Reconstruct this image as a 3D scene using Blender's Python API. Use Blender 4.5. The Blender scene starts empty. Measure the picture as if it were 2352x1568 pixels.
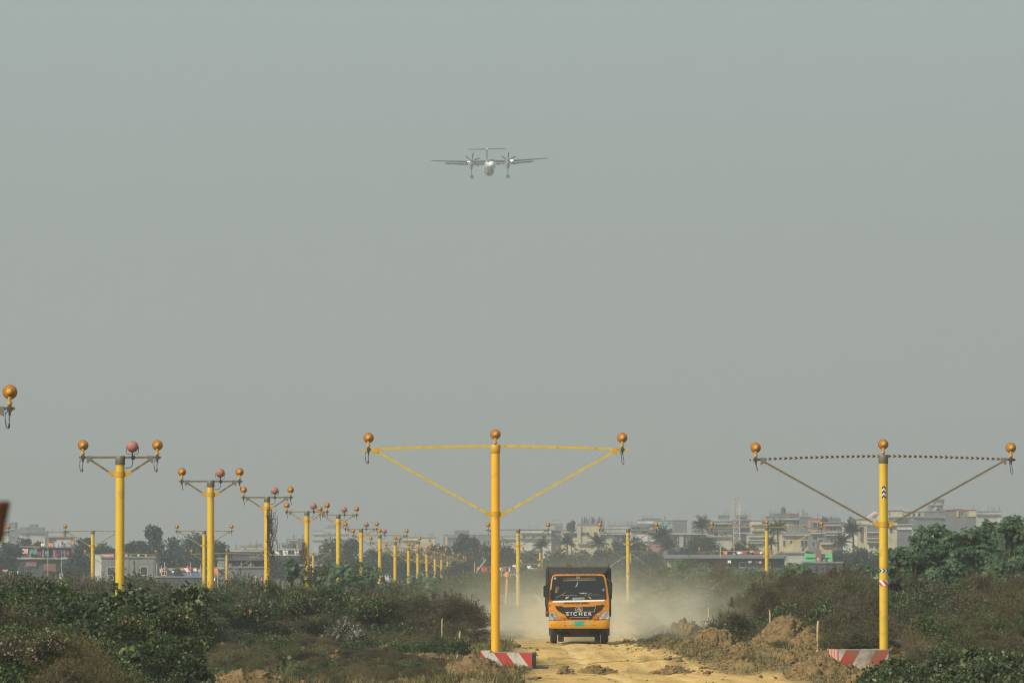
import bpy, math, random
import numpy as np
from mathutils import Vector, Matrix, noise as mnoise

# ------------------------------------------------------------------ camera, world, sun, exposure
sc = bpy.context.scene
COL = sc.collection
EYE, F, HOR = 2.85, 13067.0, 1297.0
PITCH = math.atan((HOR - 784.0) / F)
cam_data = bpy.data.cameras.new("camera")
cam = bpy.data.objects.new("camera", cam_data)
COL.objects.link(cam)
cam.location = (0, 0, EYE)
cam.rotation_euler = (math.pi / 2 + PITCH, 0, 0)
cam_data.lens = 200.0
cam_data.sensor_width = 36.0
cam_data.clip_start = 0.5
cam_data.clip_end = 20000.0
cam_data.dof.use_dof = True
cam_data.dof.focus_distance = 195.0
cam_data.dof.aperture_fstop = 9.0
sc.camera = cam

SUN_AZ, SUN_EL = math.radians(226.0), math.radians(38.0)      # compass style: 0 = +Y, clockwise
sun_dir = Vector((math.sin(SUN_AZ) * math.cos(SUN_EL), math.cos(SUN_AZ) * math.cos(SUN_EL), math.sin(SUN_EL)))
sd = bpy.data.lights.new("sun", 'SUN')
sd.energy = 4.7
sd.angle = math.radians(0.6)
sd.color = (1.0, 0.92, 0.78)
sun = bpy.data.objects.new("sun", sd)
COL.objects.link(sun)
sun.rotation_euler = sun_dir.to_track_quat('Z', 'Y').to_euler()
sun.location = (0, 0, 200)

world = bpy.data.worlds.new("World")
sc.world = world
world.use_nodes = True
wn = world.node_tree
wn.nodes.clear()
sky = wn.nodes.new('ShaderNodeTexSky')
sky.sky_type = 'NISHITA'
sky.sun_disc = False
sky.sun_elevation = SUN_EL
sky.sun_rotation = SUN_AZ
sky.air_density = 1.5
sky.dust_density = 6.0
sky.ozone_density = 1.0
hs = wn.nodes.new('ShaderNodeHueSaturation')
hs.inputs['Saturation'].default_value = 0.35
hs.inputs['Value'].default_value = 1.0
mx = wn.nodes.new('ShaderNodeMixRGB')
mx.inputs[0].default_value = 0.80
mx.inputs[2].default_value = (3.88, 4.45, 4.32, 1)            # smog: an even grey veil in front of the sky
bg = wn.nodes.new('ShaderNodeBackground')
bg.inputs['Strength'].default_value = 0.10
wo = wn.nodes.new('ShaderNodeOutputWorld')
wtc = wn.nodes.new('ShaderNodeTexCoord'); wsx = wn.nodes.new('ShaderNodeSeparateXYZ')      # the smog is warmer near the horizon, cooler above
wn.links.new(wtc.outputs['Generated'], wsx.inputs[0])
wmr = wn.nodes.new('ShaderNodeMapRange'); wmr.inputs[1].default_value = 0.0; wmr.inputs[2].default_value = 0.11
wn.links.new(wsx.outputs['Z'], wmr.inputs[0])
wv = wn.nodes.new('ShaderNodeMixRGB'); wv.inputs[1].default_value = (3.90, 4.05, 3.62, 1); wv.inputs[2].default_value = (4.10, 5.00, 4.95, 1)
wn.links.new(wmr.outputs[0], wv.inputs[0]); wn.links.new(wv.outputs[0], mx.inputs[2])
wn.links.new(sky.outputs[0], hs.inputs['Color'])
wn.links.new(hs.outputs[0], mx.inputs[1])
wn.links.new(mx.outputs[0], bg.inputs['Color'])
wn.links.new(bg.outputs[0], wo.inputs['Surface'])

sc.view_settings.view_transform = 'Standard'
sc.view_settings.look = 'None'
sc.view_settings.exposure = 0.0
sc.view_settings.gamma = 1.0
sc.cycles.max_bounces = 6
sc.cycles.diffuse_bounces = 3
sc.cycles.glossy_bounces = 2
sc.cycles.transmission_bounces = 3
sc.cycles.transparent_max_bounces = 8
sc.cycles.volume_bounces = 2
sc.cycles.use_denoising = True
sc.cycles.adaptive_threshold = 0.004
sc.cycles.pixel_filter_type = 'BLACKMAN_HARRIS'
sc.cycles.filter_width = 1.15
sc.cycles.sample_clamp_indirect = 4.0

HAZE_DENSITY = 0.00038
HAZE_COLOR = (0.655, 0.71, 0.775)

# ------------------------------------------------------------------ helpers
def W(u, v, D):
    """photo coordinates (2352 wide) and a distance -> a point of the place"""
    a, b = (u - 1176.0) / F, (784.0 - v) / F
    d = (a, math.cos(PITCH) - b * math.sin(PITCH), math.sin(PITCH) + b * math.cos(PITCH))
    t = D / d[1]
    return Vector((d[0] * t, D, EYE + d[2] * t))
def WX(u, D): return (u - 1176.0) / F * D / math.cos(PITCH)

def ss(a, b, x):
    t = np.clip((np.asarray(x, float) - a) / (b - a), 0, 1)
    return t * t * (3 - 2 * t)
def _h(i, j, s):
    v = np.sin(i * 127.1 + j * 311.7 + s * 74.7) * 43758.5453
    return v - np.floor(v)
def vnoise(x, y, s=0):
    x = np.asarray(x, float); y = np.asarray(y, float)
    i, j = np.floor(x), np.floor(y)
    fx, fy = x - i, y - j
    fx = fx * fx * (3 - 2 * fx); fy = fy * fy * (3 - 2 * fy)
    a = _h(i, j, s) * (1 - fx) + _h(i + 1, j, s) * fx
    b = _h(i, j + 1, s) * (1 - fx) + _h(i + 1, j + 1, s) * fx
    return (a * (1 - fy) + b * fy) * 2 - 1
def fbm(x, y, s=0, o=4):
    r = 0; a = 0.5
    for k in range(o):
        r = r + a * vnoise(x * 2 ** k, y * 2 ** k, s + k); a *= 0.5
    return r
def road_c(y):  return 2.75 + 1.9 * (1 - ss(150, 205, y)) + 0.5 * ss(230, 420, y)
def road_w(y):  return 2.2 + 2.0 * (1 - ss(150, 200, y))
def road_mask(x, y):
    e = np.abs(np.asarray(x) - road_c(y)) - road_w(y) + fbm(np.asarray(x) * .6, np.asarray(y) * .12, 5) * 1.2
    return 1 - ss(-0.5, 0.7, e)
def G(x, y):
    """height of the ground"""
    x = np.asarray(x, float); y = np.asarray(y, float)
    z = -0.50 * (1 - ss(177, 197, y))
    m = road_mask(x, y)
    rough = (1 - m)
    z = z + rough * (0.10 * fbm(x * .35, y * .15, 1) + 0.07 * fbm(x * 1.6, y * .5, 2))
    near = (y < 420)
    rut = np.exp(-((x - road_c(y) - .95) / .22) ** 2) + np.exp(-((x - road_c(y) + .95) / .22) ** 2)
    z = z + m * (-0.055 * rut + 0.018 * fbm(x * 2.1, y * .5, 9) + 0.012 * fbm(x * 6, y * 1.4, 11)) * near
    # spoil heaped along the right-hand edge of the track
    ed = np.exp(-((x - road_c(y) - road_w(y) - 1.0) / .75) ** 2) * ss(160, 175, y) * (1 - ss(232, 262, y))
    z = z + ed * np.clip(0.16 + 0.40 * fbm(x * .9, y * .22, 21), 0, 1)
    ed2 = np.exp(-((x - road_c(y) + road_w(y) + 1.6) / 1.1) ** 2) * (1 - ss(182, 200, y))
    z = z + ed2 * np.clip(0.10 + 0.30 * fbm(x * .9, y * .22, 31), 0, 1)
    return z
def g(x, y): return float(G(x, y))
def Dg(u, v):
    """distance at which the ground shows at (u, v)"""
    D = 180.0
    for _ in range(30):
        z = -0.50 * (1 - float(ss(177, 197, D))); D = .5 * D + .5 * (EYE - z) * F / (v - HOR)
    return D

# ---- materials
MATS = {}
def P(nt): return next(n for n in nt.nodes if n.type == 'BSDF_PRINCIPLED')
def mat(name, col, rough=0.6, metal=0.0, var=0.0, vscale=3.0, dirt=None, dirt_amt=0.0, dscale=2.0, bump=0.0, bscale=20.0,
        emit=None, estr=0.0, coat=0.0, spec=0.5):
    if name in MATS: return MATS[name]
    m = bpy.data.materials.new(name); m.use_nodes = True
    nt = m.node_tree; p = P(nt)
    p.inputs['Roughness'].default_value = rough
    p.inputs['Metallic'].default_value = metal
    p.inputs['Specular IOR Level'].default_value = spec
    p.inputs['Coat Weight'].default_value = coat
    tc = nt.nodes.new('ShaderNodeTexCoord')
    cur = None
    c1 = (*col, 1)
    if var > 0:
        n = nt.nodes.new('ShaderNodeTexNoise'); n.inputs['Scale'].default_value = vscale; n.inputs['Detail'].default_value = 5
        nt.links.new(tc.outputs['Object'], n.inputs['Vector'])
        r = nt.nodes.new('ShaderNodeValToRGB')
        r.color_ramp.elements[0].position = 0.3; r.color_ramp.elements[1].position = 0.7
        r.color_ramp.elements[0].color = (*[c * (1 - var) for c in col], 1)
        r.color_ramp.elements[1].color = (*[min(1, c * (1 + var)) for c in col], 1)
        nt.links.new(n.outputs['Fac'], r.inputs[0]); cur = r.outputs[0]
    if dirt is not None:
        n = nt.nodes.new('ShaderNodeTexNoise'); n.inputs['Scale'].default_value = dscale; n.inputs['Detail'].default_value = 8
        n.inputs['Roughness'].default_value = 0.65
        nt.links.new(tc.outputs['Object'], n.inputs['Vector'])
        mr = nt.nodes.new('ShaderNodeMapRange')
        mr.inputs[1].default_value = 0.62 - dirt_amt * .3; mr.inputs[2].default_value = 0.72
        nt.links.new(n.outputs['Fac'], mr.inputs[0])
        x = nt.nodes.new('ShaderNodeMixRGB')
        nt.links.new(mr.outputs[0], x.inputs[0])
        if cur is not None: nt.links.new(cur, x.inputs[1])
        else: x.inputs[1].default_value = c1
        x.inputs[2].default_value = (*dirt, 1)
        cur = x.outputs[0]
    if cur is not None: nt.links.new(cur, p.inputs['Base Color'])
    else: p.inputs['Base Color'].default_value = c1
    if bump > 0:
        n = nt.nodes.new('ShaderNodeTexNoise'); n.inputs['Scale'].default_value = bscale; n.inputs['Detail'].default_value = 6
        nt.links.new(tc.outputs['Object'], n.inputs['Vector'])
        b = nt.nodes.new('ShaderNodeBump'); b.inputs['Strength'].default_value = bump; b.inputs['Distance'].default_value = 0.05
        nt.links.new(n.outputs['Fac'], b.inputs['Height']); nt.links.new(b.outputs[0], p.inputs['Normal'])
    if emit:
        p.inputs['Emission Color'].default_value = (*emit, 1); p.inputs['Emission Strength'].default_value = estr
    MATS[name] = m
    return m

def leafmat(name, cols, pos=None, trans=0.25, rough=0.55, patch=None):
    """leaf colour varies leaf by leaf, and gently from patch to patch"""
    if name in MATS: return MATS[name]
    m = bpy.data.materials.new(name); m.use_nodes = True
    nt = m.node_tree; p = P(nt)
    ge = nt.nodes.new('ShaderNodeNewGeometry')
    tc = nt.nodes.new('ShaderNodeTexCoord')
    n = nt.nodes.new('ShaderNodeTexNoise'); n.inputs['Scale'].default_value = patch or 1.3; n.inputs['Detail'].default_value = 3
    nt.links.new(tc.outputs['Object'], n.inputs['Vector'])
    a = nt.nodes.new('ShaderNodeMath'); a.operation = 'MULTIPLY_ADD'
    a.inputs[1].default_value = 1.6; a.inputs[2].default_value = -0.8
    nt.links.new(n.outputs['Fac'], a.inputs[0])
    b = nt.nodes.new('ShaderNodeMath'); b.operation = 'ADD'; b.use_clamp = True
    nt.links.new(a.outputs[0], b.inputs[0]); nt.links.new(ge.outputs['Random Per Island'], b.inputs[1])
    r = nt.nodes.new('ShaderNodeValToRGB')
    el = r.color_ramp.elements
    while len(el) < len(cols): el.new(0.5)
    for k, c in enumerate(cols):
        el[k].position = (pos[k] if pos else k / (len(cols) - 1)); el[k].color = (*c, 1)
    nt.links.new(b.outputs[0], r.inputs[0])
    nt.links.new(r.outputs[0], p.inputs['Base Color'])
    p.inputs['Roughness'].default_value = rough
    p.inputs['Specular IOR Level'].default_value = 0.3
    if trans > 0:
        t = nt.nodes.new('ShaderNodeBsdfTranslucent')
        ms = nt.nodes.new('ShaderNodeMixShader'); ms.inputs[0].default_value = trans
        out = next(x for x in nt.nodes if x.type == 'OUTPUT_MATERIAL')
        nt.links.new(r.outputs[0], t.inputs['Color'])
        nt.links.new(p.outputs[0], ms.inputs[1]); nt.links.new(t.outputs[0], ms.inputs[2])
        nt.links.new(ms.outputs[0], out.inputs['Surface'])
    MATS[name] = m
    return m

def chevmat(name, axis, period, c1=(.02, .018, .015), c2=(.62, .60, .52), slope=2.2, across='Z', w=0.5, rot=None, dirt=.35, dscale=9, dcol=(.25, .19, .12), dlo=.5):
    """chevrons or slanted bands along one object axis"""
    if name in MATS: return MATS[name]
    m = bpy.data.materials.new(name); m.use_nodes = True
    nt = m.node_tree; p = P(nt)
    tc = nt.nodes.new('ShaderNodeTexCoord'); sx = nt.nodes.new('ShaderNodeSeparateXYZ')
    nt.links.new(tc.outputs['Object'], sx.inputs[0])
    ab = nt.nodes.new('ShaderNodeMath'); ab.operation = 'ABSOLUTE' if rot is None else 'ADD'
    if rot is not None: ab.inputs[1].default_value = 0
    if across == 'ATTR':
        at_ = nt.nodes.new('ShaderNodeAttribute'); at_.attribute_name = 'across'; nt.links.new(at_.outputs['Fac'], ab.inputs[0])
    else: nt.links.new(sx.outputs[across], ab.inputs[0])
    ml = nt.nodes.new('ShaderNodeMath'); ml.operation = 'MULTIPLY_ADD'; ml.inputs[1].default_value = slope
    nt.links.new(ab.outputs[0], ml.inputs[0]); nt.links.new(sx.outputs[axis], ml.inputs[2])
    dv = nt.nodes.new('ShaderNodeMath'); dv.operation = 'DIVIDE'; dv.inputs[1].default_value = period
    nt.links.new(ml.outputs[0], dv.inputs[0])
    fr = nt.nodes.new('ShaderNodeMath'); fr.operation = 'FRACT'; nt.links.new(dv.outputs[0], fr.inputs[0])
    gt = nt.nodes.new('ShaderNodeMath'); gt.operation = 'GREATER_THAN'; gt.inputs[1].default_value = w
    nt.links.new(fr.outputs[0], gt.inputs[0])
    x = nt.nodes.new('ShaderNodeMixRGB'); x.inputs[1].default_value = (*c1, 1); x.inputs[2].default_value = (*c2, 1)
    nt.links.new(gt.outputs[0], x.inputs[0])
    n = nt.nodes.new('ShaderNodeTexNoise'); n.inputs['Scale'].default_value = dscale; n.inputs['Detail'].default_value = 6
    nt.links.new(tc.outputs['Object'], n.inputs['Vector'])
    mr = nt.nodes.new('ShaderNodeMapRange'); mr.inputs[1].default_value = dlo; mr.inputs[2].default_value = dlo + .2; mr.inputs[4].default_value = dirt
    nt.links.new(n.outputs['Fac'], mr.inputs[0])
    y = nt.nodes.new('ShaderNodeMixRGB'); y.inputs[2].default_value = (*dcol, 1)
    nt.links.new(mr.outputs[0], y.inputs[0]); nt.links.new(x.outputs[0], y.inputs[1])
    nt.links.new(y.outputs[0], p.inputs['Base Color']); p.inputs['Roughness'].default_value = .6
    MATS[name] = m
    return m

# ---- mesh builder
class MB:
    def __init__(s): s.v = []; s.f = []; s.mi = []; s.cur = 0
    def add(s, vs, fs):
        o = len(s.v); s.v += [tuple(v) for v in vs]
        for f in fs: s.f.append(tuple(i + o for i in f)); s.mi.append(s.cur)
        return s
    def box(s, c, d, rz=0.0, top=None):
        x, y, z = d[0] / 2, d[1] / 2, d[2] / 2
        tx, ty = (x, y) if top is None else (x * top[0], y * top[1])
        vs = [(-x, -y, -z), (x, -y, -z), (x, y, -z), (-x, y, -z), (-tx, -ty, z), (tx, -ty, z), (tx, ty, z), (-tx, ty, z)]
        cr, sr = math.cos(rz), math.sin(rz)
        vs = [(c[0] + a * cr - b * sr, c[1] + a * sr + b * cr, c[2] + q) for a, b, q in vs]
        return s.add(vs, [(0, 3, 2, 1), (4, 5, 6, 7), (0, 1, 5, 4), (1, 2, 6, 5), (2, 3, 7, 6), (3, 0, 4, 7)])
    def bbox(s, x0, x1, y0, y1, z0, z1): return s.box(((x0 + x1) / 2, (y0 + y1) / 2, (z0 + z1) / 2), (x1 - x0, y1 - y0, z1 - z0))
    def tube(s, pts, r, n=8, cap=True):
        pts = [Vector(p) for p in pts]
        rs = r if isinstance(r, (list, tuple)) else [r] * len(pts)
        rings = []; up = None
        for i, p in enumerate(pts):
            t = (pts[min(i + 1, len(pts) - 1)] - pts[max(i - 1, 0)])
            if t.length < 1e-9: t = Vector((0, 0, 1))
            t.normalize()
            if up is None: up = Vector((0, 0, 1)) if abs(t.z) < .9 else Vector((1, 0, 0))
            a = t.cross(up)
            if a.length < 1e-6: a = t.cross(Vector((1, 0, 0)))
            a.normalize(); b = t.cross(a).normalized()
            rings.append([p + (a * math.cos(q) + b * math.sin(q)) * rs[i] for q in [2 * math.pi * k / n for k in range(n)]])
        vs = [v for ring in rings for v in ring]; fs = []
        for i in range(len(pts) - 1):
            for k in range(n):
                fs.append((i * n + k, i * n + (k + 1) % n, (i + 1) * n + (k + 1) % n, (i + 1) * n + k))
        if cap: fs += [tuple(range(n))[::-1], tuple((len(pts) - 1) * n + k for k in range(n))]
        return s.add(vs, fs)
    def beam(s, p, q, w, h):
        """rectangular bar from p to q; w across (y), h in the plane"""
        p, q = Vector(p), Vector(q); t = (q - p).normalized()
        a = Vector((0, 1, 0)) if abs(t.y) < .9 else Vector((1, 0, 0))
        b = t.cross(a).normalized(); a = b.cross(t).normalized()
        vs = []
        for c in (p, q):
            for sa, sb in ((-1, -1), (1, -1), (1, 1), (-1, 1)): vs.append(c + a * sa * w / 2 + b * sb * h / 2)
        return s.add(vs, [(0, 1, 2, 3), (7, 6, 5, 4), (0, 4, 5, 1), (1, 5, 6, 2), (2, 6, 7, 3), (3, 7, 4, 0)])
    def lathe(s, prof, o=(0, 0, 0), axis='z', n=24, ang=None):
        """prof = [(radius, height)]"""
        vs = []; fs = []
        for r, h in prof:
            for k in range(n):
                a = 2 * math.pi * k / n; c, d = r * math.cos(a), r * math.sin(a)
                if axis == 'z': v = (c, d, h)
                elif axis == 'y': v = (c, h, d)
                else: v = (h, c, d)
                vs.append((v[0] + o[0], v[1] + o[1], v[2] + o[2]))
        for i in range(len(prof) - 1):
            for k in range(n): fs.append((i * n + k, i * n + (k + 1) % n, (i + 1) * n + (k + 1) % n, (i + 1) * n + k))
        fs.append(tuple(range(n))[::-1]); fs.append(tuple((len(prof) - 1) * n + k for k in range(n)))
        return s.add(vs, fs)
    def prism(s, poly, y0, y1, plane='xz', o=(0, 0, 0)):
        n = len(poly); vs = []
        for y in (y0, y1):
            for a, b in poly:
                v = (a, y, b) if plane == 'xz' else ((a, b, y) if plane == 'xy' else (y, a, b))
                vs.append((v[0] + o[0], v[1] + o[1], v[2] + o[2]))
        fs = [tuple(range(n)), tuple(range(2 * n - 1, n - 1, -1))]
        for k in range(n): fs.append((k, k + n, (k + 1) % n + n, (k + 1) % n))
        return s.add(vs, fs)
    def mesh(s, name, mats, smooth=None):
        me = bpy.data.meshes.new(name); me.from_pydata(s.v, [], s.f)
        for m in (mats if isinstance(mats, (list, tuple)) else [mats]): me.materials.append(m)
        if isinstance(mats, (list, tuple)) and len(mats) > 1: me.polygons.foreach_set('material_index', s.mi)
        import bmesh
        bm = bmesh.new(); bm.from_mesh(me); bmesh.ops.recalc_face_normals(bm, faces=bm.faces)
        bm.to_mesh(me); bm.free()
        if smooth: me.shade_smooth() if smooth is True else me.shade_smooth(); me.update()
        if smooth and smooth is not True:
            try: me.set_sharp_from_angle(angle=math.radians(smooth))
            except Exception: pass
        return me

def link(name, me, parent=None, loc=(0, 0, 0), rot=(0, 0, 0), scale=(1, 1, 1)):
    o = bpy.data.objects.new(name, me); COL.objects.link(o)
    o.location = loc; o.rotation_euler = rot; o.scale = scale
    if parent is not None: o.parent = parent
    return o
def thing(name, label, cat, loc=(0, 0, 0), rz=0.0, group=None, me=None):
    o = link(name, me, None, loc, (0, 0, rz)); o['label'] = label; o['category'] = cat
    if group: o['group'] = group
    return o
def part(name, mb, m, parent, smooth=None, loc=(0, 0, 0), rot=(0, 0, 0), label=None):
    o = link(name, mb.mesh(name, m, smooth) if isinstance(mb, MB) else mb, parent, loc, rot)
    if label: o['label'] = label
    return o
def kind(o, k, label=None):
    o['kind'] = k
    if label: o['label'] = label
    return o

def np_mesh(name, V, Q, mats, mi=None):
    """V (n,3) and faces Q (m,3|4)"""
    me = bpy.data.meshes.new(name)
    V = np.ascontiguousarray(V, dtype=np.float32); Q = np.ascontiguousarray(Q, dtype=np.int32)
    k = Q.shape[1]
    me.vertices.add(len(V)); me.vertices.foreach_set('co', V.ravel())
    me.loops.add(Q.size); me.loops.foreach_set('vertex_index', Q.ravel())
    me.polygons.add(len(Q)); me.polygons.foreach_set('loop_start', np.arange(0, Q.size, k, dtype=np.int32))
    for m in (mats if isinstance(mats, (list, tuple)) else [mats]): me.materials.append(m)
    if mi is not None: me.polygons.foreach_set('material_index', np.ascontiguousarray(mi, dtype=np.int32))
    me.update(calc_edges=True); me.validate()
    return me
# ------------------------------------------------------------------ ground
def ground_material():
    m = bpy.data.materials.new("earth"); m.use_nodes = True
    nt = m.node_tree; p = P(nt); L = nt.links.new; N = nt.nodes.new
    tc = N('ShaderNodeTexCoord')
    at = N('ShaderNodeAttribute'); at.attribute_name = 'track'
    mp = N('ShaderNodeMapping'); mp.inputs['Scale'].default_value = (1.0, 0.22, 1.0); L(tc.outputs['Object'], mp.inputs[0])
    n1 = N('ShaderNodeTexNoise'); n1.inputs['Scale'].default_value = 1.5; n1.inputs['Detail'].default_value = 9; n1.inputs['Roughness'].default_value = .62
    n2 = N('ShaderNodeTexNoise'); n2.inputs['Scale'].default_value = 7; n2.inputs['Detail'].default_value = 8
    n3 = N('ShaderNodeTexNoise'); n3.inputs['Scale'].default_value = .5; n3.inputs['Detail'].default_value = 5
    for n in (n1, n2, n3): L(mp.outputs[0], n.inputs['Vector'])
    r1 = N('ShaderNodeValToRGB'); e = r1.color_ramp.elements
    e[0].position = .28; e[0].color = (.26, .165, .055, 1); e[1].position = .72; e[1].color = (.59, .385, .14, 1)
    a = e.new(.45); a.color = (.47, .30, .10, 1)
    L(n1.outputs['Fac'], r1.inputs[0])
    r2 = N('ShaderNodeValToRGB'); e = r2.color_ramp.elements
    e[0].position = .3; e[0].color = (.075, .07, .028, 1); e[1].position = .7; e[1].color = (.17, .13, .055, 1)
    L(n1.outputs['Fac'], r2.inputs[0])
    gp = N('ShaderNodeMapRange'); gp.inputs[1].default_value = .54; gp.inputs[2].default_value = .64; gp.inputs[4].default_value = .55
    L(n3.outputs['Fac'], gp.inputs[0])
    mg = N('ShaderNodeMixRGB'); mg.inputs[2].default_value = (.17, .15, .05, 1); L(gp.outputs[0], mg.inputs[0]); L(r1.outputs[0], mg.inputs[1])
    mm = N('ShaderNodeMixRGB'); L(at.outputs['Fac'], mm.inputs[0]); L(r2.outputs[0], mm.inputs[1]); L(mg.outputs[0], mm.inputs[2])
    sp = N('ShaderNodeMapRange'); sp.inputs[1].default_value = .60; sp.inputs[2].default_value = .70; sp.inputs[4].default_value = .55
    L(n2.outputs['Fac'], sp.inputs[0])
    ms = N('ShaderNodeMixRGB'); ms.inputs[2].default_value = (.13, .075, .03, 1); L(sp.outputs[0], ms.inputs[0]); L(mm.outputs[0], ms.inputs[1])
    ar = N('ShaderNodeAttribute'); ar.attribute_name = 'rut'
    mu = N('ShaderNodeMath'); mu.operation = 'MULTIPLY'; L(ar.outputs['Fac'], mu.inputs[0]); L(n1.outputs['Fac'], mu.inputs[1])
    mr_ = N('ShaderNodeMixRGB'); mr_.inputs[2].default_value = (.70, .50, .215, 1); L(mu.outputs[0], mr_.inputs[0]); L(ms.outputs[0], mr_.inputs[1])
    L(mr_.outputs[0], p.inputs['Base Color'])
    p.inputs['Roughness'].default_value = .95; p.inputs['Specular IOR Level'].default_value = .15
    b = N('ShaderNodeBump'); b.inputs['Strength'].default_value = .8; b.inputs['Distance'].default_value = .06
    L(n2.outputs['Fac'], b.inputs['Height']); L(b.outputs[0], p.inputs['Normal'])
    return m
EARTH = ground_material()
def axis(segs):
    out = []
    for a, b, st in segs: out += list(np.arange(a, b, st))
    out.append(segs[-1][1]); return np.array(out)
xs = axis([(-900, -60, 60), (-60, -22, 2), (-22, 22, .11), (22, 60, 2), (60, 900, 60)])
ys = axis([(-60, 100, 10), (100, 138, 2), (138, 250, .32), (250, 330, 1.2), (330, 900, 8), (900, 2990, 190)])
X, Y = np.meshgrid(xs, ys)
Z = G(X, Y)
nx, ny = len(xs), len(ys)
V = np.stack([X.ravel(), Y.ravel(), Z.ravel()], 1)
ii, jj = np.meshgrid(np.arange(ny - 1), np.arange(nx - 1), indexing='ij')
b0 = (ii * nx + jj).ravel()
Q = np.stack([b0, b0 + 1, b0 + nx + 1, b0 + nx], 1)
me = np_mesh("ground", V, Q, EARTH)
at = me.attributes.new('track', 'FLOAT', 'POINT')
trk = road_mask(X, Y).ravel()
bare = ss(.05, .35, fbm(X * .22, Y * .07, 41)).ravel() * .5
pits = (ss(-15, -3, X) * (1 - ss(185, 196, Y))).ravel()                      # bare soil in the left foreground
trk = trk * (1 - ss(300, 460, Y)).ravel(); bare = bare * (1 - ss(260, 420, Y)).ravel()
at.data.foreach_set('value', np.clip(np.maximum(trk, np.maximum(bare * .6, pits * ss(-.1, .3, fbm(X * .5, Y * .1, 43)).ravel() * .25)), 0, 1).astype(np.float32))
wv = .25 * fbm(X * 0 + 3, Y * .06, 61)
rt = np.zeros_like(X)
for off, wd_, s_ in ((-.95, .20, 1), (.95, .20, 1), (1.75, .16, .7), (-.25, .14, .6), (2.6, .22, .6)):
    rt = np.maximum(rt, s_ * np.exp(-((X - road_c(Y) - off - wv * (1 + off * .4)) / wd_) ** 2))
at2 = me.attributes.new('rut', 'FLOAT', 'POINT'); at2.data.foreach_set('value', (rt * road_mask(X, Y) * 1.2).ravel().astype(np.float32))
me.shade_smooth()
ground = link("ground", me); kind(ground, 'structure', 'sandy earth ground with a dusty dirt track running to the camera')

# ------------------------------------------------------------------ light masts
Y_NEW = mat('yellow_paint_fresh', (.76, .39, .008), .45, var=.05, vscale=1.2, dirt=(.50, .27, .03), dirt_amt=.16, dscale=2.6)
Y_OLD = mat('yellow_paint_old', (.62, .40, .020), .5, var=.10, vscale=1.0, dirt=(.36, .25, .06), dirt_amt=.30, dscale=2.2)
Y_BAND = mat('yellow_bracket', (.52, .29, .012), .5, var=.12, dirt=(.24, .15, .05), dirt_amt=.25, dscale=6)
Y_BAR = mat('yellow_bar', (.54, .37, .028), .5, var=.12, dirt=(.30, .22, .07), dirt_amt=.3, dscale=5)
RUSTBAR = mat('weathered_bar', (.155, .115, .06), .7, var=.25, vscale=4, dirt=(.06, .045, .03), dirt_amt=.45, dscale=5)
TANBAR = mat('tan_bar', (.125, .098, .055), .7, var=.25, vscale=4, dirt=(.10, .075, .04), dirt_amt=.4, dscale=5)
MIXBAR = mat('mustard_bar', (.26, .19, .05), .7, var=.25, vscale=4, dirt=(.10, .075, .04), dirt_amt=.4, dscale=5)
COLLAR = mat('galvanised_collar', (.145, .135, .11), .6, metal=.2, var=.2, dirt=(.10, .075, .03), dirt_amt=.3)
CLAMP = mat('dark_clamp', (.04, .038, .034), .6, var=.3)
CABLE = mat('black_cable', (.018, .018, .018), .5)
AMBER = mat('amber_lamp_shell', (.40, .165, .014), .75, var=.2, vscale=8, spec=.2)
AMBER2 = mat('amber_lamp_cap', (.56, .31, .05), .6, var=.15, spec=.3)
RIM = mat('lamp_rim', (.20, .055, .010), .45)
GLASS = mat('lamp_lens', (.5, .45, .35), .1, spec=.8)
PINK = mat('red_lamp_shell', (.36, .13, .105), .6, var=.14, vscale=6, coat=0)
STICK = mat('bolt', (.35, .3, .2), .4, metal=.6)
CHEV_BAR = chevmat('chevron_bar', 'X', .165, slope=1.6, across='ATTR', w=.62, c2=(.42, .40, .34), dirt=.2)
CHEV_BRACE = chevmat('chevron_brace', 'X', .165, slope=1.6, w=.62, c2=(.42, .40, .34), dirt=.2)
CHEV_POLE = chevmat('chevron_pole', 'X', .12, slope=1.0)
CHEV_STK = chevmat('chevron_sticker', 'Z', .15, slope=1.1, across='X')
REDWHITE = chevmat('redwhite_band', 'X', .19, c1=(.62, .02, .025), c2=(.8, .78, .74), slope=.9, rot=1)

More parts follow.
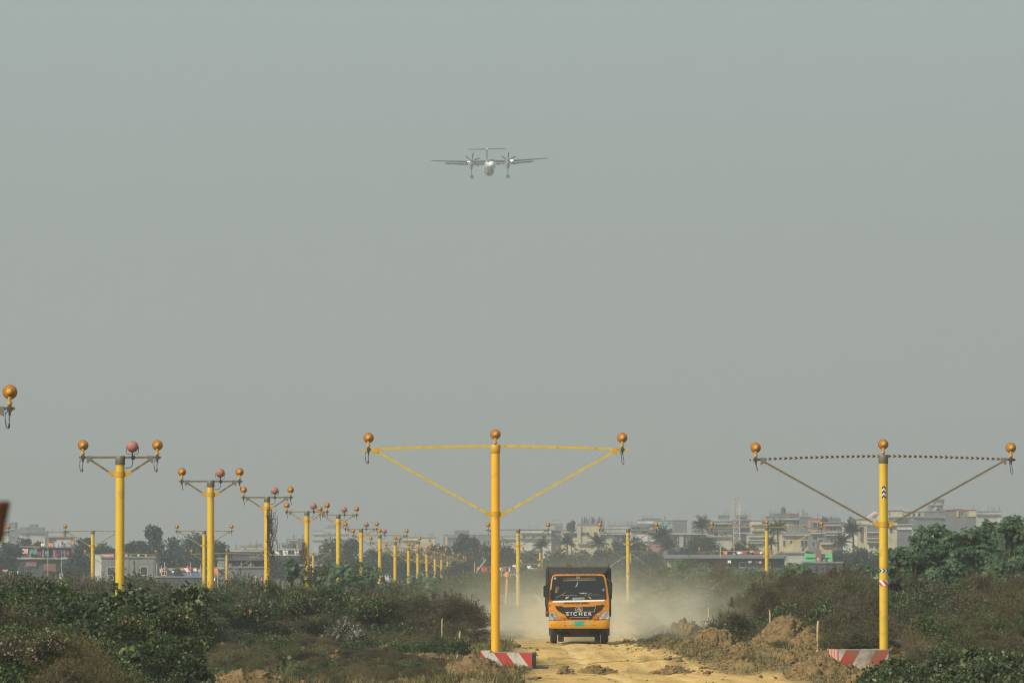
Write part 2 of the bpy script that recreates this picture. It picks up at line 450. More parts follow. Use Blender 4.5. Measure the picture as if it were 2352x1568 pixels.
HM = {}
def lamp_meshes():
    shell = MB().lathe([(.05, -.155), (.062, -.15), (.068, -.095), (.084, -.088), (.090, -.062), (.112, -.052), (.118, -.030), (.142, -.012), (.15, .01), (.152, .05)], axis='y', n=28)
    cap = MB().lathe([(.012, -.205), (.050, -.200), (.064, -.180), (.066, -.150)], axis='y', n=20)
    cap.lathe([(.0, 0), (.008, 0), (.008, .02)], o=(.03, -.13, .07), axis='y', n=6)
    rim = MB().lathe([(.146, -.005), (.164, .0), (.166, .062), (.150, .068)], axis='y', n=28)
    lens = MB().lathe([(.145, .060), (.12, .085), (.06, .10), (.002, .104)], axis='y', n=24)
    stem = MB().tube([(0, -.03, -.13), (0, -.03, -.215)], [.045, .032], 10).lathe([(.03, -.215), (.055, -.225), (.062, -.255), (.056, -.285), (.04, -.30)], n=14)
    stem.box((0, -.03, -.14), (.07, .05, .06))
    clamp = MB().box((0, -.012, -.385), (.105, .12, .13)).tube([(0, -.02, -.30), (0, -.02, -.50)], .024, 8).box((0, -.02, -.50), (.06, .06, .05))
    HM['shell'] = shell.mesh('lamp_shell', AMBER, 50); HM['cap'] = cap.mesh('lamp_cap', AMBER2, 50)
    HM['rim'] = rim.mesh('lamp_rim', RIM, 50); HM['lens'] = lens.mesh('lamp_lens', GLASS, True)
    HM['stem'] = stem.mesh('lamp_stem', AMBER2, 50); HM['clamp'] = clamp.mesh('lamp_clamp', CLAMP)
    c1 = MB().tube([(0.0, -.03, -.50), (.03, -.05, -.62), (.055, -.05, -.78), (.03, -.05, -.86), (-.01, -.05, -.82), (-.02, -.03, -.66), (-.06, -.03, -.42)], .011, 6)
    c2 = MB().tube([(-.03, -.03, -.43), (-.09, -.05, -.48), (-.10, -.05, -.64), (-.07, -.05, -.80), (-.03, -.05, -.83), (0.0, -.05, -.76), (-.01, -.04, -.62), (0, -.03, -.52)], .012, 6).tube([(-.012, -.05, -.72), (-.012, -.05, -.82)], .024, 6)
    c3 = MB().tube([(0, -.03, -.50), (.02, -.04, -.58), (.045, -.04, -.68), (.04, -.04, -.74)], .016, 6)
    HM['cable'] = [c.mesh('cable', CABLE, True) for c in (c1, c2, c3)]
    s = MB().lathe([(.03, -.19), (.075, -.182), (.115, -.16), (.145, -.12), (.163, -.07), (.17, -.01), (.17, .06)], axis='y', n=28)
    HM['rshell'] = s.mesh('lamp_shell', PINK, 60)
    HM['rrim'] = MB().lathe([(.168, .03), (.178, .035), (.178, .07), (.165, .075)], axis='y', n=28).mesh('lamp_rim', mat('dark_red_rim', (.16, .04, .03), .5), 50)
    y = MB().tube([(-.185, 0, .0), (-.185, 0, -.18), (-.15, 0, -.225), (.15, 0, -.225), (.185, 0, -.18), (.185, 0, 0)], .010, 6)
    y.tube([(0, 0, -.17), (0, 0, -.33)], .02, 8)
    HM['yoke'] = y.mesh('yoke', CLAMP)
    HM['rclamp'] = MB().box((.02, -.012, -.34), (.10, .12, .13)).mesh('lamp_clamp', CLAMP)
    HM['rcable'] = MB().tube([(0, -.09, -.17), (-.01, -.09, -.30), (.0, -.09, -.42), (.02, -.09, -.52), (-.02, -.09, -.62), (-.11, -.08, -.655), (-.22, -.06, -.65)], .013, 6).mesh('cable', CABLE, True)
lamp_meshes()
rg = random.Random(7)
def lamp(parent, x, z, cab=0, detail=True, tilt=0.0, stem_drop=0.0):
    r = link('lamp', HM['shell'], parent, (x, 0, z), (0, tilt, 0))
    link('lamp_cap', HM['cap'], r); link('lamp_rim', HM['rim'], r)
    link('lamp_stem', HM['stem'], r)
    if detail: link('lamp_lens', HM['lens'], r)
    link('lamp_clamp', HM['clamp'], r)
    if cab is not None: link('cable', HM['cable'][cab], r)
    return r
def red_lamp(parent, x, z, detail=True):
    r = link('lamp', HM['rshell'], parent, (x, 0, z)); r['label'] = 'reddish pink lamp in a wire yoke'
    link('lamp_rim', HM['rrim'], r); link('yoke', HM['yoke'], r); link('lamp_clamp', HM['rclamp'], r); link('cable', HM['rcable'], r)
    return r
HEADS = {}
def head_mesh(key, fn):
    if key not in HEADS: HEADS[key] = fn()
    return HEADS[key]
GEO = {  # half bar, lamp x, gusset x, bracket z, brace tip z, arch
    'A': dict(hb=1.27, lx=1.15, gx=.90, bz=-.52, arch=0.0, bh=.066),
    'B': dict(hb=2.30, lx=2.12, gx=1.88, bz=-1.13, arch=0.03, bh=.07),
    'C': dict(hb=4.25, lx=4.06, gx=3.78, bz=-2.17, arch=0.12, bh=.075)}
def mast(u, v, D, typ, label, bar='rust', brace=None, center=None, red=False, pole='old', stickers=None, bands=None, detail=True, tilt=0.0, group='yellow approach light masts', sag=(0, 0), brace_r=None, cabs=(1, 1)):
    gm = GEO[typ]
    top = W(u, v, D); gz = g(top.x, top.y)
    H = top.z - gz
    t = thing('light_mast', label, 'light mast', (top.x, top.y, gz), 0, group)
    t.rotation_euler = (0, tilt, 0)
    PM = Y_NEW if pole == 'new' else Y_OLD
    BM = {'rust': RUSTBAR, 'yellow': Y_BAR, 'mixed': MIXBAR, 'chev': CHEV_BAR, 'tan': TANBAR}
    bm_, rm_ = BM[bar], (CHEV_BRACE if (brace or bar) == 'chev' else BM[brace or bar])
    n = 28 if detail else 16
    part('pole', MB().lathe([(.138, -.3), (.138, H - .0), ], n=n), PM, t, 50)
    hz = (0, 0, H)
    def f():
        return MB().lathe([(.146, -.23), (.153, -.22), (.153, .035), (.146, .045)], n=20).mesh('collar', Y_BAND if bar == 'yellow' else COLLAR, 50)
    link('collar', head_mesh(('col', bar == 'yellow'), f), t, hz)
    hb, a, bh = gm['hb'], gm['arch'], gm['bh']
    za = lambda x: -a * (abs(x) / hb) ** 1.6
    def f():
        m = MB(); k = 7
        for s_ in (-1, 1):
            pts = [(s_ * hb * i / k) for i in range(k + 1)]
            for p, q in zip(pts[:-1], pts[1:]): m.beam((p, -.0, za(p)), (q, 0, za(q)), .07, bh)
        me = m.mesh('crossbar', bm_); at_ = me.attributes.new('across', 'FLOAT', 'POINT')
        at_.data.foreach_set('value', [v.co.z - za(v.co.x) for v in me.vertices]); return me
    link('crossbar', head_mesh(('bar', typ, bar), f), t, hz)
    gx, bz = gm['gx'], gm['bz']
    for s_ in (-1, 1):
        mt = rm_ if s_ < 0 or brace_r is None else BM[brace_r]
        def f():                                                   # the brace runs along its own x axis
            p = Vector((.27, 0, bz + .02)); q = Vector((gx, 0, za(gx) - .09))
            L_ = (q - p).length
            return MB().beam((0, 0, 0), (L_, 0, 0), .05, .062 if typ != 'B' else .07).mesh('brace', mt)
        p = Vector((.27, 0, bz + .02)); q = Vector((gx, 0, za(gx) - .09)); ang = math.atan2(q.z - p.z, q.x - p.x)
        o = link('brace', head_mesh(('br', typ, mt.name), f), t, (s_ * p.x, -.01, H + p.z))
        o.rotation_euler = (0, -ang, 0) if s_ > 0 else (0, math.pi + ang, 0)
        def f():
            x0, x1 = gx - .05, gx + .13
            z0 = za(gx)
            poly = [(x0, z0 + .045), (x1, z0 + .045), (x1, z0 - .19), (x0, z0 - .09)]
            poly = [(s_ * px, pz) for px, pz in poly]
            return MB().prism(poly, -.055, -.043).mesh('gusset', Y_BAND if bar == 'yellow' else COLLAR)
        link('gusset', head_mesh(('gus', typ, s_, bar == 'yellow'), f), t, hz)
    def f():
        m = MB()
        m.lathe([(.145, bz - .085), (.152, bz - .08), (.152, bz + .08), (.145, bz + .085)], n=20)
        for s_ in (-1, 1):
            poly = [(s_ * .14, bz + .08), (s_ * .30, bz + .08), (s_ * .40, bz + .055), (s_ * .22, bz - .085), (s_ * .14, bz - .08)]
            m.prism(poly, -.045, -.033)
            for bx, bzz in ((.26, -.03), (.34, .03)): m.lathe([(.014, -.062), (.014, -.045)], o=(s_ * bx, 0, bz + bzz), axis='y', n=6)
        return m.mesh('bracket', Y_BAND)
    link('bracket', head_mesh(('brk', typ), f), t, hz)
    lz = .375
    lamp(t, -gm['lx'] + sag[0], H + za(gm['lx']) + lz, cabs[0], detail)
    lamp(t, gm['lx'], H + za(gm['lx']) + lz + sag[1], cabs[1], detail)
    if center or (center is None and typ == 'C'): lamp(t, 0, H + lz, 2 if detail else None, detail)
    if red: red_lamp(t, .38, H + .33, detail)
    if stickers:
        zz = W(u, stickers, D).z - gz; r = .1395
        m = MB(); k = 6; vs = []
        for i in range(k + 1):
            an = -math.pi / 2 - .48 + .96 * i / k
            for z_ in (-.2, .2): vs.append((r * math.cos(an), r * math.sin(an), z_))
        fs = [(2 * i, 2 * i + 2, 2 * i + 3, 2 * i + 1) for i in range(k)]
        m.add(vs, fs); part('chevron_sticker', m, CHEV_STK, t, loc=(0, 0, zz))
    for bv, bm2, hh in (bands or []):
        zz = W(u, bv, D).z - gz
        part('reflective_band', MB().lathe([(.1385, -hh), (.1415, -hh), (.1415, hh), (.1385, hh)], n=24), bm2, t, loc=(0, 0, zz))
    return t

# nearest pair and the ones behind along the track
mast(1138, 1024, 182, 'C', 'freshly painted bright yellow light mast with wide yellow arms in the middle of the picture', 'yellow', pole='new', cabs=(1, 0))
mast(2029, 1047, 181, 'C', 'wide yellow light mast on the right with black and white arrow strips on its crossbar', 'chev', 'tan', cabs=(2, 0),
     stickers=1130, bands=[(1310, CHEV_POLE, .065), (1338, REDWHITE, .085), (1346, Y_BAND, .012), (1303, RUSTBAR, .006), (1402, Y_BAND, .008)])
mast(1190, 1216, 402, 'B', 'chevron-striped light mast partly hidden behind the bright yellow middle mast', 'chev', stickers=1236, bands=[(1315, CHEV_POLE, .08), (1324, REDWHITE, .09)], cabs=(2, 2), detail=False)
mast(1442.5, 1215, 428, 'B', 'chevron-striped light mast standing just right of the orange truck', 'chev', stickers=1235.7, bands=[(1315.7, CHEV_POLE, .08), (1324, REDWHITE, .09)], cabs=(0, 2), detail=False)
mast(1761, 1210, 422, 'C', 'wide light mast with one dark and one yellow brace, right of the lattice tower', 'mixed', brace_r='yellow', cabs=(0, 0), detail=False)
mast(1686.5, 1265, 661, 'C', 'faint far wide light mast standing before the long grey shed on the right', 'mixed', cabs=(None, None), detail=False)
mast(1240.6, 1264.5, 710, 'B', 'small dusty striped light mast between the middle mast and the orange truck', 'chev', cabs=(None, None), detail=False, stickers=1291)
# left row carrying red lamps, nearest first
nearrow = [
 (-94, 938, 129, 'mostly out of frame light mast at the left edge, only its right arm showing'),
 (276, 1050, 176, 'tallest yellow light mast with a red lamp, nearest of the left row'),
 (484, 1105, 227, 'yellow light mast with a red lamp, second nearest of the left row'),
 (613.5, 1142, 279, 'yellow light mast with a red lamp and long dry vines hanging down its right side'),
 (705, 1175, 325, 'yellow light mast with a red lamp and a clump of vines on its left side'),
 (777, 1182, 358, 'yellow red lamp mast with a red and white band just above the flowering bushes'),
 (829.5, 1214.5, 418, 'yellow light mast with a red lamp, last narrow one before the wide armed far ones')]
for i, (u, v, D, lab) in enumerate(nearrow):
    b = [(1335.5, REDWHITE, .09)] if i in (5, 6) else None
    mast(u, v, D, 'A', lab, 'rust' if i < 4 else 'mixed', red=(i > 0), bands=b, cabs=((2, 1), (1, 1), (2, 2), (2, 2), (2, 2), (2, 2), (2, 2))[i], detail=i < 4)
far = [(872.4, 1229, 450), (907.6, 1245, 494), (938.5, 1258.5, 537), (959.4, 1265, 591), (980, 1268, 629), (999, 1277, 659), (1014, 1280.5, 728), (1028, 1284.5, 748), (1035, 1286.6, 800), (1042, 1288, 870)]
ordn = ['nearest', 'second', 'third', 'fourth', 'fifth', 'sixth', 'seventh', 'eighth', 'ninth', 'last and smallest']
for i, (u, v, D) in enumerate(far):
    mast(u, v, D, 'B', 'small distant mast with centre lamp, %s in the receding line of ten' % ordn[i], 'mixed', center=True, red=True,
         cabs=(2, 2) if i < 4 else (None, None), detail=False, bands=[(1339, REDWHITE, .09)] if i == 0 else None)
# plain masts farther back on the left
mast(213, 1219, 436, 'B', 'slim light mast beside the pale grey concrete house', 'mixed', cabs=(0, 2), detail=False)
mast(-45, 1221, 436, 'B', 'light mast off the left edge showing only its right lamp above the bushes', 'rust', cabs=(0, 2), detail=False)
mast(469, 1219, 442, 'B', 'slim light mast directly behind the second red lamp mast', 'mixed', cabs=(2, 2), detail=False)
mast(520.8, 1270, 657, 'C', 'faint far light mast in front of the laundry shed on the left', 'mixed', cabs=(None, None), detail=False)
mast(277, 1271, 653, 'C', 'faint far light mast hidden by the tallest red lamp mast except for its arms', 'mixed', center=False, cabs=(None, None), detail=False)
mast(719.5, 1270, 710, 'B', 'faint far slim mast between the two vine-grown red lamp masts', 'mixed', cabs=(None, None), detail=False)
# mast with diamond stays, half hidden
t = mast(1447.5, 1266, 705, 'B', 'far mast with a diamond of striped stays behind the mast right of the truck', 'chev', cabs=(None, None), detail=False)
CHEVW = chevmat('striped_stay', 'Z', .18, slope=0.0)
z0 = t.location.z
def rel(u, v): p = W(u, v, 705); return (p.x - t.location.x, -.05, p.z - z0)
for s_ in (-1, 1):
    uu = 1447.5 + s_ * 62
    part('stay', MB().tube([rel(1447.5 + s_ * 3, 1272), rel(uu, 1311)], .045, 6), CHEVW, t)
    part('stay', MB().tube([rel(uu, 1311), rel(1447.5 + s_ * 12, 1372)], .045, 6), CHEVW, t)
p = rel(1511, 1311.5); lp = link('lamp', HM['shell'], t, p, (0, .6, 0)); link('lamp_stem', HM['stem'], lp); link('lamp_rim', HM['rim'], lp)

# vines on two masts
VINE = mat('dry_vine', (.075, .05, .035), .9, var=.4, vscale=6)
def vines(u, D, v0, v1, side, label, n, w, seed):
    r = random.Random(seed); m = MB()
    base = W(u, v1, D); t_ = thing('hanging_vine', label, 'vine', (base.x, base.y, base.z))
    H = W(u, v0, D).z - base.z
    for i in range(n):
        top = H * (1 - abs(r.gauss(0, .22))) if i > 6 else H
        L_ = top * r.uniform(.25, 1.0); x = side * abs(r.gauss(.12, w * .55)); y = r.uniform(-.22, .1)
        pts = []; z = top; k = max(4, int(L_ / .22)); vx = 0
        for j in range(k):
            pts.append((x, y, z)); z -= L_ / k * r.uniform(.5, 1.3); vx = vx * .6 + r.gauss(0, .05); x += vx; y += r.gauss(0, .03)
            x = side * min(max(side * x, .02), w * 1.9)
        m.tube(pts, r.uniform(.006, .014), 4, cap=False)
    for i in range(n // 3):
        z = H * r.uniform(.1, .95); cx = side * (.15 + w * r.uniform(0, 1)); R = r.uniform(.06, .28)
        a0 = r.uniform(0, 6); pts = [(cx + R * math.cos(a0 + q * .5), r.uniform(-.2, .0), z + R * math.sin(a0 + q * .5) * .9) for q in range(r.randint(5, 11))]
        m.tube(pts, .006, 4, cap=False)
    part('vine_stems', m, VINE, t_)
    lv = MB()
    for i in range(n * 7):
        z = H * r.random() ** 1.3; x = side * abs(r.gauss(.12, w * .5)); y = r.uniform(-.25, .1); s1 = r.uniform(.03, .06)
        d = Vector((r.gauss(0, 1), r.gauss(0, 1), r.gauss(-.6, 1))).normalized(); e = d.cross(Vector((r.gauss(0, 1), r.gauss(0, 1), r.gauss(0, 1)))).normalized()
        p = Vector((x, y, z)); lv.add([p, p + d * s1 + e * s1 * .5, p + d * 2 * s1, p + d * s1 - e * s1 * .5], [(0, 1, 2, 3)])
    part('vine_leaves', lv, leafmat('vine_leaf', [(.04, .035, .02), (.06, .05, .03), (.05, .09, .03)], trans=.15), t_)
    return t_
vines(613, 278.6, 1168, 1352, 1, 'tall tangle of dry vines hanging from the third red lamp mast', 42, .27, 3)
vines(704, 324.6, 1243, 1318, -1, 'shorter clump of dry vines clinging to the fourth red lamp mast', 30, .20, 4)

# painted concrete blocks at the feet of the two near masts
CONC = mat('old_concrete', (.26, .225, .17), .9, var=.25, vscale=5, dirt=(.16, .12, .07), dirt_amt=.5, dscale=3, bump=.4)
def blockmat(name, slope, period, w=.5, phase=0.0, flip=False):
    m = chevmat(name, 'X', period, c1=(.42, .035, .025), c2=(.50, .46, .39), slope=slope, rot=1, w=w, dirt=.55 if slope > 0 else .85, dscale=3.5 if slope > 0 else 1.3, dcol=(.15, .12, .07), dlo=.5 if slope > 0 else .38)
    return m
BK1 = blockmat('red_white_block', .75, .80)
BK2 = blockmat('red_white_block_worn', -.55, .95, .48)
BK3 = chevmat('red_stripes_end', 'X', .085, c1=(.55, .05, .03), c2=(.75, .6, .5), slope=.0, rot=1, w=.6)
def block(u0, u1, vt, D, depth, label, m, side='R', drop=.75):
    a, b = W(u0, vt, D), W(u1, vt, D)
    cx = (a.x + b.x) / 2; w = b.x - a.x; zt = a.z
    t_ = thing('concrete_block', label, 'concrete block', (cx, D, zt - drop))
    mb = MB(); r = random.Random(int(u0))
    poly = [(-w / 2, drop - .0)]; k = 12
    poly = [(-w / 2 + w * i / k, drop - abs(r.gauss(0, .012))) for i in range(k + 1)] + [(w / 2, 0), (-w / 2, 0)]
    mb.prism(poly, 0, depth)
    part('block_body', mb, CONC, t_)
    part('painted_face', MB().prism([(p_[0] * .985, p_[1] - .012) if p_[1] > .1 else (p_[0] * .985, .05) for p_ in poly], -.004, 0.001), m, t_)
    return t_
b1 = block(1121, 1222, 1497, 180.7, 1.9, 'red and white striped concrete block under the bright yellow middle mast', BK1, drop=.72)
b1.rotation_euler = (0, 0, -.07)
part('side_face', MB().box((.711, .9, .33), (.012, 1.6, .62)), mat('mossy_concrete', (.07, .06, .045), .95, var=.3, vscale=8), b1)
lipm = MB().box((-.82, .75, .62), (.30, .9, .28)); part('rear_lip', lipm, BK1, b1)
b2 = block(1925, 2042, 1491, 179.8, 1.9, 'faded red and white concrete block under the wide striped mast on the right', BK2, drop=.72)
b2.rotation_euler = (0, 0, .13)
part('side_face', MB().box((-.812, .95, .37), (.012, 1.86, .69)), chevmat('red_stripes_side', 'Y', .26, c1=(.52, .05, .03), c2=(.72, .58, .46), slope=0, rot=1, w=.55), b2)

# ------------------------------------------------------------------ foliage
R_ = np.random.default_rng(11)
def unit(v): return v / (np.linalg.norm(v, axis=-1, keepdims=True) + 1e-9)
def leafquads(p, d, L, Wd, rng):
    s = unit(np.cross(d, unit(rng.normal(size=p.shape))))
    L = np.broadcast_to(np.asarray(L), (len(p),))[:, None]; Wd = np.broadcast_to(np.asarray(Wd), (len(p),))[:, None]
    V = np.stack([p, p + d * L * .45 + s * Wd * .5, p + d * L, p + d * L * .45 - s * Wd * .5], 1)
    return V.reshape(-1, 3)
def quads(n): return np.arange(n * 4, dtype=np.int32).reshape(-1, 4)
def shrub_arrays(seed, shoots=260, per=16, L=.075, Wd=.035, droop=.1, upright=.5, dens=1.0, lump=.28, stemfrac=.35, tipbias=.4, rag=.12):
    """a bush about 1 m in radius and 1 m high made of leafy shoots; returns leaf verts and stem verts"""
    r = np.random.default_rng(seed)
    ph = r.uniform(0, 2 * np.pi, shoots); ct = r.uniform(0.02, 1, shoots) ** .75; st = np.sqrt(1 - ct ** 2)
    nz = 1 + lump * fbm(np.cos(ph) * 1.7 + seed, np.sin(ph) * 1.7 + ct * 2.3, seed) * 2 + r.normal(size=shoots) * rag
    end = np.stack([np.cos(ph) * st, np.sin(ph) * st, ct], 1) * nz[:, None]
    end[:, 2] = np.maximum(end[:, 2], .03)
    start = end * np.array([.35, .35, .0]) * r.uniform(.2, 1.2, (shoots, 1))
    mid = (start + end) / 2 + np.stack([np.zeros(shoots), np.zeros(shoots), r.uniform(0, .16, shoots)], 1)
    t = r.uniform(0, 1, (shoots, per)) ** (1 - tipbias * .6) * .62 + .40
    t = np.clip(t, 0, 1.04)[..., None]
    q = (1 - t) ** 2 * start[:, None] + 2 * t * (1 - t) * mid[:, None] + t ** 2 * end[:, None]
    q = q + r.normal(size=q.shape) * .028
    out = unit(end[:, None] * np.array([1, 1, .6]) + np.array([0, 0, upright]))
    d = unit(out * .8 + r.normal(size=q.shape) * .75 - np.array([0, 0, droop]))
    p = q.reshape(-1, 3); d = d.reshape(-1, 3)
    LL = L * r.uniform(.6, 1.3, len(p)); WW = Wd * r.uniform(.7, 1.3, len(p))
    LV = leafquads(p, d, LL, WW, r)
    k = int(shoots * stemfrac); ii = r.choice(shoots, k, replace=False)
    sv = []
    for a0, a1 in ((0, .35), (.35, .7), (.7, 1.06)):
        def pt(tt): return (1 - tt) ** 2 * start[ii] + 2 * tt * (1 - tt) * mid[ii] + tt ** 2 * end[ii]
        A, B = pt(a0), pt(a1); w = .008
        s = unit(np.cross(B - A, np.array([0, 1.0, 0.2]))) * w
        sv.append(np.stack([A - s, A + s, B + s * .7, B - s * .7], 1).reshape(-1, 3))
    return LV, np.concatenate(sv)

KINDS = {}
SPEC = {
    'dry': dict(shoots=190, per=11, L=.105, Wd=.048, upright=.7, stemfrac=.5, rag=.20, lump=.25),
    'twig': dict(shoots=200, per=8, L=.095, Wd=.042, upright=.9, stemfrac=1.0, rag=.24, lump=.25),
    'green': dict(shoots=150, per=11, L=.165, Wd=.105, upright=.35, droop=.3, stemfrac=.15, rag=.2, lump=.36),
    'big': dict(shoots=95, per=8, L=.30, Wd=.21, upright=.1, droop=.7, stemfrac=.15, rag=.15, lump=.3),
    'weed': dict(shoots=170, per=9, L=.12, Wd=.036, upright=1.3, stemfrac=1.0, rag=.26, lump=.2),
    'far': dict(shoots=150, per=9, L=.17, Wd=.10, upright=.5, stemfrac=.1, rag=.2, lump=.35)}
def kindarr(k, n=4):
    if k not in KINDS: KINDS[k] = [shrub_arrays(sum(map(ord, k)) + 10 * i, **SPEC[k]) for i in range(n)]
    return KINDS[k]
def xform(V, s, rz, loc):
    c, n = math.cos(rz), math.sin(rz)
    M = np.array([[c, n, 0], [-n, c, 0], [0, 0, 1]])
    return (V * np.array(s)) @ M + np.array(loc)
STEM = mat('twig', (.10, .078, .052), .9, var=.3)
LM = dict(
    dry=leafmat('dry_brown_leaf', [(.034, .030, .014), (.070, .056, .026), (.060, .068, .024), (.19, .15, .075)], trans=.25),
    twig=leafmat('grey_twig_leaf', [(.06, .052, .034), (.10, .085, .06), (.07, .085, .038), (.17, .14, .10)], trans=.25),
    green=leafmat('green_leaf', [(.017, .033, .011), (.036, .064, .019), (.070, .104, .030), (.19, .22, .08)], pos=[0, .35, .75, 1], trans=.25, rough=.42),
    big=leafmat('broad_leaf', [(.018, .036, .014), (.036, .062, .023), (.07, .10, .037), (.17, .20, .09)], pos=[0, .35, .75, 1], trans=.2, rough=.52),
    olive=leafmat('olive_leaf', [(.042, .044, .014), (.078, .076, .024), (.062, .094, .024), (.22, .19, .08)], trans=.25),
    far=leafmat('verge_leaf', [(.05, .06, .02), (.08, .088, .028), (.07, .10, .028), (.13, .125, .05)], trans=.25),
    weed=leafmat('weed_leaf', [(.08, .058, .022), (.12, .09, .038), (.10, .105, .032), (.24, .18, .085)], trans=.25))
def interp(poly, u): return float(np.interp(u, [p[0] for p in poly], [p[1] for p in poly]))
def bank(name, label, prof, bot, D0, D1, R, mix, seed, jit=.35, back=2, gap=0.0):
    """bushes grown together into a bank: clumps of leafy shoots from the crest line (prof, at distance D0)
    down to its foot (bot, at distance D1). mix = [(kind, material, share)]"""
    r = random.Random(seed); mats = []; LVs = []; MI = []; SVs = []
    for k, m, s_ in mix:
        if m not in mats: mats.append(m)
    mats.append(STEM)
    u0, u1 = prof[0][0], prof[-1][0]; k_u = F / ((D0 + D1) / 2); su = R * k_u * .80
    pts = []
    u = u0
    while u <= u1:
        vt = interp(prof, u) - 30 * float(fbm(u * .020 + seed, seed * 1.7, seed)) * (R * k_u / 28) - 3; vb = interp(bot, u); v = vt + R * k_u * .55
        for q in range(back): pts.append((u + r.gauss(0, su * .3), vt + R * k_u * .75 + r.gauss(0, 4), D0 + R * (1.2 + q * 1.6), .9))
        while v < vb + su * .2:
            f = (v - vt) / max(1.0, vb - vt); pts.append((u + r.gauss(0, su * .3), v + r.gauss(0, su * .25), D0 + (D1 - D0) * min(1, f) + r.gauss(0, R * 1.1), 1))
            v += su * .72
        u += su
    cum = [];
    for (u, v, D, s_) in pts:
        if gap and r.random() < gap: continue
        p = W(u, v, D); gz = g(p.x, D); z = max(p.z, gz + R * .25)
        q = float(fbm(p.x * .45 + seed, (p.z + D * .12) * .8, seed)) * .9 + .5 + r.gauss(0, .10); acc = 0; pick = mix[-1]
        for mm in mix:
            acc += mm[2]
            if q < acc: pick = mm; break
        arr = kindarr(pick[0]); LV, SV = arr[r.randrange(len(arr))]; sc_ = R * (.55 + .95 * r.random() ** 1.4) * s_; rz = r.uniform(0, 6.28)
        c_ = (p.x, D, z - sc_ * .45)
        s3 = (sc_, sc_, sc_ * r.uniform(.8, 1.1))
        A = xform(LV, s3, rz, c_); LVs.append(A); MI.append(np.full(len(A) // 4, mats.index(pick[1])))
        SVs.append(xform(SV, s3, rz, c_))
    A = np.concatenate(LVs); B_ = np.concatenate(SVs); nB = len(B_) // 4
    me = np_mesh(name, np.concatenate([A, B_]), quads(len(A) // 4 + nB), mats, np.concatenate(MI + [np.full(nB, len(mats) - 1)]))
    o = link(name, me); kind(o, 'stuff', label); return o
G_, D_, T_, O_, B_G, F_, W_ = ('green', LM['green']), ('dry', LM['dry']), ('twig', LM['twig']), ('dry', LM['olive']), ('big', LM['big']), ('far', LM['far']), ('weed', LM['weed'])
def MX(*a): return [(x[0], x[1], s_) for x, s_ in a]
# left side
bank('blurred_weeds', 'brownish green flowering weeds at the bottom left corner', [(-50, 1452), (60, 1446), (130, 1450), (190, 1478), (245, 1520), (290, 1556)], [(-50, 1600), (300, 1600)], 97, 88, .26,
     MX((O_, .55), (W_, .2), (G_, .3)), 1)
bank('leafy_thicket', 'dark green leafy thicket at the lower left', [(-50, 1372), (60, 1385), (140, 1392), (230, 1382), (330, 1376), (430, 1378), (460, 1395), (474, 1430)], [(-50, 1500), (200, 1560), (480, 1590)], 126, 118, .34,
     MX((B_G, .45), (G_, .45), (D_, .2)), 2)
bank('twiggy_brush', 'grey brown twiggy brush along the left skyline of the undergrowth', [(-60, 1340), (60, 1334), (130, 1334), (200, 1334), (270, 1346), (340, 1358), (430, 1360), (500, 1366)], [(-60, 1430), (500, 1440)], 204, 192, .48,
     MX((T_, .45), (D_, .25), (G_, .4)), 3)
bank('green_edge', 'fresh green bushes at the far left edge', [(-50, 1330), (40, 1338), (110, 1350), (170, 1378)], [(-50, 1420), (170, 1420)], 140, 136, .34, MX((G_, .6), (T_, .2), (G_, .3)), 4)
bank('lantana_thicket', 'dense dark green bushes under the vine-hung masts', [(465, 1366), (540, 1352), (590, 1362), (640, 1350), (700, 1346), (750, 1362), (800, 1382), (860, 1398)], [(465, 1470), (650, 1478), (860, 1470)], 212, 203, .50,
     MX((G_, .52), (D_, .25), (O_, .3)), 5)
bank('brown_bank', 'dark brown bank of dried bushes left of the dirt track', [(740, 1392), (800, 1390), (870, 1372), (940, 1376), (1000, 1364), (1050, 1372), (1078, 1392), (1096, 1420), (1116, 1450)], [(740, 1478), (900, 1482), (1118, 1462)], 214, 203, .46,
     MX((G_, .30), (D_, .45), (O_, .3)), 6)
bank('low_scrub', 'low dry scrub at the foot of the left thickets', [(455, 1450), (560, 1462), (650, 1470), (760, 1462), (900, 1462), (1000, 1462), (1070, 1470)], [(455, 1530), (600, 1512), (760, 1502), (900, 1498), (1070, 1480)], 200, 182, .30,
     MX((G_, .35), (D_, .3), (O_, .3), (W_, .2)), 7, gap=.05)
bank('near_weeds', 'short dry weeds over the bare soil in the left foreground', [(230, 1530), (420, 1512), (560, 1506), (700, 1500), (860, 1498), (960, 1506), (1020, 1520)], [(230, 1590), (700, 1568), (860, 1556), (1020, 1540)], 184, 163, .19,
     MX((G_, .25), (D_, .35), (O_, .25), (W_, .4)), 8, gap=.22, back=1)
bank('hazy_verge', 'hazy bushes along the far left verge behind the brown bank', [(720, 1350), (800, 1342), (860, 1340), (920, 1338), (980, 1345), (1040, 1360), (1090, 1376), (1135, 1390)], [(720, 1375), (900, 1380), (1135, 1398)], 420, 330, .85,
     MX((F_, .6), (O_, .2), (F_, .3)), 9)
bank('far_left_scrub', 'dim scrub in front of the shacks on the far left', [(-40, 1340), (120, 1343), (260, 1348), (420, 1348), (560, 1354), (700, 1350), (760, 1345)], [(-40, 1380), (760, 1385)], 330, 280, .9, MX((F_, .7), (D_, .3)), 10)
bank('far_field_scrub', 'grey green scrub across the far end of the field behind the dust', [(1020, 1318), (1100, 1322), (1250, 1322), (1400, 1320), (1540, 1318), (1620, 1316)], [(1020, 1352), (1620, 1350)], 600, 520, 1.3, MX((F_, 1.0),), 19)
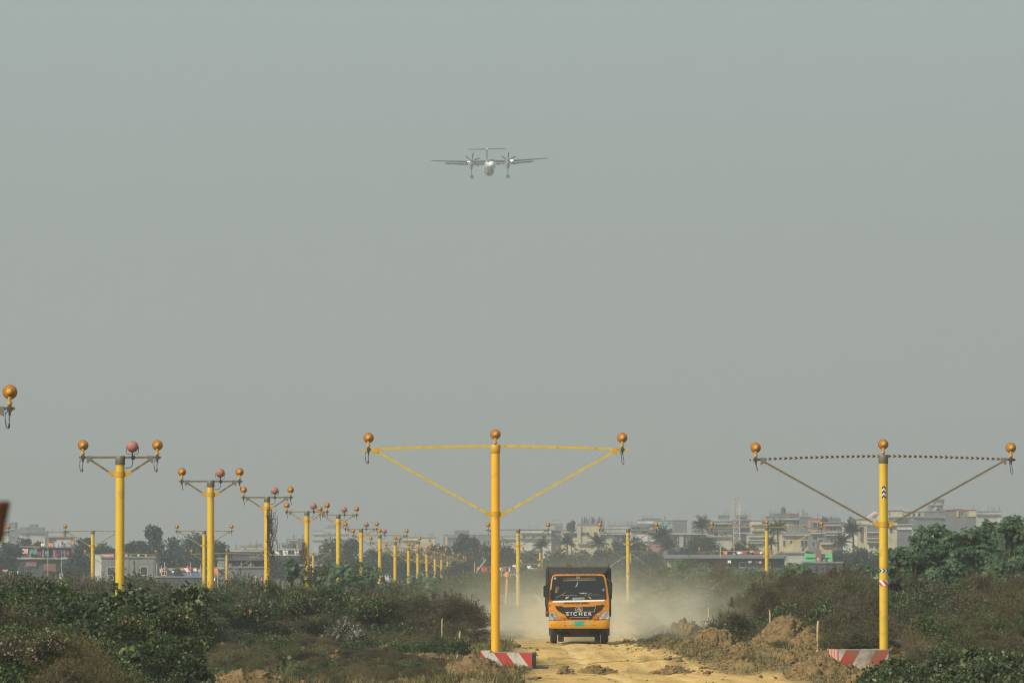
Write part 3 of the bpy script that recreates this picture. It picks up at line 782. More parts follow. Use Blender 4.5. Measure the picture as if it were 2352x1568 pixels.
bank('mound_weeds', 'thin weeds growing over the tall earth mound', [(1732, 1462), (1780, 1432), (1815, 1420), (1860, 1436), (1910, 1455)], [(1732, 1490), (1820, 1486), (1910, 1496)], 204, 194, .20, MX((W_, .5), (O_, .3), (D_, .3)), 21, gap=.45, back=1)
# right side
bank('olive_bank', 'olive brown bank of bushes right of the dirt track', [(1645, 1436), (1672, 1404), (1702, 1370), (1745, 1344), (1800, 1328), (1860, 1320), (1930, 1312), (2010, 1318), (2075, 1334)], [(1645, 1462), (1740, 1470), (1800, 1440), (1900, 1440), (2075, 1420)], 232, 206, .48,
     MX((G_, .22), (D_, .35), (O_, .5)), 11)
bank('brown_slope', 'brown weedy slope behind the right mast', [(1890, 1408), (1960, 1380), (2040, 1358), (2120, 1350), (2200, 1338), (2280, 1342), (2400, 1345)], [(1890, 1470), (2040, 1480), (2400, 1450)], 200, 186, .44,
     MX((G_, .10), (D_, .50), (O_, .25), (W_, .3)), 12)
bank('right_weeds', 'tall faded weeds on the lower right slope', [(2090, 1440), (2150, 1420), (2250, 1405), (2400, 1395)], [(2090, 1510), (2400, 1510)], 172, 160, .34, MX((D_, .35), (O_, .3), (G_, .12), (W_, .4)), 13)
bank('broadleaf_creeper', 'dark broad-leaved creeper in the bottom right corner', [(1965, 1572), (1990, 1545), (2020, 1525), (2060, 1522), (2110, 1530), (2170, 1510), (2260, 1504), (2400, 1506)], [(1965, 1600), (2400, 1590)], 114, 108, .26, MX((B_G, .75), (G_, .3)), 14)
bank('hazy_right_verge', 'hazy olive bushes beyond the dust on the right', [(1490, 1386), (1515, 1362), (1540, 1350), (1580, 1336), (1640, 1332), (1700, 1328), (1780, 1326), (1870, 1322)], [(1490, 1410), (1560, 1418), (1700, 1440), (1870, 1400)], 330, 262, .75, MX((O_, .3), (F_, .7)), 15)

# separate shrubs
def shrub(u, D, vt, wd, k, m, label, cat='shrub', flowers=None, seed=0, name='shrub', nfl=60, fsize=.05, n=7, vb=None):
    """a bush of its own made of n clumps"""
    r = random.Random(seed * 7 + 1); x = WX(u, D); gz = g(x, D); zt = W(u, vt, D).z; zb_ = gz if vb is None else W(u, vb, D).z; h = max(.25, zt - zb_)
    t = thing(name, label, cat, (x, D, gz)); A = []; S_ = []
    for i in range(n):
        a = 6.28 * i / n + r.uniform(-.4, .4); q = r.uniform(.25, .75) if i else 0; R = wd * r.uniform(.26, .36)
        z = (zb_ - gz) + (h - R * .9 if i == 0 else r.uniform(.15, .8) * (h - R * .8)); arr = kindarr(k); LV, SV = arr[r.randrange(len(arr))]
        loc = (math.cos(a) * q * wd * .5, math.sin(a) * q * wd * .4 - .1, max(0, z)); A.append(xform(LV, (R, R, R), a, loc)); S_.append(xform(SV, (R, R, R), a, loc))
    A = np.concatenate(A); S_ = np.concatenate(S_)
    link('foliage', np_mesh('foliage', A, quads(len(A) // 4), m), t)
    mb = MB(); mb.tube([(0, 0, -.05), (.03, 0, h * .5)], [.03, .012], 6); S2 = np.array(mb.v)
    link('stems', np_mesh('stems', S_, quads(len(S_) // 4), STEM), t)
    if flowers:
        rr = np.random.default_rng(seed + 50); idx = rr.integers(0, len(A) // 4, nfl * 6); P0 = A.reshape(-1, 4, 3)[idx, 2]
        out = P0[:, 1] * 1.0 - P0[:, 2] * .25; P0 = P0[np.argsort(out)][:nfl * 3][::3]; Vs = []
        for q in range(5):
            p = P0 + rr.normal(size=P0.shape) * fsize * .35 + np.array([0, -.04, .02]); d = unit(rr.normal(size=P0.shape) + np.array([0, -1, .3]))
            Vs.append(leafquads(p, d, fsize * .9, fsize * .8, rr))
        Vv = np.concatenate(Vs); link('flowers', np_mesh('flowers', Vv, quads(len(Vv) // 4), flowers), t)['kind'] = 'stuff'
    return t
FL_Y = leafmat('yellow_flower', [(.70, .38, .05), (.75, .22, .04), (.6, .45, .08)], trans=.2)
FL_P = leafmat('pink_flower', [(.55, .22, .16), (.62, .30, .12)], trans=.2)
FL_W = leafmat('white_flower', [(.50, .48, .46), (.36, .34, .34), (.62, .60, .56)], trans=.2)
FL_B = leafmat('faded_flower', [(.20, .16, .13), (.34, .27, .24), (.14, .10, .06)], trans=.2)
fl = [(510, 204, 1372, 1.5, 'green bush dotted with yellow flowers behind the leafy thicket', FL_Y, 60),
      (585, 203, 1384, 1.5, 'flowering bush at the foot of the third red lamp mast', FL_Y, 55),
      (690, 203, 1366, 1.5, 'bush with orange yellow flowers below the fourth red lamp mast', FL_Y, 55),
      (862, 206, 1378, 1.5, 'bush with small yellow flowers right of the sixth red lamp mast', FL_Y, 45),
      (400, 119, 1405, 1.0, 'leafy bush with peach flowers just left of the second red lamp mast', FL_P, 24),
      (300, 118, 1420, 1.0, 'leafy bush with a few pink and yellow flowers below the grey concrete house', FL_P, 18)]
for i, (u, D, vt, wd, lab, fm, n) in enumerate(fl): shrub(u, D, vt, wd, 'green', LM['green'], lab, flowers=fm, seed=i, nfl=n, name='flowering_bush', fsize=.05, vb=vt + 60)
shrub(795, 193, 1424, 1.15, 'weed', LM['olive'], 'clump of weeds covered in greyish white flowers in the left foreground', flowers=FL_W, seed=21, nfl=150, name='white_flowering_weed', fsize=.05)
shrub(826, 191, 1446, .8, 'weed', LM['olive'], 'smaller white-flowered weed at the right foot of the big white-flowered clump', flowers=FL_W, seed=23, nfl=80, name='white_flowering_weed', fsize=.05)
shrub(650, 190, 1470, .7, 'green', LM['green'], 'small fresh green bush low in the left foreground', seed=31)
shrub(628, 209, 1342, 1.1, 'green', LM['green'], 'bushy green shrub rising beside the dry vines', seed=32, vb=1420)
shrub(1040, 208, 1368, 1.5, 'dry', LM['dry'], 'rounded brown bush at the road end of the left bank', seed=33, n=10)
shrub(908, 206, 1374, 1.3, 'dry', LM['dry'], 'dark brown bush with bare upright shoots on the left bank', seed=34, n=9)
shrub(1762, 214, 1350, 1.6, 'dry', LM['dry'], 'dark shrub at the front of the right olive bank', seed=35, n=10)
shrub(1690, 208, 1410, 1.2, 'green', LM['dry'], 'low dark bush at the tip of the right bank', seed=36)
shrub(1905, 207, 1378, 1.1, 'green', LM['green'], 'yellow green bush below the olive bank near the right mast', seed=37)
shrub(2125, 172, 1432, 1.2, 'green', LM['green'], 'dark green bush on the slope right of the striped mast', seed=38)
shrub(1965, 186, 1452, .8, 'green', LM['olive'], 'small grey green bush above the faded block', seed=39)
shrub(120, 90, 1452, .8, 'dry', LM['olive'], 'blurred weed with faded pinkish flower heads at the lower left', flowers=FL_B, seed=40, nfl=90, name='flowering_weed', fsize=.045, vb=1540)
shrub(30, 91, 1462, .8, 'dry', LM['olive'], 'blurred weed with pale flower heads in the bottom left corner', flowers=FL_B, seed=41, nfl=70, name='flowering_weed', fsize=.045, vb=1550)
shrub(1988, 109, 1545, .35, 'big', LM['big'], 'small broad-leaved seedling at the left tip of the corner creeper', seed=42, n=4)

# dark shoots standing above the thickets
def spikes(label, pts, m, h0, h1, seed):
    r = random.Random(seed); V = []; S = []
    rr = np.random.default_rng(seed)
    for (u, D, vt) in pts:
        p = W(u, vt, D); h = r.uniform(h0, h1); lean = r.gauss(0, .12)
        n = 34; t = rr.uniform(.0, 1, n)
        base = np.stack([p.x - lean * h * (1 - t), np.full(n, D), p.z - h * (1 - t)], 1) + rr.normal(size=(n, 3)) * .03
        d = unit(rr.normal(size=(n, 3)) + np.array([0, 0, .9])); V.append(leafquads(base, d, .075 * (1.2 - t * .5), .032, rr))
        S.append(np.array([[p.x - lean * h - .008, D, p.z - h], [p.x - lean * h + .008, D, p.z - h], [p.x + .004, D, p.z], [p.x - .004, D, p.z]]))
    A = np.concatenate(V); B = np.concatenate(S)
    me = np_mesh('weed_shoots', np.concatenate([A, B]), quads((len(A) + len(B)) // 4), [m, STEM], np.concatenate([np.zeros(len(A) // 4), np.ones(len(B) // 4)]))
    kind(link('weed_shoots', me), 'stuff', label)
rs = random.Random(5)
prL = [(0, 1322), (130, 1316), (250, 1326), (340, 1350), (470, 1352), (560, 1340), (640, 1330), (700, 1336), (760, 1352), (860, 1358), (950, 1354), (1050, 1360), (1085, 1390)]
spikes('upright dry shoots standing above the left thickets', [(u_, 200 if u_ < 480 else 210, interp(prL, u_) + rs.gauss(0, 7)) for u_ in [rs.uniform(0, 1085) for _ in range(90)]], LM['twig'], .25, .6, 3)
prR = [(1655, 1405), (1700, 1352), (1760, 1322), (1860, 1305), (1960, 1292), (2050, 1310), (2150, 1325), (2352, 1318)]
spikes('upright dry shoots standing above the right banks', [(u_, 216 if u_ < 2050 else 188, interp(prR, u_) + rs.gauss(0, 7)) for u_ in [rs.uniform(1655, 2352) for _ in range(70)]], LM['dry'], .25, .6, 4)

prW = [(0, 1322), (40, 1308), (90, 1304), (150, 1312), (200, 1314), (250, 1308), (300, 1328), (380, 1334), (450, 1338)]
spikes('wispy twigs rising above the left brush against the far houses', [(u_, 197, interp(prW, u_) + abs(rs.gauss(0, 12))) for u_ in [rs.uniform(0, 460) for _ in range(95)]], LM['twig'], .6, 1.1, 6)
spikes('dark leafy shoots above the flowering bushes', [(u_, 214, 1322 + abs(rs.gauss(0, 14)) + (u_ - 560) * .07) for u_ in [rs.uniform(560, 960) for _ in range(60)]], LM['green'], .5, .9, 7)
# castor oil shrubs with star-shaped leaves
def palmate(p, d, nrm, size, rng):
    """star leaves of 7 lobes; p,d,nrm (n,3)"""
    s = unit(np.cross(d, nrm)); V = []
    for k in range(7):
        a = (k - 3) * .62; ln = size * (1.0 - .12 * abs(k - 3))
        dd = d * math.cos(a) + s * math.sin(a); sd_ = -d * math.sin(a) + s * math.cos(a)
        ln = ln[:, None]
        V.append(np.stack([p, p + dd * ln * .55 + sd_ * ln * .17 - nrm * ln * .03, p + dd * ln - nrm * ln * .14, p + dd * ln * .55 - sd_ * ln * .17 - nrm * ln * .03], 1))
    return np.concatenate([v.reshape(-1, 3) for v in V])
CASTOR = leafmat('castor_leaf', [(.014, .036, .017), (.030, .068, .030), (.052, .10, .044), (.12, .17, .085)], pos=[0, .35, .75, 1], trans=.22, rough=.6)
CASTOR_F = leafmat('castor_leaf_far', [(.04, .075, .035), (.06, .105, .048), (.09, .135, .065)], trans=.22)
def castor(u, D, vt, wid, n, label, size=.20, m=None, seed=1, clusters=26, base_z=None, depth=None, cl=.34):
    rng = np.random.default_rng(seed)
    x = WX(u, D); gz = g(x, D) if base_z is None else base_z; H = W(u, vt, D).z - gz; R = wid / 2
    t = thing('castor_shrub', label, 'shrub', (x, D, gz))
    C = rng.normal(size=(clusters, 3)); C = unit(C) * rng.uniform(.35, 1.05, (clusters, 1)) ** .6
    C = C * np.array([R * .82, (depth or R) * .7, H * .34]) + np.array([0, 0, H * .60]); C[:, 2] = np.clip(C[:, 2], H * .15, H * .93)
    k = rng.integers(0, clusters, n); v = unit(rng.normal(size=(n, 3)) + np.array([0, -.25, .35])); cr = rng.uniform(.6, 1.25, (n, 1)) * (R * cl + .05)
    p = C[k] + v * cr * np.array([1, 1, .8])
    nrm = unit(v * .7 + np.array([0, -.35, .75]) + rng.normal(size=(n, 3)) * .3)
    d0 = unit(v + np.array([0, 0, -.5]) + rng.normal(size=(n, 3)) * .5); d = unit(d0 - nrm * np.sum(d0 * nrm, 1, keepdims=True))
    V = palmate(p, d, nrm, size * rng.uniform(.55, 1.15, n), rng)
    me = np_mesh('foliage', V, quads(len(V) // 4), m or CASTOR)
    # lobes of a leaf share a colour because they share their foot
    link('foliage', me, t)
    mb = MB()
    for i in range(clusters):
        c = Vector(C[i]); q = Vector((c.x * .25, c.y * .25, 0)); mid = (c + q) / 2 + Vector((c.x * .12, 0, .05 * H))
        mb.tube([q, mid, c, c + Vector((0, 0, R * .2))], [.030, .022, .014, .006], 5)
    part('stems', mb, mat('castor_stem', (.10, .075, .05), .7, var=.3), t)
    return t
castor(2085, 208, 1222, 1.7, 1330, 'low left end of the big castor oil thicket beside the right mast', seed=1, clusters=46, cl=.22)
castor(2150, 212, 1192, 2.5, 2090, 'star-leaved castor oil shrub just right of the striped mast', seed=2, clusters=46, cl=.22)
castor(2235, 214, 1198, 2.6, 2185, 'middle castor oil shrub of the big green thicket', seed=3, clusters=46, cl=.22)
castor(2322, 210, 1168, 2.5, 2280, 'tallest castor oil shrub at the right edge', seed=4, clusters=46, cl=.22)
castor(2056, 208, 1234, 1.4, 700, 'outermost castor oil shrub touching the striped mast on its right', seed=25, clusters=30, cl=.26)
castor(2262, 222, 1184, 2.0, 1300, 'castor oil shrub just left of the tallest one at the right edge', seed=26, clusters=40, cl=.24)
castor(2120, 219, 1214, 2.0, 1200, 'castor oil shrub filling the low dip left in the big green thicket', seed=27, clusters=40, cl=.24)
castor(2200, 220, 1200, 2.2, 1300, 'castor oil shrub at the back of the big green thicket, middle', seed=28, clusters=40, cl=.24)
castor(2282, 219, 1188, 2.2, 1300, 'castor oil shrub at the back of the big green thicket, right of middle', seed=29, clusters=40, cl=.24)
castor(2190, 206, 1262, 2.2, 1520, 'lower castor oil shrub in front of the green thicket', seed=5, clusters=46, cl=.22)
castor(2300, 204, 1275, 2.1, 1330, 'dark lower castor oil shrub near the right edge', seed=6, clusters=46, cl=.22)
castor(632, 232, 1290, .85, 260, 'green castor oil plant right of the dry vines', seed=7, clusters=9, size=.19)
castor(548, 230, 1322, .85, 150, 'small castor oil plant left of the third red lamp mast', seed=8, clusters=7, size=.17)
castor(672, 235, 1268, 1.0, 320, 'taller dark castor oil plant between the two vine-hung masts', seed=9, clusters=11, size=.19)
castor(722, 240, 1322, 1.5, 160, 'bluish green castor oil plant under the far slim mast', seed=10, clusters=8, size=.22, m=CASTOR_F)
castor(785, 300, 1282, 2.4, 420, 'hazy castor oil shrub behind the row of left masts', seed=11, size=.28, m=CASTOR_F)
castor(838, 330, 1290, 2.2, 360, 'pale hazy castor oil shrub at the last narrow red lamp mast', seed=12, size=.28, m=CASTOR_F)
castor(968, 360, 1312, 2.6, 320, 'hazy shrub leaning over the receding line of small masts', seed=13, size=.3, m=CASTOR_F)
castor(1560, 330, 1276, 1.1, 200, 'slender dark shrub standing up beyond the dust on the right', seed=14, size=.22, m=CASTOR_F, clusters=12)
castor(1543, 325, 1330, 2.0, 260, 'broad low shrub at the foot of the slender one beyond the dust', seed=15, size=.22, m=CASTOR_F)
castor(1738, 330, 1300, 1.6, 200, 'green papaya-like shrub left of the wide mast below the rooftops', seed=16, size=.3, m=CASTOR, clusters=8)
castor(1778, 335, 1290, 1.3, 160, 'green shrub just right of the wide mast below the rooftops', seed=17, size=.3, m=CASTOR, clusters=7)
castor(1820, 300, 1281, 1.9, 300, 'castor oil shrub in front of the grey wall left of the green shack', seed=18, size=.3, m=CASTOR, clusters=10)
castor(1975, 260, 1272, 1.7, 300, 'castor oil shrub rising left of the striped mast', seed=19, size=.26, m=CASTOR, clusters=9)
castor(2040, 235, 1262, 1.1, 200, 'castor oil shrub just behind the striped mast', seed=20, size=.24, m=CASTOR, clusters=8)

castor(1598, 470, 1296, 2.6, 260, 'hazy bush before the cream end of the long grey shed', seed=31, size=.34, m=CASTOR_F)
castor(1655, 480, 1304, 3.0, 260, 'hazy bush before the doorway of the long grey shed', seed=32, size=.34, m=CASTOR_F)
castor(1716, 470, 1302, 2.6, 240, 'hazy bush between the two wide masts before the grey shed', seed=33, size=.34, m=CASTOR_F)
# blurred stalk near the camera: a drooping leafy seedling
t = thing('leafy_seedling', 'out of focus seedling with large drooping leaves in the left foreground', 'seedling', (WX(660, 74), 74, g(WX(660, 74), 74)))
ztop = W(660, 1512, 74).z - t.location.z
part('stem', MB().tube([(0, 0, 0), (.01, 0, ztop * .5), (.0, 0, ztop)], [.009, .007, .004], 6), mat('green_stem', (.10, .10, .04), .6), t)
for i, (dx, dz, tx, tz, w_) in enumerate([(0, 0, -.05, -.10, .07), (0, .01, .04, -.14, .07), (0, -.02, -.02, -.20, .08), (.0, .02, .07, .0, .06), (0, .02, -.08, .01, .05)]):
    p = Vector((dx, 0, ztop + dz)); q = p + Vector((tx, -.03 * i, tz)); d = (q - p); s_ = Vector((w_ * .5, .03, 0)) if abs(tz) > .05 else Vector((0, .02, w_ * .5))
    m_ = MB().add([p, p + d * .4 + s_, q, p + d * .4 - s_, p + d * .45 + Vector((0, .012, 0))], [(0, 1, 4), (1, 2, 4), (2, 3, 4), (3, 0, 4)])
    part('leaf', m_, mat('seedling_leaf', (.10, .13, .045), .5, var=.2), t)
# blurred rusty post close to the camera, left edge
tp = W(9, 1150, 16); px_ = tp.x
t = thing('rusty_post', 'out of focus rusty brown post very close at the left edge', 'post', (px_ - .02, 16, 0))
RU = mat('rusty_brown', (.085, .028, .012), .8, var=.4, vscale=20)
part('post_shaft', MB().tube([(-.035, 0, 0), (-.026, 0, tp.z - .13), (-.012, 0, tp.z - .05)], [.02, .02, .022], 12), RU, t)
part('post_head', MB().lathe([(.02, tp.z - .12), (.032, tp.z - .05), (.040, tp.z - .01), (.038, tp.z)], o=(-.002, 0, 0), n=16), RU, t)

# ------------------------------------------------------------------ grass, clods, stakes
def blades(name, label, n, region, h, w, m, seed):
    r = np.random.default_rng(seed)
    u = r.uniform(region[0], region[1], n * 3); D = r.uniform(region[2], region[3], n * 3); x = (u - 1176) / F * D
    keep = (road_mask(x, D) < .35) & (fbm(x * .8, D * .25, seed) > -.12); x = x[keep][:n]; D = D[keep][:n]; n = len(x)
    z = G(x, D); hh = r.uniform(h[0], h[1], n) * (1 + fbm(x, D * .3, 8)); lean = r.normal(size=(n, 2)) * .35
    ang = r.uniform(-.9, .9, n); s = np.stack([np.cos(ang), np.sin(ang), np.zeros(n)], 1) * w
    p = np.stack([x, D, z - .01], 1); tip = p + np.stack([lean[:, 0] * hh, lean[:, 1] * hh, hh], 1)
    mid = p + (tip - p) * .5 + np.stack([np.zeros(n), np.zeros(n), hh * .08], 1)
    V = np.stack([p - s, p + s, mid + s * .8, tip, mid - s * .8], 1).reshape(-1, 3)
    o = link(name, np_mesh(name, V, np.arange(n * 5).reshape(-1, 5), m)); kind(o, 'stuff', label); return o
GR_D = leafmat('dry_grass_blade', [(.07, .055, .022), (.15, .115, .045), (.09, .10, .028), (.27, .21, .09)], trans=.25)
GR_G = leafmat('green_grass_blade', [(.06, .075, .02), (.10, .11, .03), (.17, .14, .05)], trans=.25)
blades('dry_grass', 'dry yellow grass over the left foreground', 24000, (200, 1210, 158, 206), (.06, .34), .011, GR_D, 1)
blades('dry_grass', 'dry grass along the right edge of the track', 9000, (1480, 2352, 160, 245), (.06, .30), .011, GR_D, 2)
blades('green_grass', 'short greenish grass left of the track behind the yellow mast', 22000, (940, 1240, 176, 300), (.04, .13), .010, GR_G, 3)
blades('green_grass', 'short greenish grass on the right verge', 9000, (1480, 1750, 190, 300), (.04, .12), .010, GR_G, 4)

def ico():
    import bmesh
    bm = bmesh.new(); bmesh.ops.create_icosphere(bm, subdivisions=1, radius=1)
    V = np.array([v.co[:] for v in bm.verts]); Fc = np.array([[v.index for v in f.verts] for f in bm.faces]); bm.free(); return V, Fc
IV, IF = ico()
CLOD = mat('clod_soil', (.19, .125, .055), .95, var=.5, vscale=3.5, dirt=(.075, .065, .026), dirt_amt=.6, dscale=1.6, spec=.1, bump=.9, bscale=9)
def clods(name, label, pts, seed, m=CLOD):
    """pts: (x, y, z, size)"""
    r = np.random.default_rng(seed); V = []; Q = []; o = 0
    for (x, y, z, s) in pts:
        sc_ = s * r.uniform(.5, 1.4, 3) * np.array([1, 1, .65]); off = r.uniform(0, 50, 2)
        k = 1 + .45 * fbm(IV[:, 0] * 1.3 + off[0], IV[:, 1] * 1.3 + IV[:, 2] * 1.7 + off[1], seed) * 2 + r.normal(size=len(IV)) * .20
        v = IV * k[:, None] * sc_; a = r.uniform(0, 6.28); c, n_ = math.cos(a), math.sin(a)
        v = v @ np.array([[c, n_, 0], [-n_, c, 0], [0, 0, 1]]) + np.array([x, y, z + s * .2])
        V.append(v); Q.append(IF + o); o += len(IV)
    ob = link(name, np_mesh(name, np.concatenate(V), np.concatenate(Q), m)); kind(ob, 'stuff', label); return ob
rc = random.Random(3)
pts = []
for i in range(2600):                                             # right-hand edge
    D = rc.uniform(162, 240); x = road_c(D) + road_w(D) + rc.gauss(.9, .75) + (0 if D > 175 else rc.uniform(0, 2.5))
    pts.append((float(x), D, g(x, D), abs(rc.gauss(0, .045)) + .015))
for i in range(200):
    D = rc.uniform(150, 215); x = rc.uniform(float(road_c(D) - road_w(D)), float(road_c(D) + road_w(D))); pts.append((x, D, g(x, D), abs(rc.gauss(0, .02)) + .012))
clods('soil_clods', 'earth clods scattered along the right edge of the track', pts, 1)
pts = []
for i in range(1300):
    D = rc.uniform(160, 197); x = WX(rc.uniform(420, 1235), D); x = min(x, float(road_c(D) - road_w(D)) + .3) if rc.random() < .7 else x
    if fbm(x * .5, D * .1, 43) < -.05 and rc.random() < .8: continue
    pts.append((x, D, g(x, D), abs(rc.gauss(0, .055)) + .018))
clods('soil_clods', 'earth clods lying over the left foreground', pts, 2)

MCL = []
def mound(u, vb, vt, wu, label, depth=1.6, seed=0, rock=1.0):
    """heap of dug soil whose foot shows at vb and crest at vt"""
    Db = Dg(u, vb); D = Db + depth * .75; x0 = WX(u, D); w = wu / F * D; gz = g(x0, D); H = max(.05, W(u, vt, D).z - gz)
    n = 60; V = []; Q = []; rr_ = np.random.default_rng(seed)
    aa, bb = np.meshgrid(np.linspace(-1, 1, n + 1), np.linspace(-1, 1, n + 1)); x = aa * w / 2; y = bb * depth
    rad = np.hypot(aa, bb) * (1 + .25 * fbm(aa * 1.3 + seed, bb * 1.3, seed))
    rad = rad * (1 + .30 * fbm(aa * 2.3 + seed * 3, bb * 2.3, seed + 9)); k = (1 - ss(.1, 1.0, rad)) * .9 + .1 * np.clip(1 - rad, 0, 1); edge = np.clip((1 - rad) * 5, 0, 1)
    z = H * k * (1 + .25 * fbm(aa * 2 + seed, bb * 2, seed + 5)) + edge * rock * (.22 * np.abs(fbm(x * 2.0, y * 1.2, seed + 1)) + .16 * np.abs(fbm(x * 6, y * 3, seed + 2)) + .018 * rr_.normal(size=x.shape)) * min(1, H * 3 + .2) - (rad > 1) * .05
    z = z + G(x0 + x, D + y) - gz
    V = np.stack([x.ravel(), y.ravel(), z.ravel()], 1)
    ii, jj = np.meshgrid(np.arange(n), np.arange(n), indexing='ij'); q = (ii * (n + 1) + jj).ravel(); Q = np.stack([q, q + 1, q + n + 2, q + n + 1], 1)
    t = thing('earth_mound', label, 'mound', (x0, D, gz), me=np_mesh('earth_mound', V, Q, CLOD))
    for q in range(int(30 + w * H * 90 + w * 20)):
        i = rr_.integers(2, n - 1); j = rr_.integers(1, int(n * .6)); vx = V[j * (n + 1) + i]
        MCL.append((x0 + vx[0], D + vx[1], gz + vx[2] - .01, abs(rr_.normal(0, .035)) + .015))
    return t
mound(1805, 1488, 1420, 185, 'tall mound of dug earth in front of the right bushes', 3.2, 1)
mound(1862, 1494, 1448, 110, 'lower grassy shoulder right of the tall earth mound', 2.5, 2)
mound(1582, 1470, 1441, 130, 'rough heap of clods at the right edge of the track near the truck', 2.4, 3, rock=1.6)
mound(1524, 1462, 1444, 90, 'long low heap of clods beyond the truck shadow', 2.4, 13, rock=1.4)
mound(1640, 1488, 1458, 120, 'low heap of clods in front of the right bank', 2.4, 4, rock=1.6)
mound(1702, 1502, 1483, 60, 'small rounded heap by the right edge of the dirt track', 1.5, 5, rock=1.3)
mound(1900, 1560, 1520, 200, 'heap of orange soil piled against the faded block', 2.6, 6, rock=1.3)
mound(1840, 1524, 1500, 120, 'low spread of clods left of the faded block', 2.4, 26, rock=1.5)
mound(2000, 1575, 1535, 120, 'heap of soil beneath the corner creeper', 2.0, 16, rock=1.2)
mound(1372, 1545, 1532, 92, 'small heap of soil in the middle of the track', 1.0, 7, rock=.5)
mound(1296, 1547, 1533, 42, 'dark flat lump lying beside the red and white block', .5, 8, rock=.3)
mound(1540, 1545, 1532, 96, 'small crumbly heap on the track in the right foreground', 1.0, 9, rock=.5)
mound(1085, 1558, 1520, 230, 'mound of loose earth banked against the red and white block', 2.6, 10, rock=1.2)
mound(890, 1520, 1486, 90, 'light brown earth mound in the left foreground', 2.4, 11)
mound(985, 1526, 1500, 130, 'low earth mound beside the leaning stake', 2.6, 12)
mound(775, 1534, 1510, 150, 'dark turned soil in front of the white-flowered weeds', 2.4, 14)
mound(1962, 1488, 1450, 80, 'sandy bump above the faded block left of the striped mast', 2, 17)
mound(2085, 1500, 1462, 100, 'bare orange bank right of the striped mast', 2, 18)
mound(560, 1582, 1556, 240, 'strip of yellow clods along the bottom edge', 2.4, 15, rock=1.5)

clods('soil_clods', 'broken clods lying on the earth heaps beside the track', MCL, 5, mat('clod_soil_light', (.21, .14, .065), .95, var=.6, vscale=2.5, spec=.1, bump=.6, bscale=14))
BAM = mat('bamboo', (.50, .37, .19), .6, var=.25, vscale=9)
def stake(ub, vb, ut, vt, D, r_, label, m=BAM):
    b, t2 = W(ub, vb, D), W(ut, vt, D); gz = min(b.z, g(b.x, D)) - .1
    t = thing('stake', label, 'stake', (b.x, D, gz), group='thin wooden stakes along the track')
    d = Vector((t2.x - b.x, .05, t2.z - gz)); mb = MB(); k = 6
    mb.tube([d * (i / k) + Vector((rc.gauss(0, .006), 0, 0)) for i in range(k + 1)], [r_ * (1 + (.15 if i % 2 else 0)) for i in range(k + 1)], 7)
    part('shaft', mb, m, t); return t
stake(1049, 1507, 1057, 1448, 187, .022, 'leaning pale stake left of the red and white block')
stake(1015, 1442, 1015, 1419, 201, .018, 'short stake at the foot of the left bank')
stake(1502, 1416, 1502, 1374, 285, .022, 'thin stake standing in the dust far right of the truck')
stake(1624, 1434, 1628, 1395, 222, .022, 'pale stake behind the heap of clods on the right')
stake(1642, 1466, 1637, 1411, 208, .015, 'dark thin stake leaning left before the right bank', mat('dark_cane', (.13, .07, .035), .7))
stake(1769, 1434, 1768, 1399, 199.5, .024, 'pale stake on the slope of the tall earth mound')
stake(1877, 1492, 1879, 1425, 189, .032, 'thickest stake, upright just left of the faded block')
stake(1440, 1420, 1441, 1400, 300, .02, 'short red and white post end in the dust beside the striped mast', mat('red_end', (.5, .2, .15), .7))
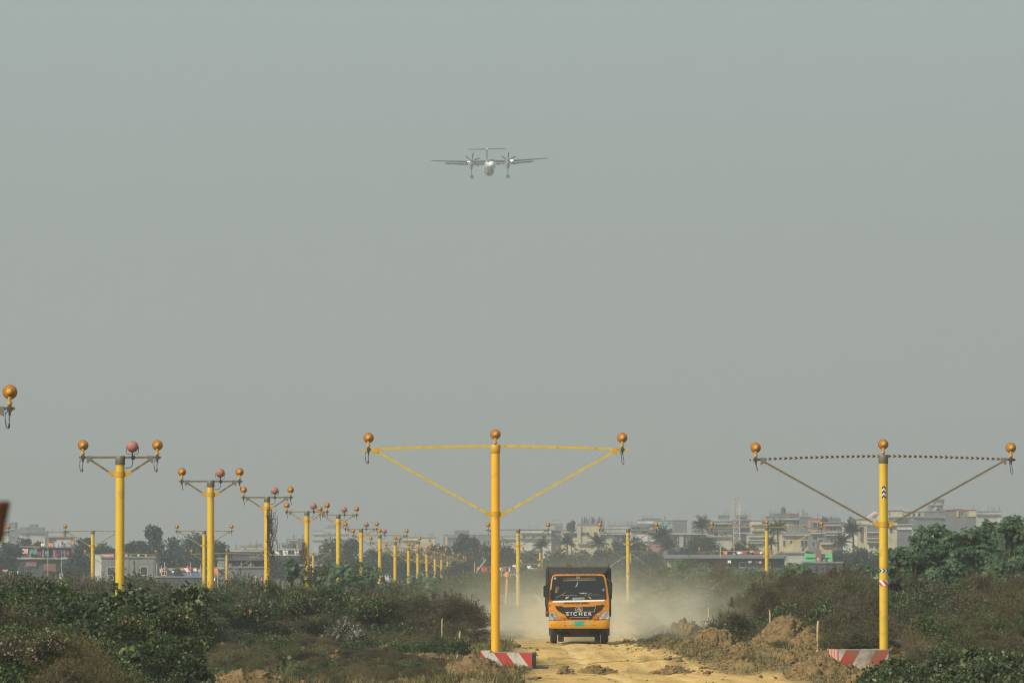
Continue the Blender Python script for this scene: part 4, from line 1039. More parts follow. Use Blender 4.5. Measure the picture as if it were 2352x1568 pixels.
# ------------------------------------------------------------------ trees beyond the field
BARK = mat('bark', (.11, .085, .06), .95, var=.3)
T_DARK = leafmat('tree_leaf_dark', [(.009, .024, .016), (.016, .040, .024), (.026, .054, .030), (.042, .072, .038)], trans=.2, patch=.35)
T_OLIVE = leafmat('tree_leaf_olive', [(.018, .030, .019), (.029, .045, .026), (.042, .060, .033), (.066, .080, .045)], trans=.2, patch=.35)
PALM = leafmat('palm_frond', [(.016, .030, .019), (.028, .046, .027), (.048, .064, .036)], trans=.2)
def tree(u, D, vt, wu, label, m=None, n=1500, seed=1, leaf=.26, shape='round', low=.22, hang=0):
    rng = np.random.default_rng(seed); x = WX(u, D); H = W(u, vt, D).z; R = wu / F * D / 2
    t = thing('tree', label, 'tree', (x, D, 0))
    n = int(n * 1.7); k = 30 if shape == 'round' else 34
    C = unit(rng.normal(size=(k, 3))) * rng.uniform(.2, 1, (k, 1)) ** .5
    if shape == 'round':
        C = C * np.array([R * .80, R * .7, H * (1 - low) * .42]) + np.array([0, 0, H * (.5 + low / 2)]); cr0 = R * .34
    elif shape == 'cone':
        C[:, 2] = rng.uniform(low, .93, k) * H; w_ = (1 - (C[:, 2] / H)) * .9 + .22; C[:, 0] *= R * .75 * w_; C[:, 1] *= R * .75 * w_; cr0 = R * .34
    else:
        C = C * np.array([R * .85, R * .7, H * .10]) + np.array([0, 0, H * .88]); cr0 = R * .25
    C[:, 2] = np.minimum(C[:, 2], H - cr0 * .7)
    kk = rng.integers(0, k, n); cr = (cr0 * rng.uniform(.55, 1.25, k))[kk][:, None] * rng.uniform(.55, 1.12, (n, 1))
    v = unit(rng.normal(size=(n, 3))); p = C[kk] + v * cr * np.array([1, 1, .75]); d = unit(v + rng.normal(size=(n, 3)) * .8 - np.array([0, 0, .3 + hang]))
    V = leafquads(p, d, leaf * rng.uniform(.6, 1.4, n) * 1.5, leaf * rng.uniform(.6, 1.3, n), rng)
    link('crown', np_mesh('crown', V, quads(n), m or T_DARK), t)
    mb = MB(); th = max(.12, R * .07)
    mb.tube([(0, 0, -.2), (.1 * R * rng.normal(), 0, H * .3), (0, 0, H * .62)], [th, th * .75, th * .35], 8)
    for i in range(0, k, 2):
        c = Vector(C[i]); z0_ = H * rng.uniform(.25, .5); mb.tube([(0, 0, z0_), (c.x * .5, c.y * .5, (z0_ + c.z) * .5 + .1 * H * .2), c], [th * .45, th * .3, th * .1], 5)
    part('trunk', mb, BARK, t)
    return t
def palm(u, D, vt, wu, label, seed=1, fr=40, straight=.35):
    rng = np.random.default_rng(seed); r = random.Random(seed); x = WX(u, D); H = W(u, vt, D).z; L = wu / F * D * .52
    t = thing('palm_tree', label, 'palm tree', (x, D, 0)); top = H - L * .55
    part('trunk', MB().tube([(0, 0, -.2), (.15, 0, top * .5), (0, 0, top)], [.22, .16, .13], 8), BARK, t)
    V = []
    for i in range(fr):
        a = r.uniform(0, 6.28); el = r.uniform(-.35, 1.35); pts = []; d = Vector((math.cos(a) * math.cos(el), math.sin(a) * math.cos(el), math.sin(el))); p = Vector((0, 0, top)); k = 9
        for j in range(k + 1):
            pts.append(p.copy()); p += d * L / k; d = (d + Vector((0, 0, -.085 - .05 * (j / k)))).normalized()
        for j in range(1, k + 1):
            t0 = (pts[j] - pts[j - 1]).normalized(); sd = t0.cross(Vector((0, 0, 1))).normalized()
            for q in range(3):
                b = pts[j - 1].lerp(pts[j], q / 3)
                for sg in (-1, 1):
                    dd = (sd * sg * .8 + t0 * .5 + Vector((0, 0, -.5 + r.uniform(-.2, .2)))).normalized(); ll = L * .26 * (1 - abs(j / k - .45)); w_ = t0 * ll * .09
                    V += [b - w_, b + dd * ll * .5 + w_, b + dd * ll, b + dd * ll * .5 - w_]
        # midrib
        for j in range(1, k + 1):
            w_ = Vector((0, 0, .025)); V += [pts[j - 1] - w_, pts[j] - w_, pts[j] + w_, pts[j - 1] + w_]
    V = np.array([v[:] for v in V]); link('fronds', np_mesh('fronds', V, quads(len(V) // 4), PALM), t)
    return t
tr = [
 (356, 800, 1206, 78, 'pointed crowned tree, tallest on the left skyline', T_DARK, 2600, 'cone'),
 (322, 790, 1236, 70, 'dark tree at the left foot of the pointed tree', T_DARK, 1700, 'round'),
 (300, 780, 1238, 46, 'feathery tree just right of the tallest red lamp mast', T_OLIVE, 1000, 'cone'),
 (402, 820, 1232, 70, 'dark tree between the pointed tree and the spreading tree', T_DARK, 1700, 'round'),
 (455, 810, 1218, 118, 'broad spreading tree behind the second red lamp mast', T_DARK, 3000, 'round'),
 (506, 800, 1246, 66, 'right end tree of the dark clump with drooping outer branches', T_DARK, 1500, 'round'),
 (392, 760, 1262, 90, 'low dark tree above the laundry shacks on the left', T_DARK, 1900, 'round'),
 (445, 755, 1262, 90, 'low tree above the shacks right of the low dark one', T_OLIVE, 1900, 'round'),
 (192, 850, 1224, 44, 'dark tree left of the slim mast on the left', T_DARK, 1300, 'round'),
 (238, 840, 1240, 60, 'rounded tree behind the pale concrete house', T_DARK, 1500, 'round'),
 (176, 780, 1262, 50, 'dark low tree right of the laundry frame building', T_DARK, 1300, 'round'),
 (20, 760, 1236, 70, 'dark tree at the far left edge of the skyline', T_DARK, 1700, 'round'),
 (52, 900, 1232, 60, 'bushy tree behind the laundry frame building', T_OLIVE, 1400, 'round'),
 (88, 890, 1236, 50, 'small tree left of the red-roofed white house', T_OLIVE, 1200, 'round'),
 (120, 860, 1262, 80, 'dim tree mass behind the concrete frame building', T_OLIVE, 1400, 'round'),
 (215, 790, 1262, 60, 'dark low tree left of the pale concrete house roof', T_DARK, 1200, 'round'),
 (270, 770, 1254, 70, 'dark tree directly above the pale concrete house', T_DARK, 1500, 'round'),
 (345, 760, 1264, 80, 'dark tree above the right corner of the pale concrete house', T_DARK, 1600, 'round'),
 (500, 780, 1270, 70, 'dim low tree left of the laundry shed', T_OLIVE, 1300, 'round'),
 (640, 820, 1280, 90, 'dim shrubs under the long veranda building', T_OLIVE, 1500, 'round'),
 (700, 830, 1276, 80, 'dim low tree under the black water tank', T_OLIVE, 1400, 'round'),
 (780, 800, 1276, 90, 'dim low tree mass at the foot of the hazy terraces', T_OLIVE, 1500, 'round'),
 (850, 820, 1284, 90, 'dim low tree mass between the narrow and the distant masts', T_OLIVE, 1500, 'round'),
 (930, 830, 1284, 90, 'dim low tree mass under the line of small masts', T_OLIVE, 1500, 'round'),
 (1000, 820, 1282, 90, 'dim low tree mass near the end of the small masts', T_OLIVE, 1500, 'round'),
 (160, 720, 1300, 60, 'low green bushes-like tree beside the white pillar', T_OLIVE, 1200, 'round'),
 (760, 900, 1230, 80, 'dark tree behind the fifth red lamp mast', T_OLIVE, 1800, 'round'),
 (806, 880, 1218, 72, 'tall bushy tree between the fifth and sixth red lamp masts', T_OLIVE, 1900, 'cone'),
 (735, 880, 1268, 70, 'low grey green tree under the hazy terraces', T_OLIVE, 1400, 'round'),
 (860, 900, 1258, 70, 'dim tree left of the receding line of small masts', T_OLIVE, 1500, 'round'),
 (905, 920, 1262, 60, 'dim rounded tree behind the line of small masts', T_OLIVE, 1300, 'round'),
 (950, 930, 1258, 70, 'dim tree behind the middle of the line of small masts', T_OLIVE, 1500, 'round'),
 (1008, 900, 1244, 70, 'dark tree above the end of the line of small masts', T_OLIVE, 1700, 'round'),
 (1062, 905, 1224, 72, 'feathery tall tree left of the bright yellow mast', T_OLIVE, 2300, 'cone'),
 (1088, 895, 1228, 46, 'narrow feathery tree next to the bright yellow mast', T_OLIVE, 1400, 'cone'),
 (1040, 860, 1262, 100, 'dark low tree below the feathery trees', T_OLIVE, 2200, 'round'),
 (1115, 870, 1236, 76, 'open branched tree directly behind the bright yellow mast', T_OLIVE, 900, 'round'),
 (1165, 870, 1250, 80, 'thin crowned tree right of the bright yellow mast', T_OLIVE, 900, 'round'),
 (1225, 860, 1262, 70, 'hazy tree behind the small dusty mast', T_OLIVE, 1400, 'round'),
 (1278, 860, 1258, 70, 'hazy rounded tree above the left side of the truck', T_OLIVE, 1500, 'round'),
 (1330, 855, 1262, 80, 'hazy low tree above the truck', T_OLIVE, 1700, 'round'),
 (1385, 850, 1258, 70, 'hazy tree above the right side of the truck', T_OLIVE, 1500, 'round'),
 (1442, 900, 1230, 104, 'broad dark domed tree behind the striped mast right of the truck', T_DARK, 3000, 'round'),
 (1490, 850, 1262, 90, 'hazy domed tree right of the striped mast', T_DARK, 1900, 'round'),
 (1410, 840, 1276, 90, 'low hazy tree behind the dust left of the striped mast', T_OLIVE, 1700, 'round'),
 (1612, 880, 1229, 100, 'big domed mango-like tree behind the long grey shed', T_DARK, 3000, 'round'),
 (1655, 850, 1252, 70, 'low dark tree right of the big domed tree', T_DARK, 1400, 'round'),
 (1700, 860, 1240, 50, 'small tree at the foot of the lattice tower', T_OLIVE, 1200, 'round'),
 (1735, 820, 1258, 60, 'small round tree before the cream stepped building', T_OLIVE, 1200, 'round'),
 (1795, 800, 1262, 56, 'dark tree right of the wide mast under the cream building', T_DARK, 1200, 'round'),
 (1925, 760, 1258, 70, 'dark tree behind the green shack', T_DARK, 1500, 'round'),
 (1760, 780, 1266, 60, 'dim low tree behind the long grey shed', T_OLIVE, 1200, 'round'),
 (1680, 800, 1262, 60, 'dim bushy tree above the orange rooftop cloth', T_DARK, 1200, 'round'),
 (1560, 820, 1262, 60, 'dim tree behind the left end of the long grey shed', T_OLIVE, 1200, 'round'),
 (1850, 900, 1262, 44, 'small dim tree right of the long cream house', T_OLIVE, 900, 'round'),
 (1350, 700, 1292, 120, 'low dusty tree clump just above the truck bed', T_OLIVE, 1800, 'round'),
 (1240, 690, 1292, 110, 'low dusty tree clump left of the truck', T_OLIVE, 1700, 'round'),
 (1470, 700, 1290, 100, 'low dusty tree clump right of the striped mast foot', T_OLIVE, 1700, 'round'),
 (1060, 700, 1292, 110, 'low dusty tree clump behind the end of the small masts', T_OLIVE, 1700, 'round'),
 (1975, 740, 1256, 80, 'dark low tree left of the striped right mast', T_DARK, 1700, 'round'),
 (2025, 740, 1262, 80, 'dark low tree behind the striped right mast', T_DARK, 1500, 'round'),
 (1955, 1180, 1180, 22, 'small rooftop tree on the white house', T_OLIVE, 400, 'cone'),
 (1900, 1210, 1184, 34, 'clump of rooftop garden plants on the brick building', T_OLIVE, 500, 'flat'),
 (1312, 1290, 1192, 20, 'little round tree growing on the cream roof', T_DARK, 400, 'flat'),
]
for i, (u, D, vt, wu, lab, m, n, shp) in enumerate(tr): tree(u, D, vt, wu, lab, m, n, seed=100 + i, leaf=.24 + (.05 if n < 1500 else 0), shape=shp)
pl = [(1302, 950, 1232, 50, 'coconut palm in front of the cream terrace'), (1374, 940, 1230, 56, 'coconut palm rising above the truck bed'),
      (1518, 930, 1214, 66, 'coconut palm right of the domed tree'), (1535, 900, 1240, 60, 'lower coconut palm by the long white terrace'),
      (1612, 960, 1190, 54, 'tallest coconut palm, above the big domed tree'), (1785, 900, 1198, 52, 'coconut palm directly right of the wide mast'),
      (1770, 880, 1232, 40, 'short coconut palm left of the wide mast pole'), (1958, 860, 1202, 60, 'coconut palm in front of the brick building'),
      (1932, 850, 1230, 52, 'lower coconut palm left of the tall one by the brick building'), (1725, 900, 1250, 36, 'small banana-like palm before the cream stepped building'),
      (1243, 900, 1240, 44, 'hazy palm left of the truck')]
for i, (u, D, vt, wu, lab) in enumerate(pl): palm(u, D, vt, wu, lab, seed=200 + i)

# ------------------------------------------------------------------ town
def wallmat(n, c, var=.12):
    c = tuple(x * k for x, k in zip(c, (.80, .80, .78) if n in ('cream', 'white', 'pale', 'yellow') else (.55, .60, .66))); return mat('wall_' + n, c, .85, var=var, vscale=.35, dirt=tuple(x * .5 for x in c), dirt_amt=.7, dscale=.45)
WM = dict(cream=wallmat('cream', (.62, .55, .34)), grey=wallmat('grey', (.27, .26, .24)), pale=wallmat('pale', (.52, .51, .46)), white=wallmat('white', (.72, .71, .66)),
          dark=wallmat('dark', (.11, .11, .11)), brick=wallmat('brick', (.36, .17, .12), .2), conc=wallmat('concrete', (.36, .355, .32)), teal=wallmat('teal', (.20, .32, .32)),
          green=mat('green_tin', (.10, .55, .20), .5, var=.1), pink=wallmat('pink', (.52, .24, .22)), blue=mat('blue_tin', (.12, .16, .30), .6, var=.2),
          tin=mat('grey_tin', (.11, .12, .135), .5, metal=.2, var=.25, vscale=1), redroof=mat('red_roof', (.42, .09, .06), .7, var=.2), yellow=wallmat('yellow', (.66, .46, .08)),
          steel=mat('far_steel', (.45, .40, .38), .6, var=.2), rust=mat('red_band', (.45, .16, .10), .8), tealroof=mat('teal_roof', (.07, .26, .22), .6, var=.15))
WIN = mat('window_dark', (.02, .025, .03), .25, var=.3, spec=.6)
FRAME = mat('window_frame', (.42, .40, .36), .7)
def building(u0, u1, vt, D, label, m='grey', wins=(), slabs=(), depth=10, blocks=(), name='building', cat='building', parapet=True, vb=None, rods=0, side=None, rail=None, panels=()):
    """front face spans u0..u1 at distance D with the roof at vt. wins: (u0,u1,v0,v1); slabs: v; blocks on the roof or front: (u0,u1,vtop,vbottom,mat)"""
    a, b = W(u0, vt, D), W(u1, vt, D); w = b.x - a.x; cx = (a.x + b.x) / 2; H = a.z
    zb = 0 if vb is None else W(u0, vb, D).z
    t = thing(name, label, cat, (cx, D, zb)); H -= zb
    X_ = lambda u: (u - (u0 + u1) / 2) / F * D
    Z_ = lambda v: W(u0, v, D).z - zb
    part('wall', MB().bbox(-w / 2, w / 2, 0, depth, 0, H), WM[m], t)
    if parapet:
        mb = MB(); mb.bbox(-w / 2 - .12, w / 2 + .12, -.15, depth + .1, H + .002, H + .22); part('roof_slab', mb, WM['conc'] if m != 'tin' else WM['tin'], t)
    for sv in slabs:
        z = Z_(sv); part('ledge', MB().bbox(-w / 2 - .15, w / 2 + .15, -.75, -.003, z - .12, z + .12), WM['pale'] if m not in ('pale', 'white') else WM['conc'], t)
    for (x0, x1, v0, v1) in wins:
        xa, xb, za, zc = X_(x0), X_(x1), Z_(v1), Z_(v0)
        f_ = MB(); q = .09
        f_.bbox(xa - q, xb + q, -.06, -.004, zc, zc + q).bbox(xa - q, xb + q, -.10, -.004, za - q, za).bbox(xa - q, xa, -.06, -.004, za, zc).bbox(xb, xb + q, -.06, -.004, za, zc)
        if xb - xa > 1: f_.bbox((xa + xb) / 2 - .04, (xa + xb) / 2 + .04, -.05, -.026, za, zc)
        fo = part('window', f_, FRAME, t); part('pane', MB().bbox(xa, xb, -.025, -.004, za, zc), WIN, fo)
    for bl in blocks:
        (x0, x1, v0, v1, bm_) = bl[:5]; y0 = bl[5] if len(bl) > 5 else .8
        part('roof_block' if v0 < vt else 'wall_panel', MB().bbox(X_(x0), X_(x1), y0 if v0 < vt else -.35, (y0 + depth * .5) if v0 < vt else -.003, Z_(v1) + (.23 if v0 < vt and v1 >= vt - .5 else 0), Z_(v0)), WM[bm_], t)
    r = random.Random(int(u0))
    if rods:
        mb = MB()
        for i in range(rods):
            x = r.uniform(-w / 2, w / 2); y = r.uniform(0, depth * .6); h = r.uniform(.5, 1.9); mb.tube([(x, y, H + .22), (x + r.gauss(0, .08), y, H + .22 + h)], .035, 4)
        part('reinforcing_rods', mb, mat('rebar', (.10, .085, .07), .8), t)
    if D > 950 and u1 - u0 > 18 and rail is None and vb is None:
        mb = MB(); px = [r.uniform(-w / 2 + .3, w / 2 - .3) for _ in range(r.randint(2, 4))]
        for q in px: mb.tube([(q, .4, H + .22), (q, .4, H + .22 + r.uniform(.5, 1.3))], .04, 4)
        mb.bbox(min(px), max(px), .38, .42, H + 1.0, H + 1.04); part('roof_poles', mb, mat('rebar', (.10, .085, .07), .8), t)
    if rail is not None:
        mb = MB(); z1 = Z_(rail); z0_ = H + .22; k = max(3, int(w / .9))
        for i in range(k + 1): mb.bbox(-w / 2 + w * i / k - .03, -w / 2 + w * i / k + .03, .05, .11, z0_, z1)
        mb.bbox(-w / 2, w / 2, .04, .12, z1, z1 + .07).bbox(-w / 2, w / 2, .05, .11, (z0_ + z1) / 2 - .03, (z0_ + z1) / 2 + .03)
        part('railing', mb, WM['white'], t)
    return t
B = building
# far right group
B(1763, 1842, 1187, 1330, 'grey unfinished four storey building with a dark water tank on top', 'conc', [(1797, 1811, 1195, 1200.5), (1822, 1836, 1194.5, 1206)], (1192,), rods=14, blocks=[(1771, 1836, 1178.5, 1187, 'grey'), (1796, 1834, 1179, 1186.8, 'brick', .4)])
B(1726, 1797, 1196, 1290, 'cream three storey building left of the grey unfinished one', 'cream', [(1750, 1760, 1197.5, 1205), (1768, 1790, 1206, 1214)], (1204, 1218))
B(1797, 1812, 1200.5, 1270, 'narrow cream stair wing attached under the unfinished building', 'cream', [(1800, 1808, 1206, 1213)])
B(1719, 1758, 1228, 1200, 'lower cream stepped house with ledges behind the wide mast', 'cream', [(1726, 1733, 1246, 1254), (1742, 1750, 1245, 1252)], (1232, 1240, 1246))
B(1797, 1863, 1226, 1190, 'long cream house with two dark windows right of the wide mast', 'cream', [(1839.5, 1855, 1240, 1254.5), (1814, 1820, 1241, 1247), (1799, 1804, 1241, 1254)], (1228,))
B(1842, 1862, 1188, 1260, 'narrow grey tower block beside the teal-windowed building', 'grey', [(1844, 1852, 1206, 1213)], rods=8)
B(1861, 1896, 1192, 1240, 'building with a large pale teal window and red bands', 'rust', [(1866, 1890, 1199, 1216)], (1218,), blocks=[(1861, 1868, 1198, 1217, 'teal')])
B(1862, 1894, 1221, 1180, 'grey concrete building with dark openings left of the brick building', 'grey', [(1866, 1877, 1230, 1239), (1880, 1890, 1238, 1250), (1864, 1872, 1244, 1254)], (1224,))
B(1896, 1940, 1200, 1200, 'pink brick building with two stacked windows', 'brick', [(1905.5, 1921, 1208.5, 1219), (1906, 1921.5, 1234.5, 1245.5), (1930, 1939, 1208, 1226)], (1206, 1222, 1228, 1246), blocks=[(1906, 1932, 1189, 1200, 'conc')])
B(1940, 1971, 1203, 1170, 'white house with a railed balcony right of the brick building', 'white', [(1944, 1952, 1214, 1222), (1958, 1967, 1212, 1222)], (1206, 1210), rail=1195)
B(1971, 1997, 1193, 1165, 'cream house with brick panels left of the right mast', 'cream', [(1981, 1989, 1228, 1240)], (1203, 1208), blocks=[(1974, 1992, 1213.5, 1223, 'brick'), (1976, 1992, 1226, 1241, 'brick')])
B(1991, 2022, 1207, 1150, 'brick and cream house half hidden by the striped right mast', 'cream', [(1996, 2006, 1249, 1258), (2010, 2018, 1249, 1260)], (1222, 1236, 1244), blocks=[(1991, 2022, 1225.5, 1233.5, 'brick'), (1991, 2021, 1209, 1221, 'grey')])
t = thing('gabled_house', 'white gabled roof house peeping out left of the right mast', 'house', (WX(2006, 1210), 1210, 0)); zz = lambda v: W(2000, v, 1210).z
w_ = 15 / F * 1210
part('wall', MB().bbox(-w_, w_, 0, 9, 0, zz(1190)), WM['white'], t)
part('gable', MB().prism([(-w_ * 1.15, zz(1190)), (w_ * 1.15, zz(1190)), (w_ * .4, zz(1174))], .05, 8.9), WM['white'], t)
part('roof_panel', MB().prism([(-w_ * .4, zz(1190) + .1), (w_ * .3, zz(1190) + .1), (w_ * .7, zz(1180)), (w_ * .1, zz(1180))], -.02, .04), WM['redroof'], t)
B(2040, 2074, 1173, 1260, 'cream top floor with a white roof railing just right of the right mast', 'cream', [(2036 + 5, 2043.5, 1174, 1182)], (1187,), rail=1163)
B(2072, 2122, 1175.5, 1270, 'long beige upper floor with a railing behind the right brace', 'cream', [(2084, 2090, 1178, 1185), (2096, 2102, 1178, 1185), (2108, 2114, 1178, 1185)], (1187,), rail=1170.5)
B(2094, 2164, 1187, 1240, 'white flat roofed terrace above the castor thicket', 'white', [(2100, 2116, 1196, 1205), (2124, 2150, 1196, 1205)], (1187.5,), blocks=[(2094, 2164, 1194.5, 1215, 'grey')])
B(2120, 2170, 1175, 1290, 'grey block with an outside staircase under the roof lookout', 'grey', [], (1187,))
t = thing('roof_lookout', 'grey stair tower with a posted canopy on the right skyline', 'stair tower', (WX(2151, 1295), 1295, W(2151, 1175, 1295).z + .25)); k_ = 1295 / F
zb_ = t.location.z; Zt = lambda v: W(2151, v, 1295).z - zb_
part('wall', MB().bbox(-15 * k_, 14 * k_, 0, 4, 0, Zt(1160.5)), WM['grey'], t)
part('slab', MB().bbox(-17 * k_, 19 * k_, -.4, 4.4, Zt(1160.5) + .002, Zt(1159)), WM['conc'], t)
for px in (-6, -4, 12, 15): part('post', MB().bbox(px * k_ - .07, px * k_ + .07, .5, .64, Zt(1159), Zt(1153.4)), WM['grey'], t)
part('canopy', MB().bbox(-8 * k_, 17 * k_, -.3, 4.2, Zt(1153.4) + .002, Zt(1146)), WM['tin'], t)
part('aerial', MB().tube([(-9 * k_, .5, Zt(1160)), (-9 * k_, .5, Zt(1123))], .05, 5), WM['steel'], t)
st = MB(); st.beam((-20 * k_, -.6, Zt(1182)), (-2 * k_, -.6, Zt(1161.5)), .08, .10).beam((-17 * k_, -.6, Zt(1185)), (1 * k_, -.6, Zt(1164)), .9, .12)
for i in range(9): st.beam((-19 * k_ + i * 2.1 * k_, -.6, Zt(1184 - i * 2.35)), (-19 * k_ + i * 2.1 * k_, -.6, Zt(1181 - i * 2.35)), .05, .05)
part('staircase', st, WM['white'], t)
B(2170, 2242, 1171, 1310, 'long low building with a thin red roof edge and yellow patches', 'grey', [(2202, 2212, 1174, 1184)], (), parapet=False, blocks=[(2197, 2202, 1173, 1186, 'yellow'), (2222, 2242, 1173, 1186, 'cream'), (2219, 2224, 1174, 1180, 'yellow'), (2190, 2212, 1167.5, 1170, 'grey')])
tr_ = [o for o in COL.objects if o.get('label', '').startswith('long low building with a thin red')][0]
part('roof_edge', MB().bbox(-37 / F * 1310, 37 / F * 1310, -.3, 10.2, W(0, 1171, 1310).z + .003, W(0, 1169.6, 1310).z), WM['redroof'], tr_)
B(2242, 2300, 1175, 1500, 'faint white roofs with thin poles behind the castor thicket', 'pale', [], (1181,), rods=9)
B(2300, 2370, 1188, 1400, 'pale building glimpsed through the thicket at the right edge', 'white', [(2310, 2320, 1192, 1199)], (1200,))
B(2036, 2060, 1196, 1150, 'cream wall just right of the striped mast below the bracket', 'cream', [(2044, 2050, 1212, 1222)], (1205,))
B(2058, 2094, 1189, 1180, 'dark gabled roof house right of the striped mast', 'grey', [(2062, 2070, 1212, 1220)], (1204,), blocks=[(2060, 2082, 1190, 1200, 'dark'), (2058, 2094, 1206, 1216, 'white')])
# centre right
B(1622, 1682, 1198, 1300, 'grey white three storey block behind the tallest palm', 'pale', [(1643, 1672, 1204, 1210), (1640, 1650, 1222, 1230), (1655, 1670, 1222, 1230)], (1203, 1212, 1218, 1232), rail=1193)
B(1652, 1676, 1184, 1550, 'faint flat block on the skyline left of the lattice tower', 'grey', [], ())
B(1690, 1716, 1183, 1560, 'faint pale block on the skyline right of the lattice tower', 'pale', [], (1186,))
B(1682, 1726, 1195, 1340, 'dark grey block directly behind the lattice tower', 'dark', [(1712, 1720, 1203, 1212)], (1210, 1224), rods=5)
B(1593, 1624, 1206, 1380, 'low grey building left of the tallest palm', 'grey', [(1600, 1606, 1212, 1218)], (1216, 1222), rods=8)
B(1466, 1504, 1194.5, 1370, 'white upper storey with a ragged awning on the centre right skyline', 'white', [], (1203,), blocks=[(1484, 1520, 1189.5, 1193, 'grey')])
B(1504, 1546, 1196, 1420, 'long pale block behind the teal roofed pavilion', 'pale', [(1520, 1540, 1199, 1206)], ())
B(1546, 1578, 1195, 1400, 'tall plain grey block right of the teal roofed pavilion', 'grey', [], ())
B(1447, 1492, 1207, 1290, 'low white house behind the striped mast right of the truck', 'white', [(1452, 1470, 1211, 1215), (1475, 1488, 1219, 1224)], (1209, 1217))
B(1490, 1543, 1217, 1240, 'long terrace with a faded brick parapet under the pavilion', 'pink', [(1500, 1540, 1230, 1250)], (1226,), blocks=[(1490, 1506, 1228, 1243, 'white')])
B(1543, 1595, 1225, 1230, 'dark pillared building right of the long terrace', 'dark', [(1548, 1556, 1232, 1250), (1578, 1590, 1232, 1250)], (1225.5,), blocks=[(1560, 1570, 1227, 1256, 'pale')])
B(1592, 1622, 1223, 1250, 'dim grey house beneath the low grey building', 'grey', [(1600, 1612, 1230, 1240)], (1226,))
t = thing('pavilion', 'rooftop pavilion with a pointed teal roof', 'pavilion', (WX(1530, 1235), 1238, W(1530, 1217, 1235).z + .25)); k_ = 1238 / F
zb_ = t.location.z; Zt = lambda v: W(1530, v, 1238).z - zb_
part('roof', MB().add([(-20 * k_, 0, Zt(1208)), (20 * k_, 0, Zt(1208)), (20 * k_, 4, Zt(1208)), (-20 * k_, 4, Zt(1208)), (0, 2, Zt(1198.5))], [(0, 3, 2, 1), (0, 1, 4), (1, 2, 4), (2, 3, 4), (3, 0, 4)]), WM['tealroof'], t)
for px in (-18, -6, 6, 18): part('post', MB().bbox(px * k_ - .08, px * k_ + .08, .3, .46, 0, Zt(1208.1)), WM['pale'], t)
B(1327, 1379, 1206, 1300, 'big pale yellow building above the truck', 'cream', [(1335, 1354, 1222, 1230)], (1248,), blocks=[(1327, 1334, 1207, 1247, 'pale')], rods=4)
B(1290, 1328, 1218, 1310, 'pale yellow lower wing left of the big yellow building', 'cream', [(1300, 1307, 1224, 1234), (1316, 1325, 1224, 1234)], (1222,))
B(1379, 1405, 1236, 1270, 'small cream house right of the big yellow building', 'cream', [(1386, 1392, 1239, 1244)], ())
B(1379, 1448, 1224, 1330, 'grey building between the big yellow one and the striped mast', 'grey', [(1390, 1398, 1228, 1234), (1410, 1418, 1228, 1234)], (1226,), rods=5)
B(1265, 1292, 1204, 1330, 'grey and white box building left of the yellow wing', 'pale', [(1266, 1274, 1222, 1232)], (1217,), blocks=[(1274, 1291, 1207, 1240, 'grey')])
B(1196, 1266, 1217, 1320, 'long white building behind the chevron mast left of the truck', 'white', [(1200, 1206, 1231, 1236), (1222, 1228, 1231, 1236), (1244, 1254, 1229, 1235)], (1224, 1236))
t = B(1333, 1388, 1203.5, 1600, 'unfinished roof bristling with columns and rods above the yellow building', 'grey', [], (), rods=44)
mb = MB(); r = random.Random(4)
for i in range(26):
    x = r.uniform(-27, 27) / F * 1600; h = (W(0, r.uniform(1184, 1196), 1600).z - W(0, 1203.5, 1600).z); mb.bbox(x - .12, x + .12, 1, 1.25, W(0, 1203.5, 1600).z + .23, W(0, 1203.5, 1600).z + h)
part('columns', mb, WM['grey'], t)
B(1395, 1465, 1207, 1750, 'very faint roofs with thin posts between the yellow building and the awning', 'pale', [], (), rods=34)
# centre
B(925, 962, 1234, 1500, 'cream low wall of a far house behind the small masts', 'cream', [], (1240,))
B(964, 1000, 1235, 1480, 'second cream far house behind the small masts with a white vent pipe', 'cream', [(985, 990, 1238, 1243)], (), rods=3)
B(1018, 1078, 1229, 1700, 'faint long roof behind the feathery trees', 'grey', [], (1232,), blocks=[(1044, 1078, 1217, 1229, 'grey')])
B(1022, 1027.5, 1229, 1300, 'thin cream pillar house left of the feathery trees', 'cream', [], ())
B(1078, 1140, 1228, 1800, 'faint flat far block behind the bright yellow mast', 'grey', [], ())
B(1140, 1196, 1232, 1700, 'faint pale far block just right of the bright yellow mast', 'pale', [], (1238,), rods=6)
B(877, 894, 1268, 1000, 'small house with pink and white balconies among the small masts', 'white', [(880, 885, 1273, 1278)], (1268.5, 1286), blocks=[(877, 894, 1284, 1288, 'pink'), (877, 894, 1267.5, 1270.5, 'pink')])
B(1080, 1150, 1330, 640, 'low dark tin shed roof in the haze left of the bright yellow mast', 'tin', [], (1331,), depth=6)
# left centre
B(718, 745, 1220, 2300, 'very hazy tower block left of the stepped terraces', 'pale', [], (1227, 1240), blocks=[(722, 740, 1218, 1220, 'grey')])
B(744, 800, 1213, 2350, 'very hazy stepped terrace building behind the trees', 'pale', [(752, 760, 1222, 1228), (770, 782, 1222, 1228)], (1226, 1238), blocks=[(752, 800, 1205, 1213, 'grey')])
B(554, 606, 1255, 1500, 'long cream roof right of the spreading tree', 'cream', [(560, 566, 1258, 1262)], (), blocks=[(568, 587, 1247, 1255, 'cream'), (586, 600, 1249, 1255, 'grey')])
B(664, 684, 1238, 1450, 'cream stair house behind the black water tank', 'cream', [(672, 676, 1243, 1247)], (1240,), blocks=[])
B(684, 706, 1238, 1500, 'grey wall right of the cream stair house', 'grey', [], ())
B(646, 666, 1248, 1400, 'low cream roof house left of the black water tank', 'cream', [], (1250,))
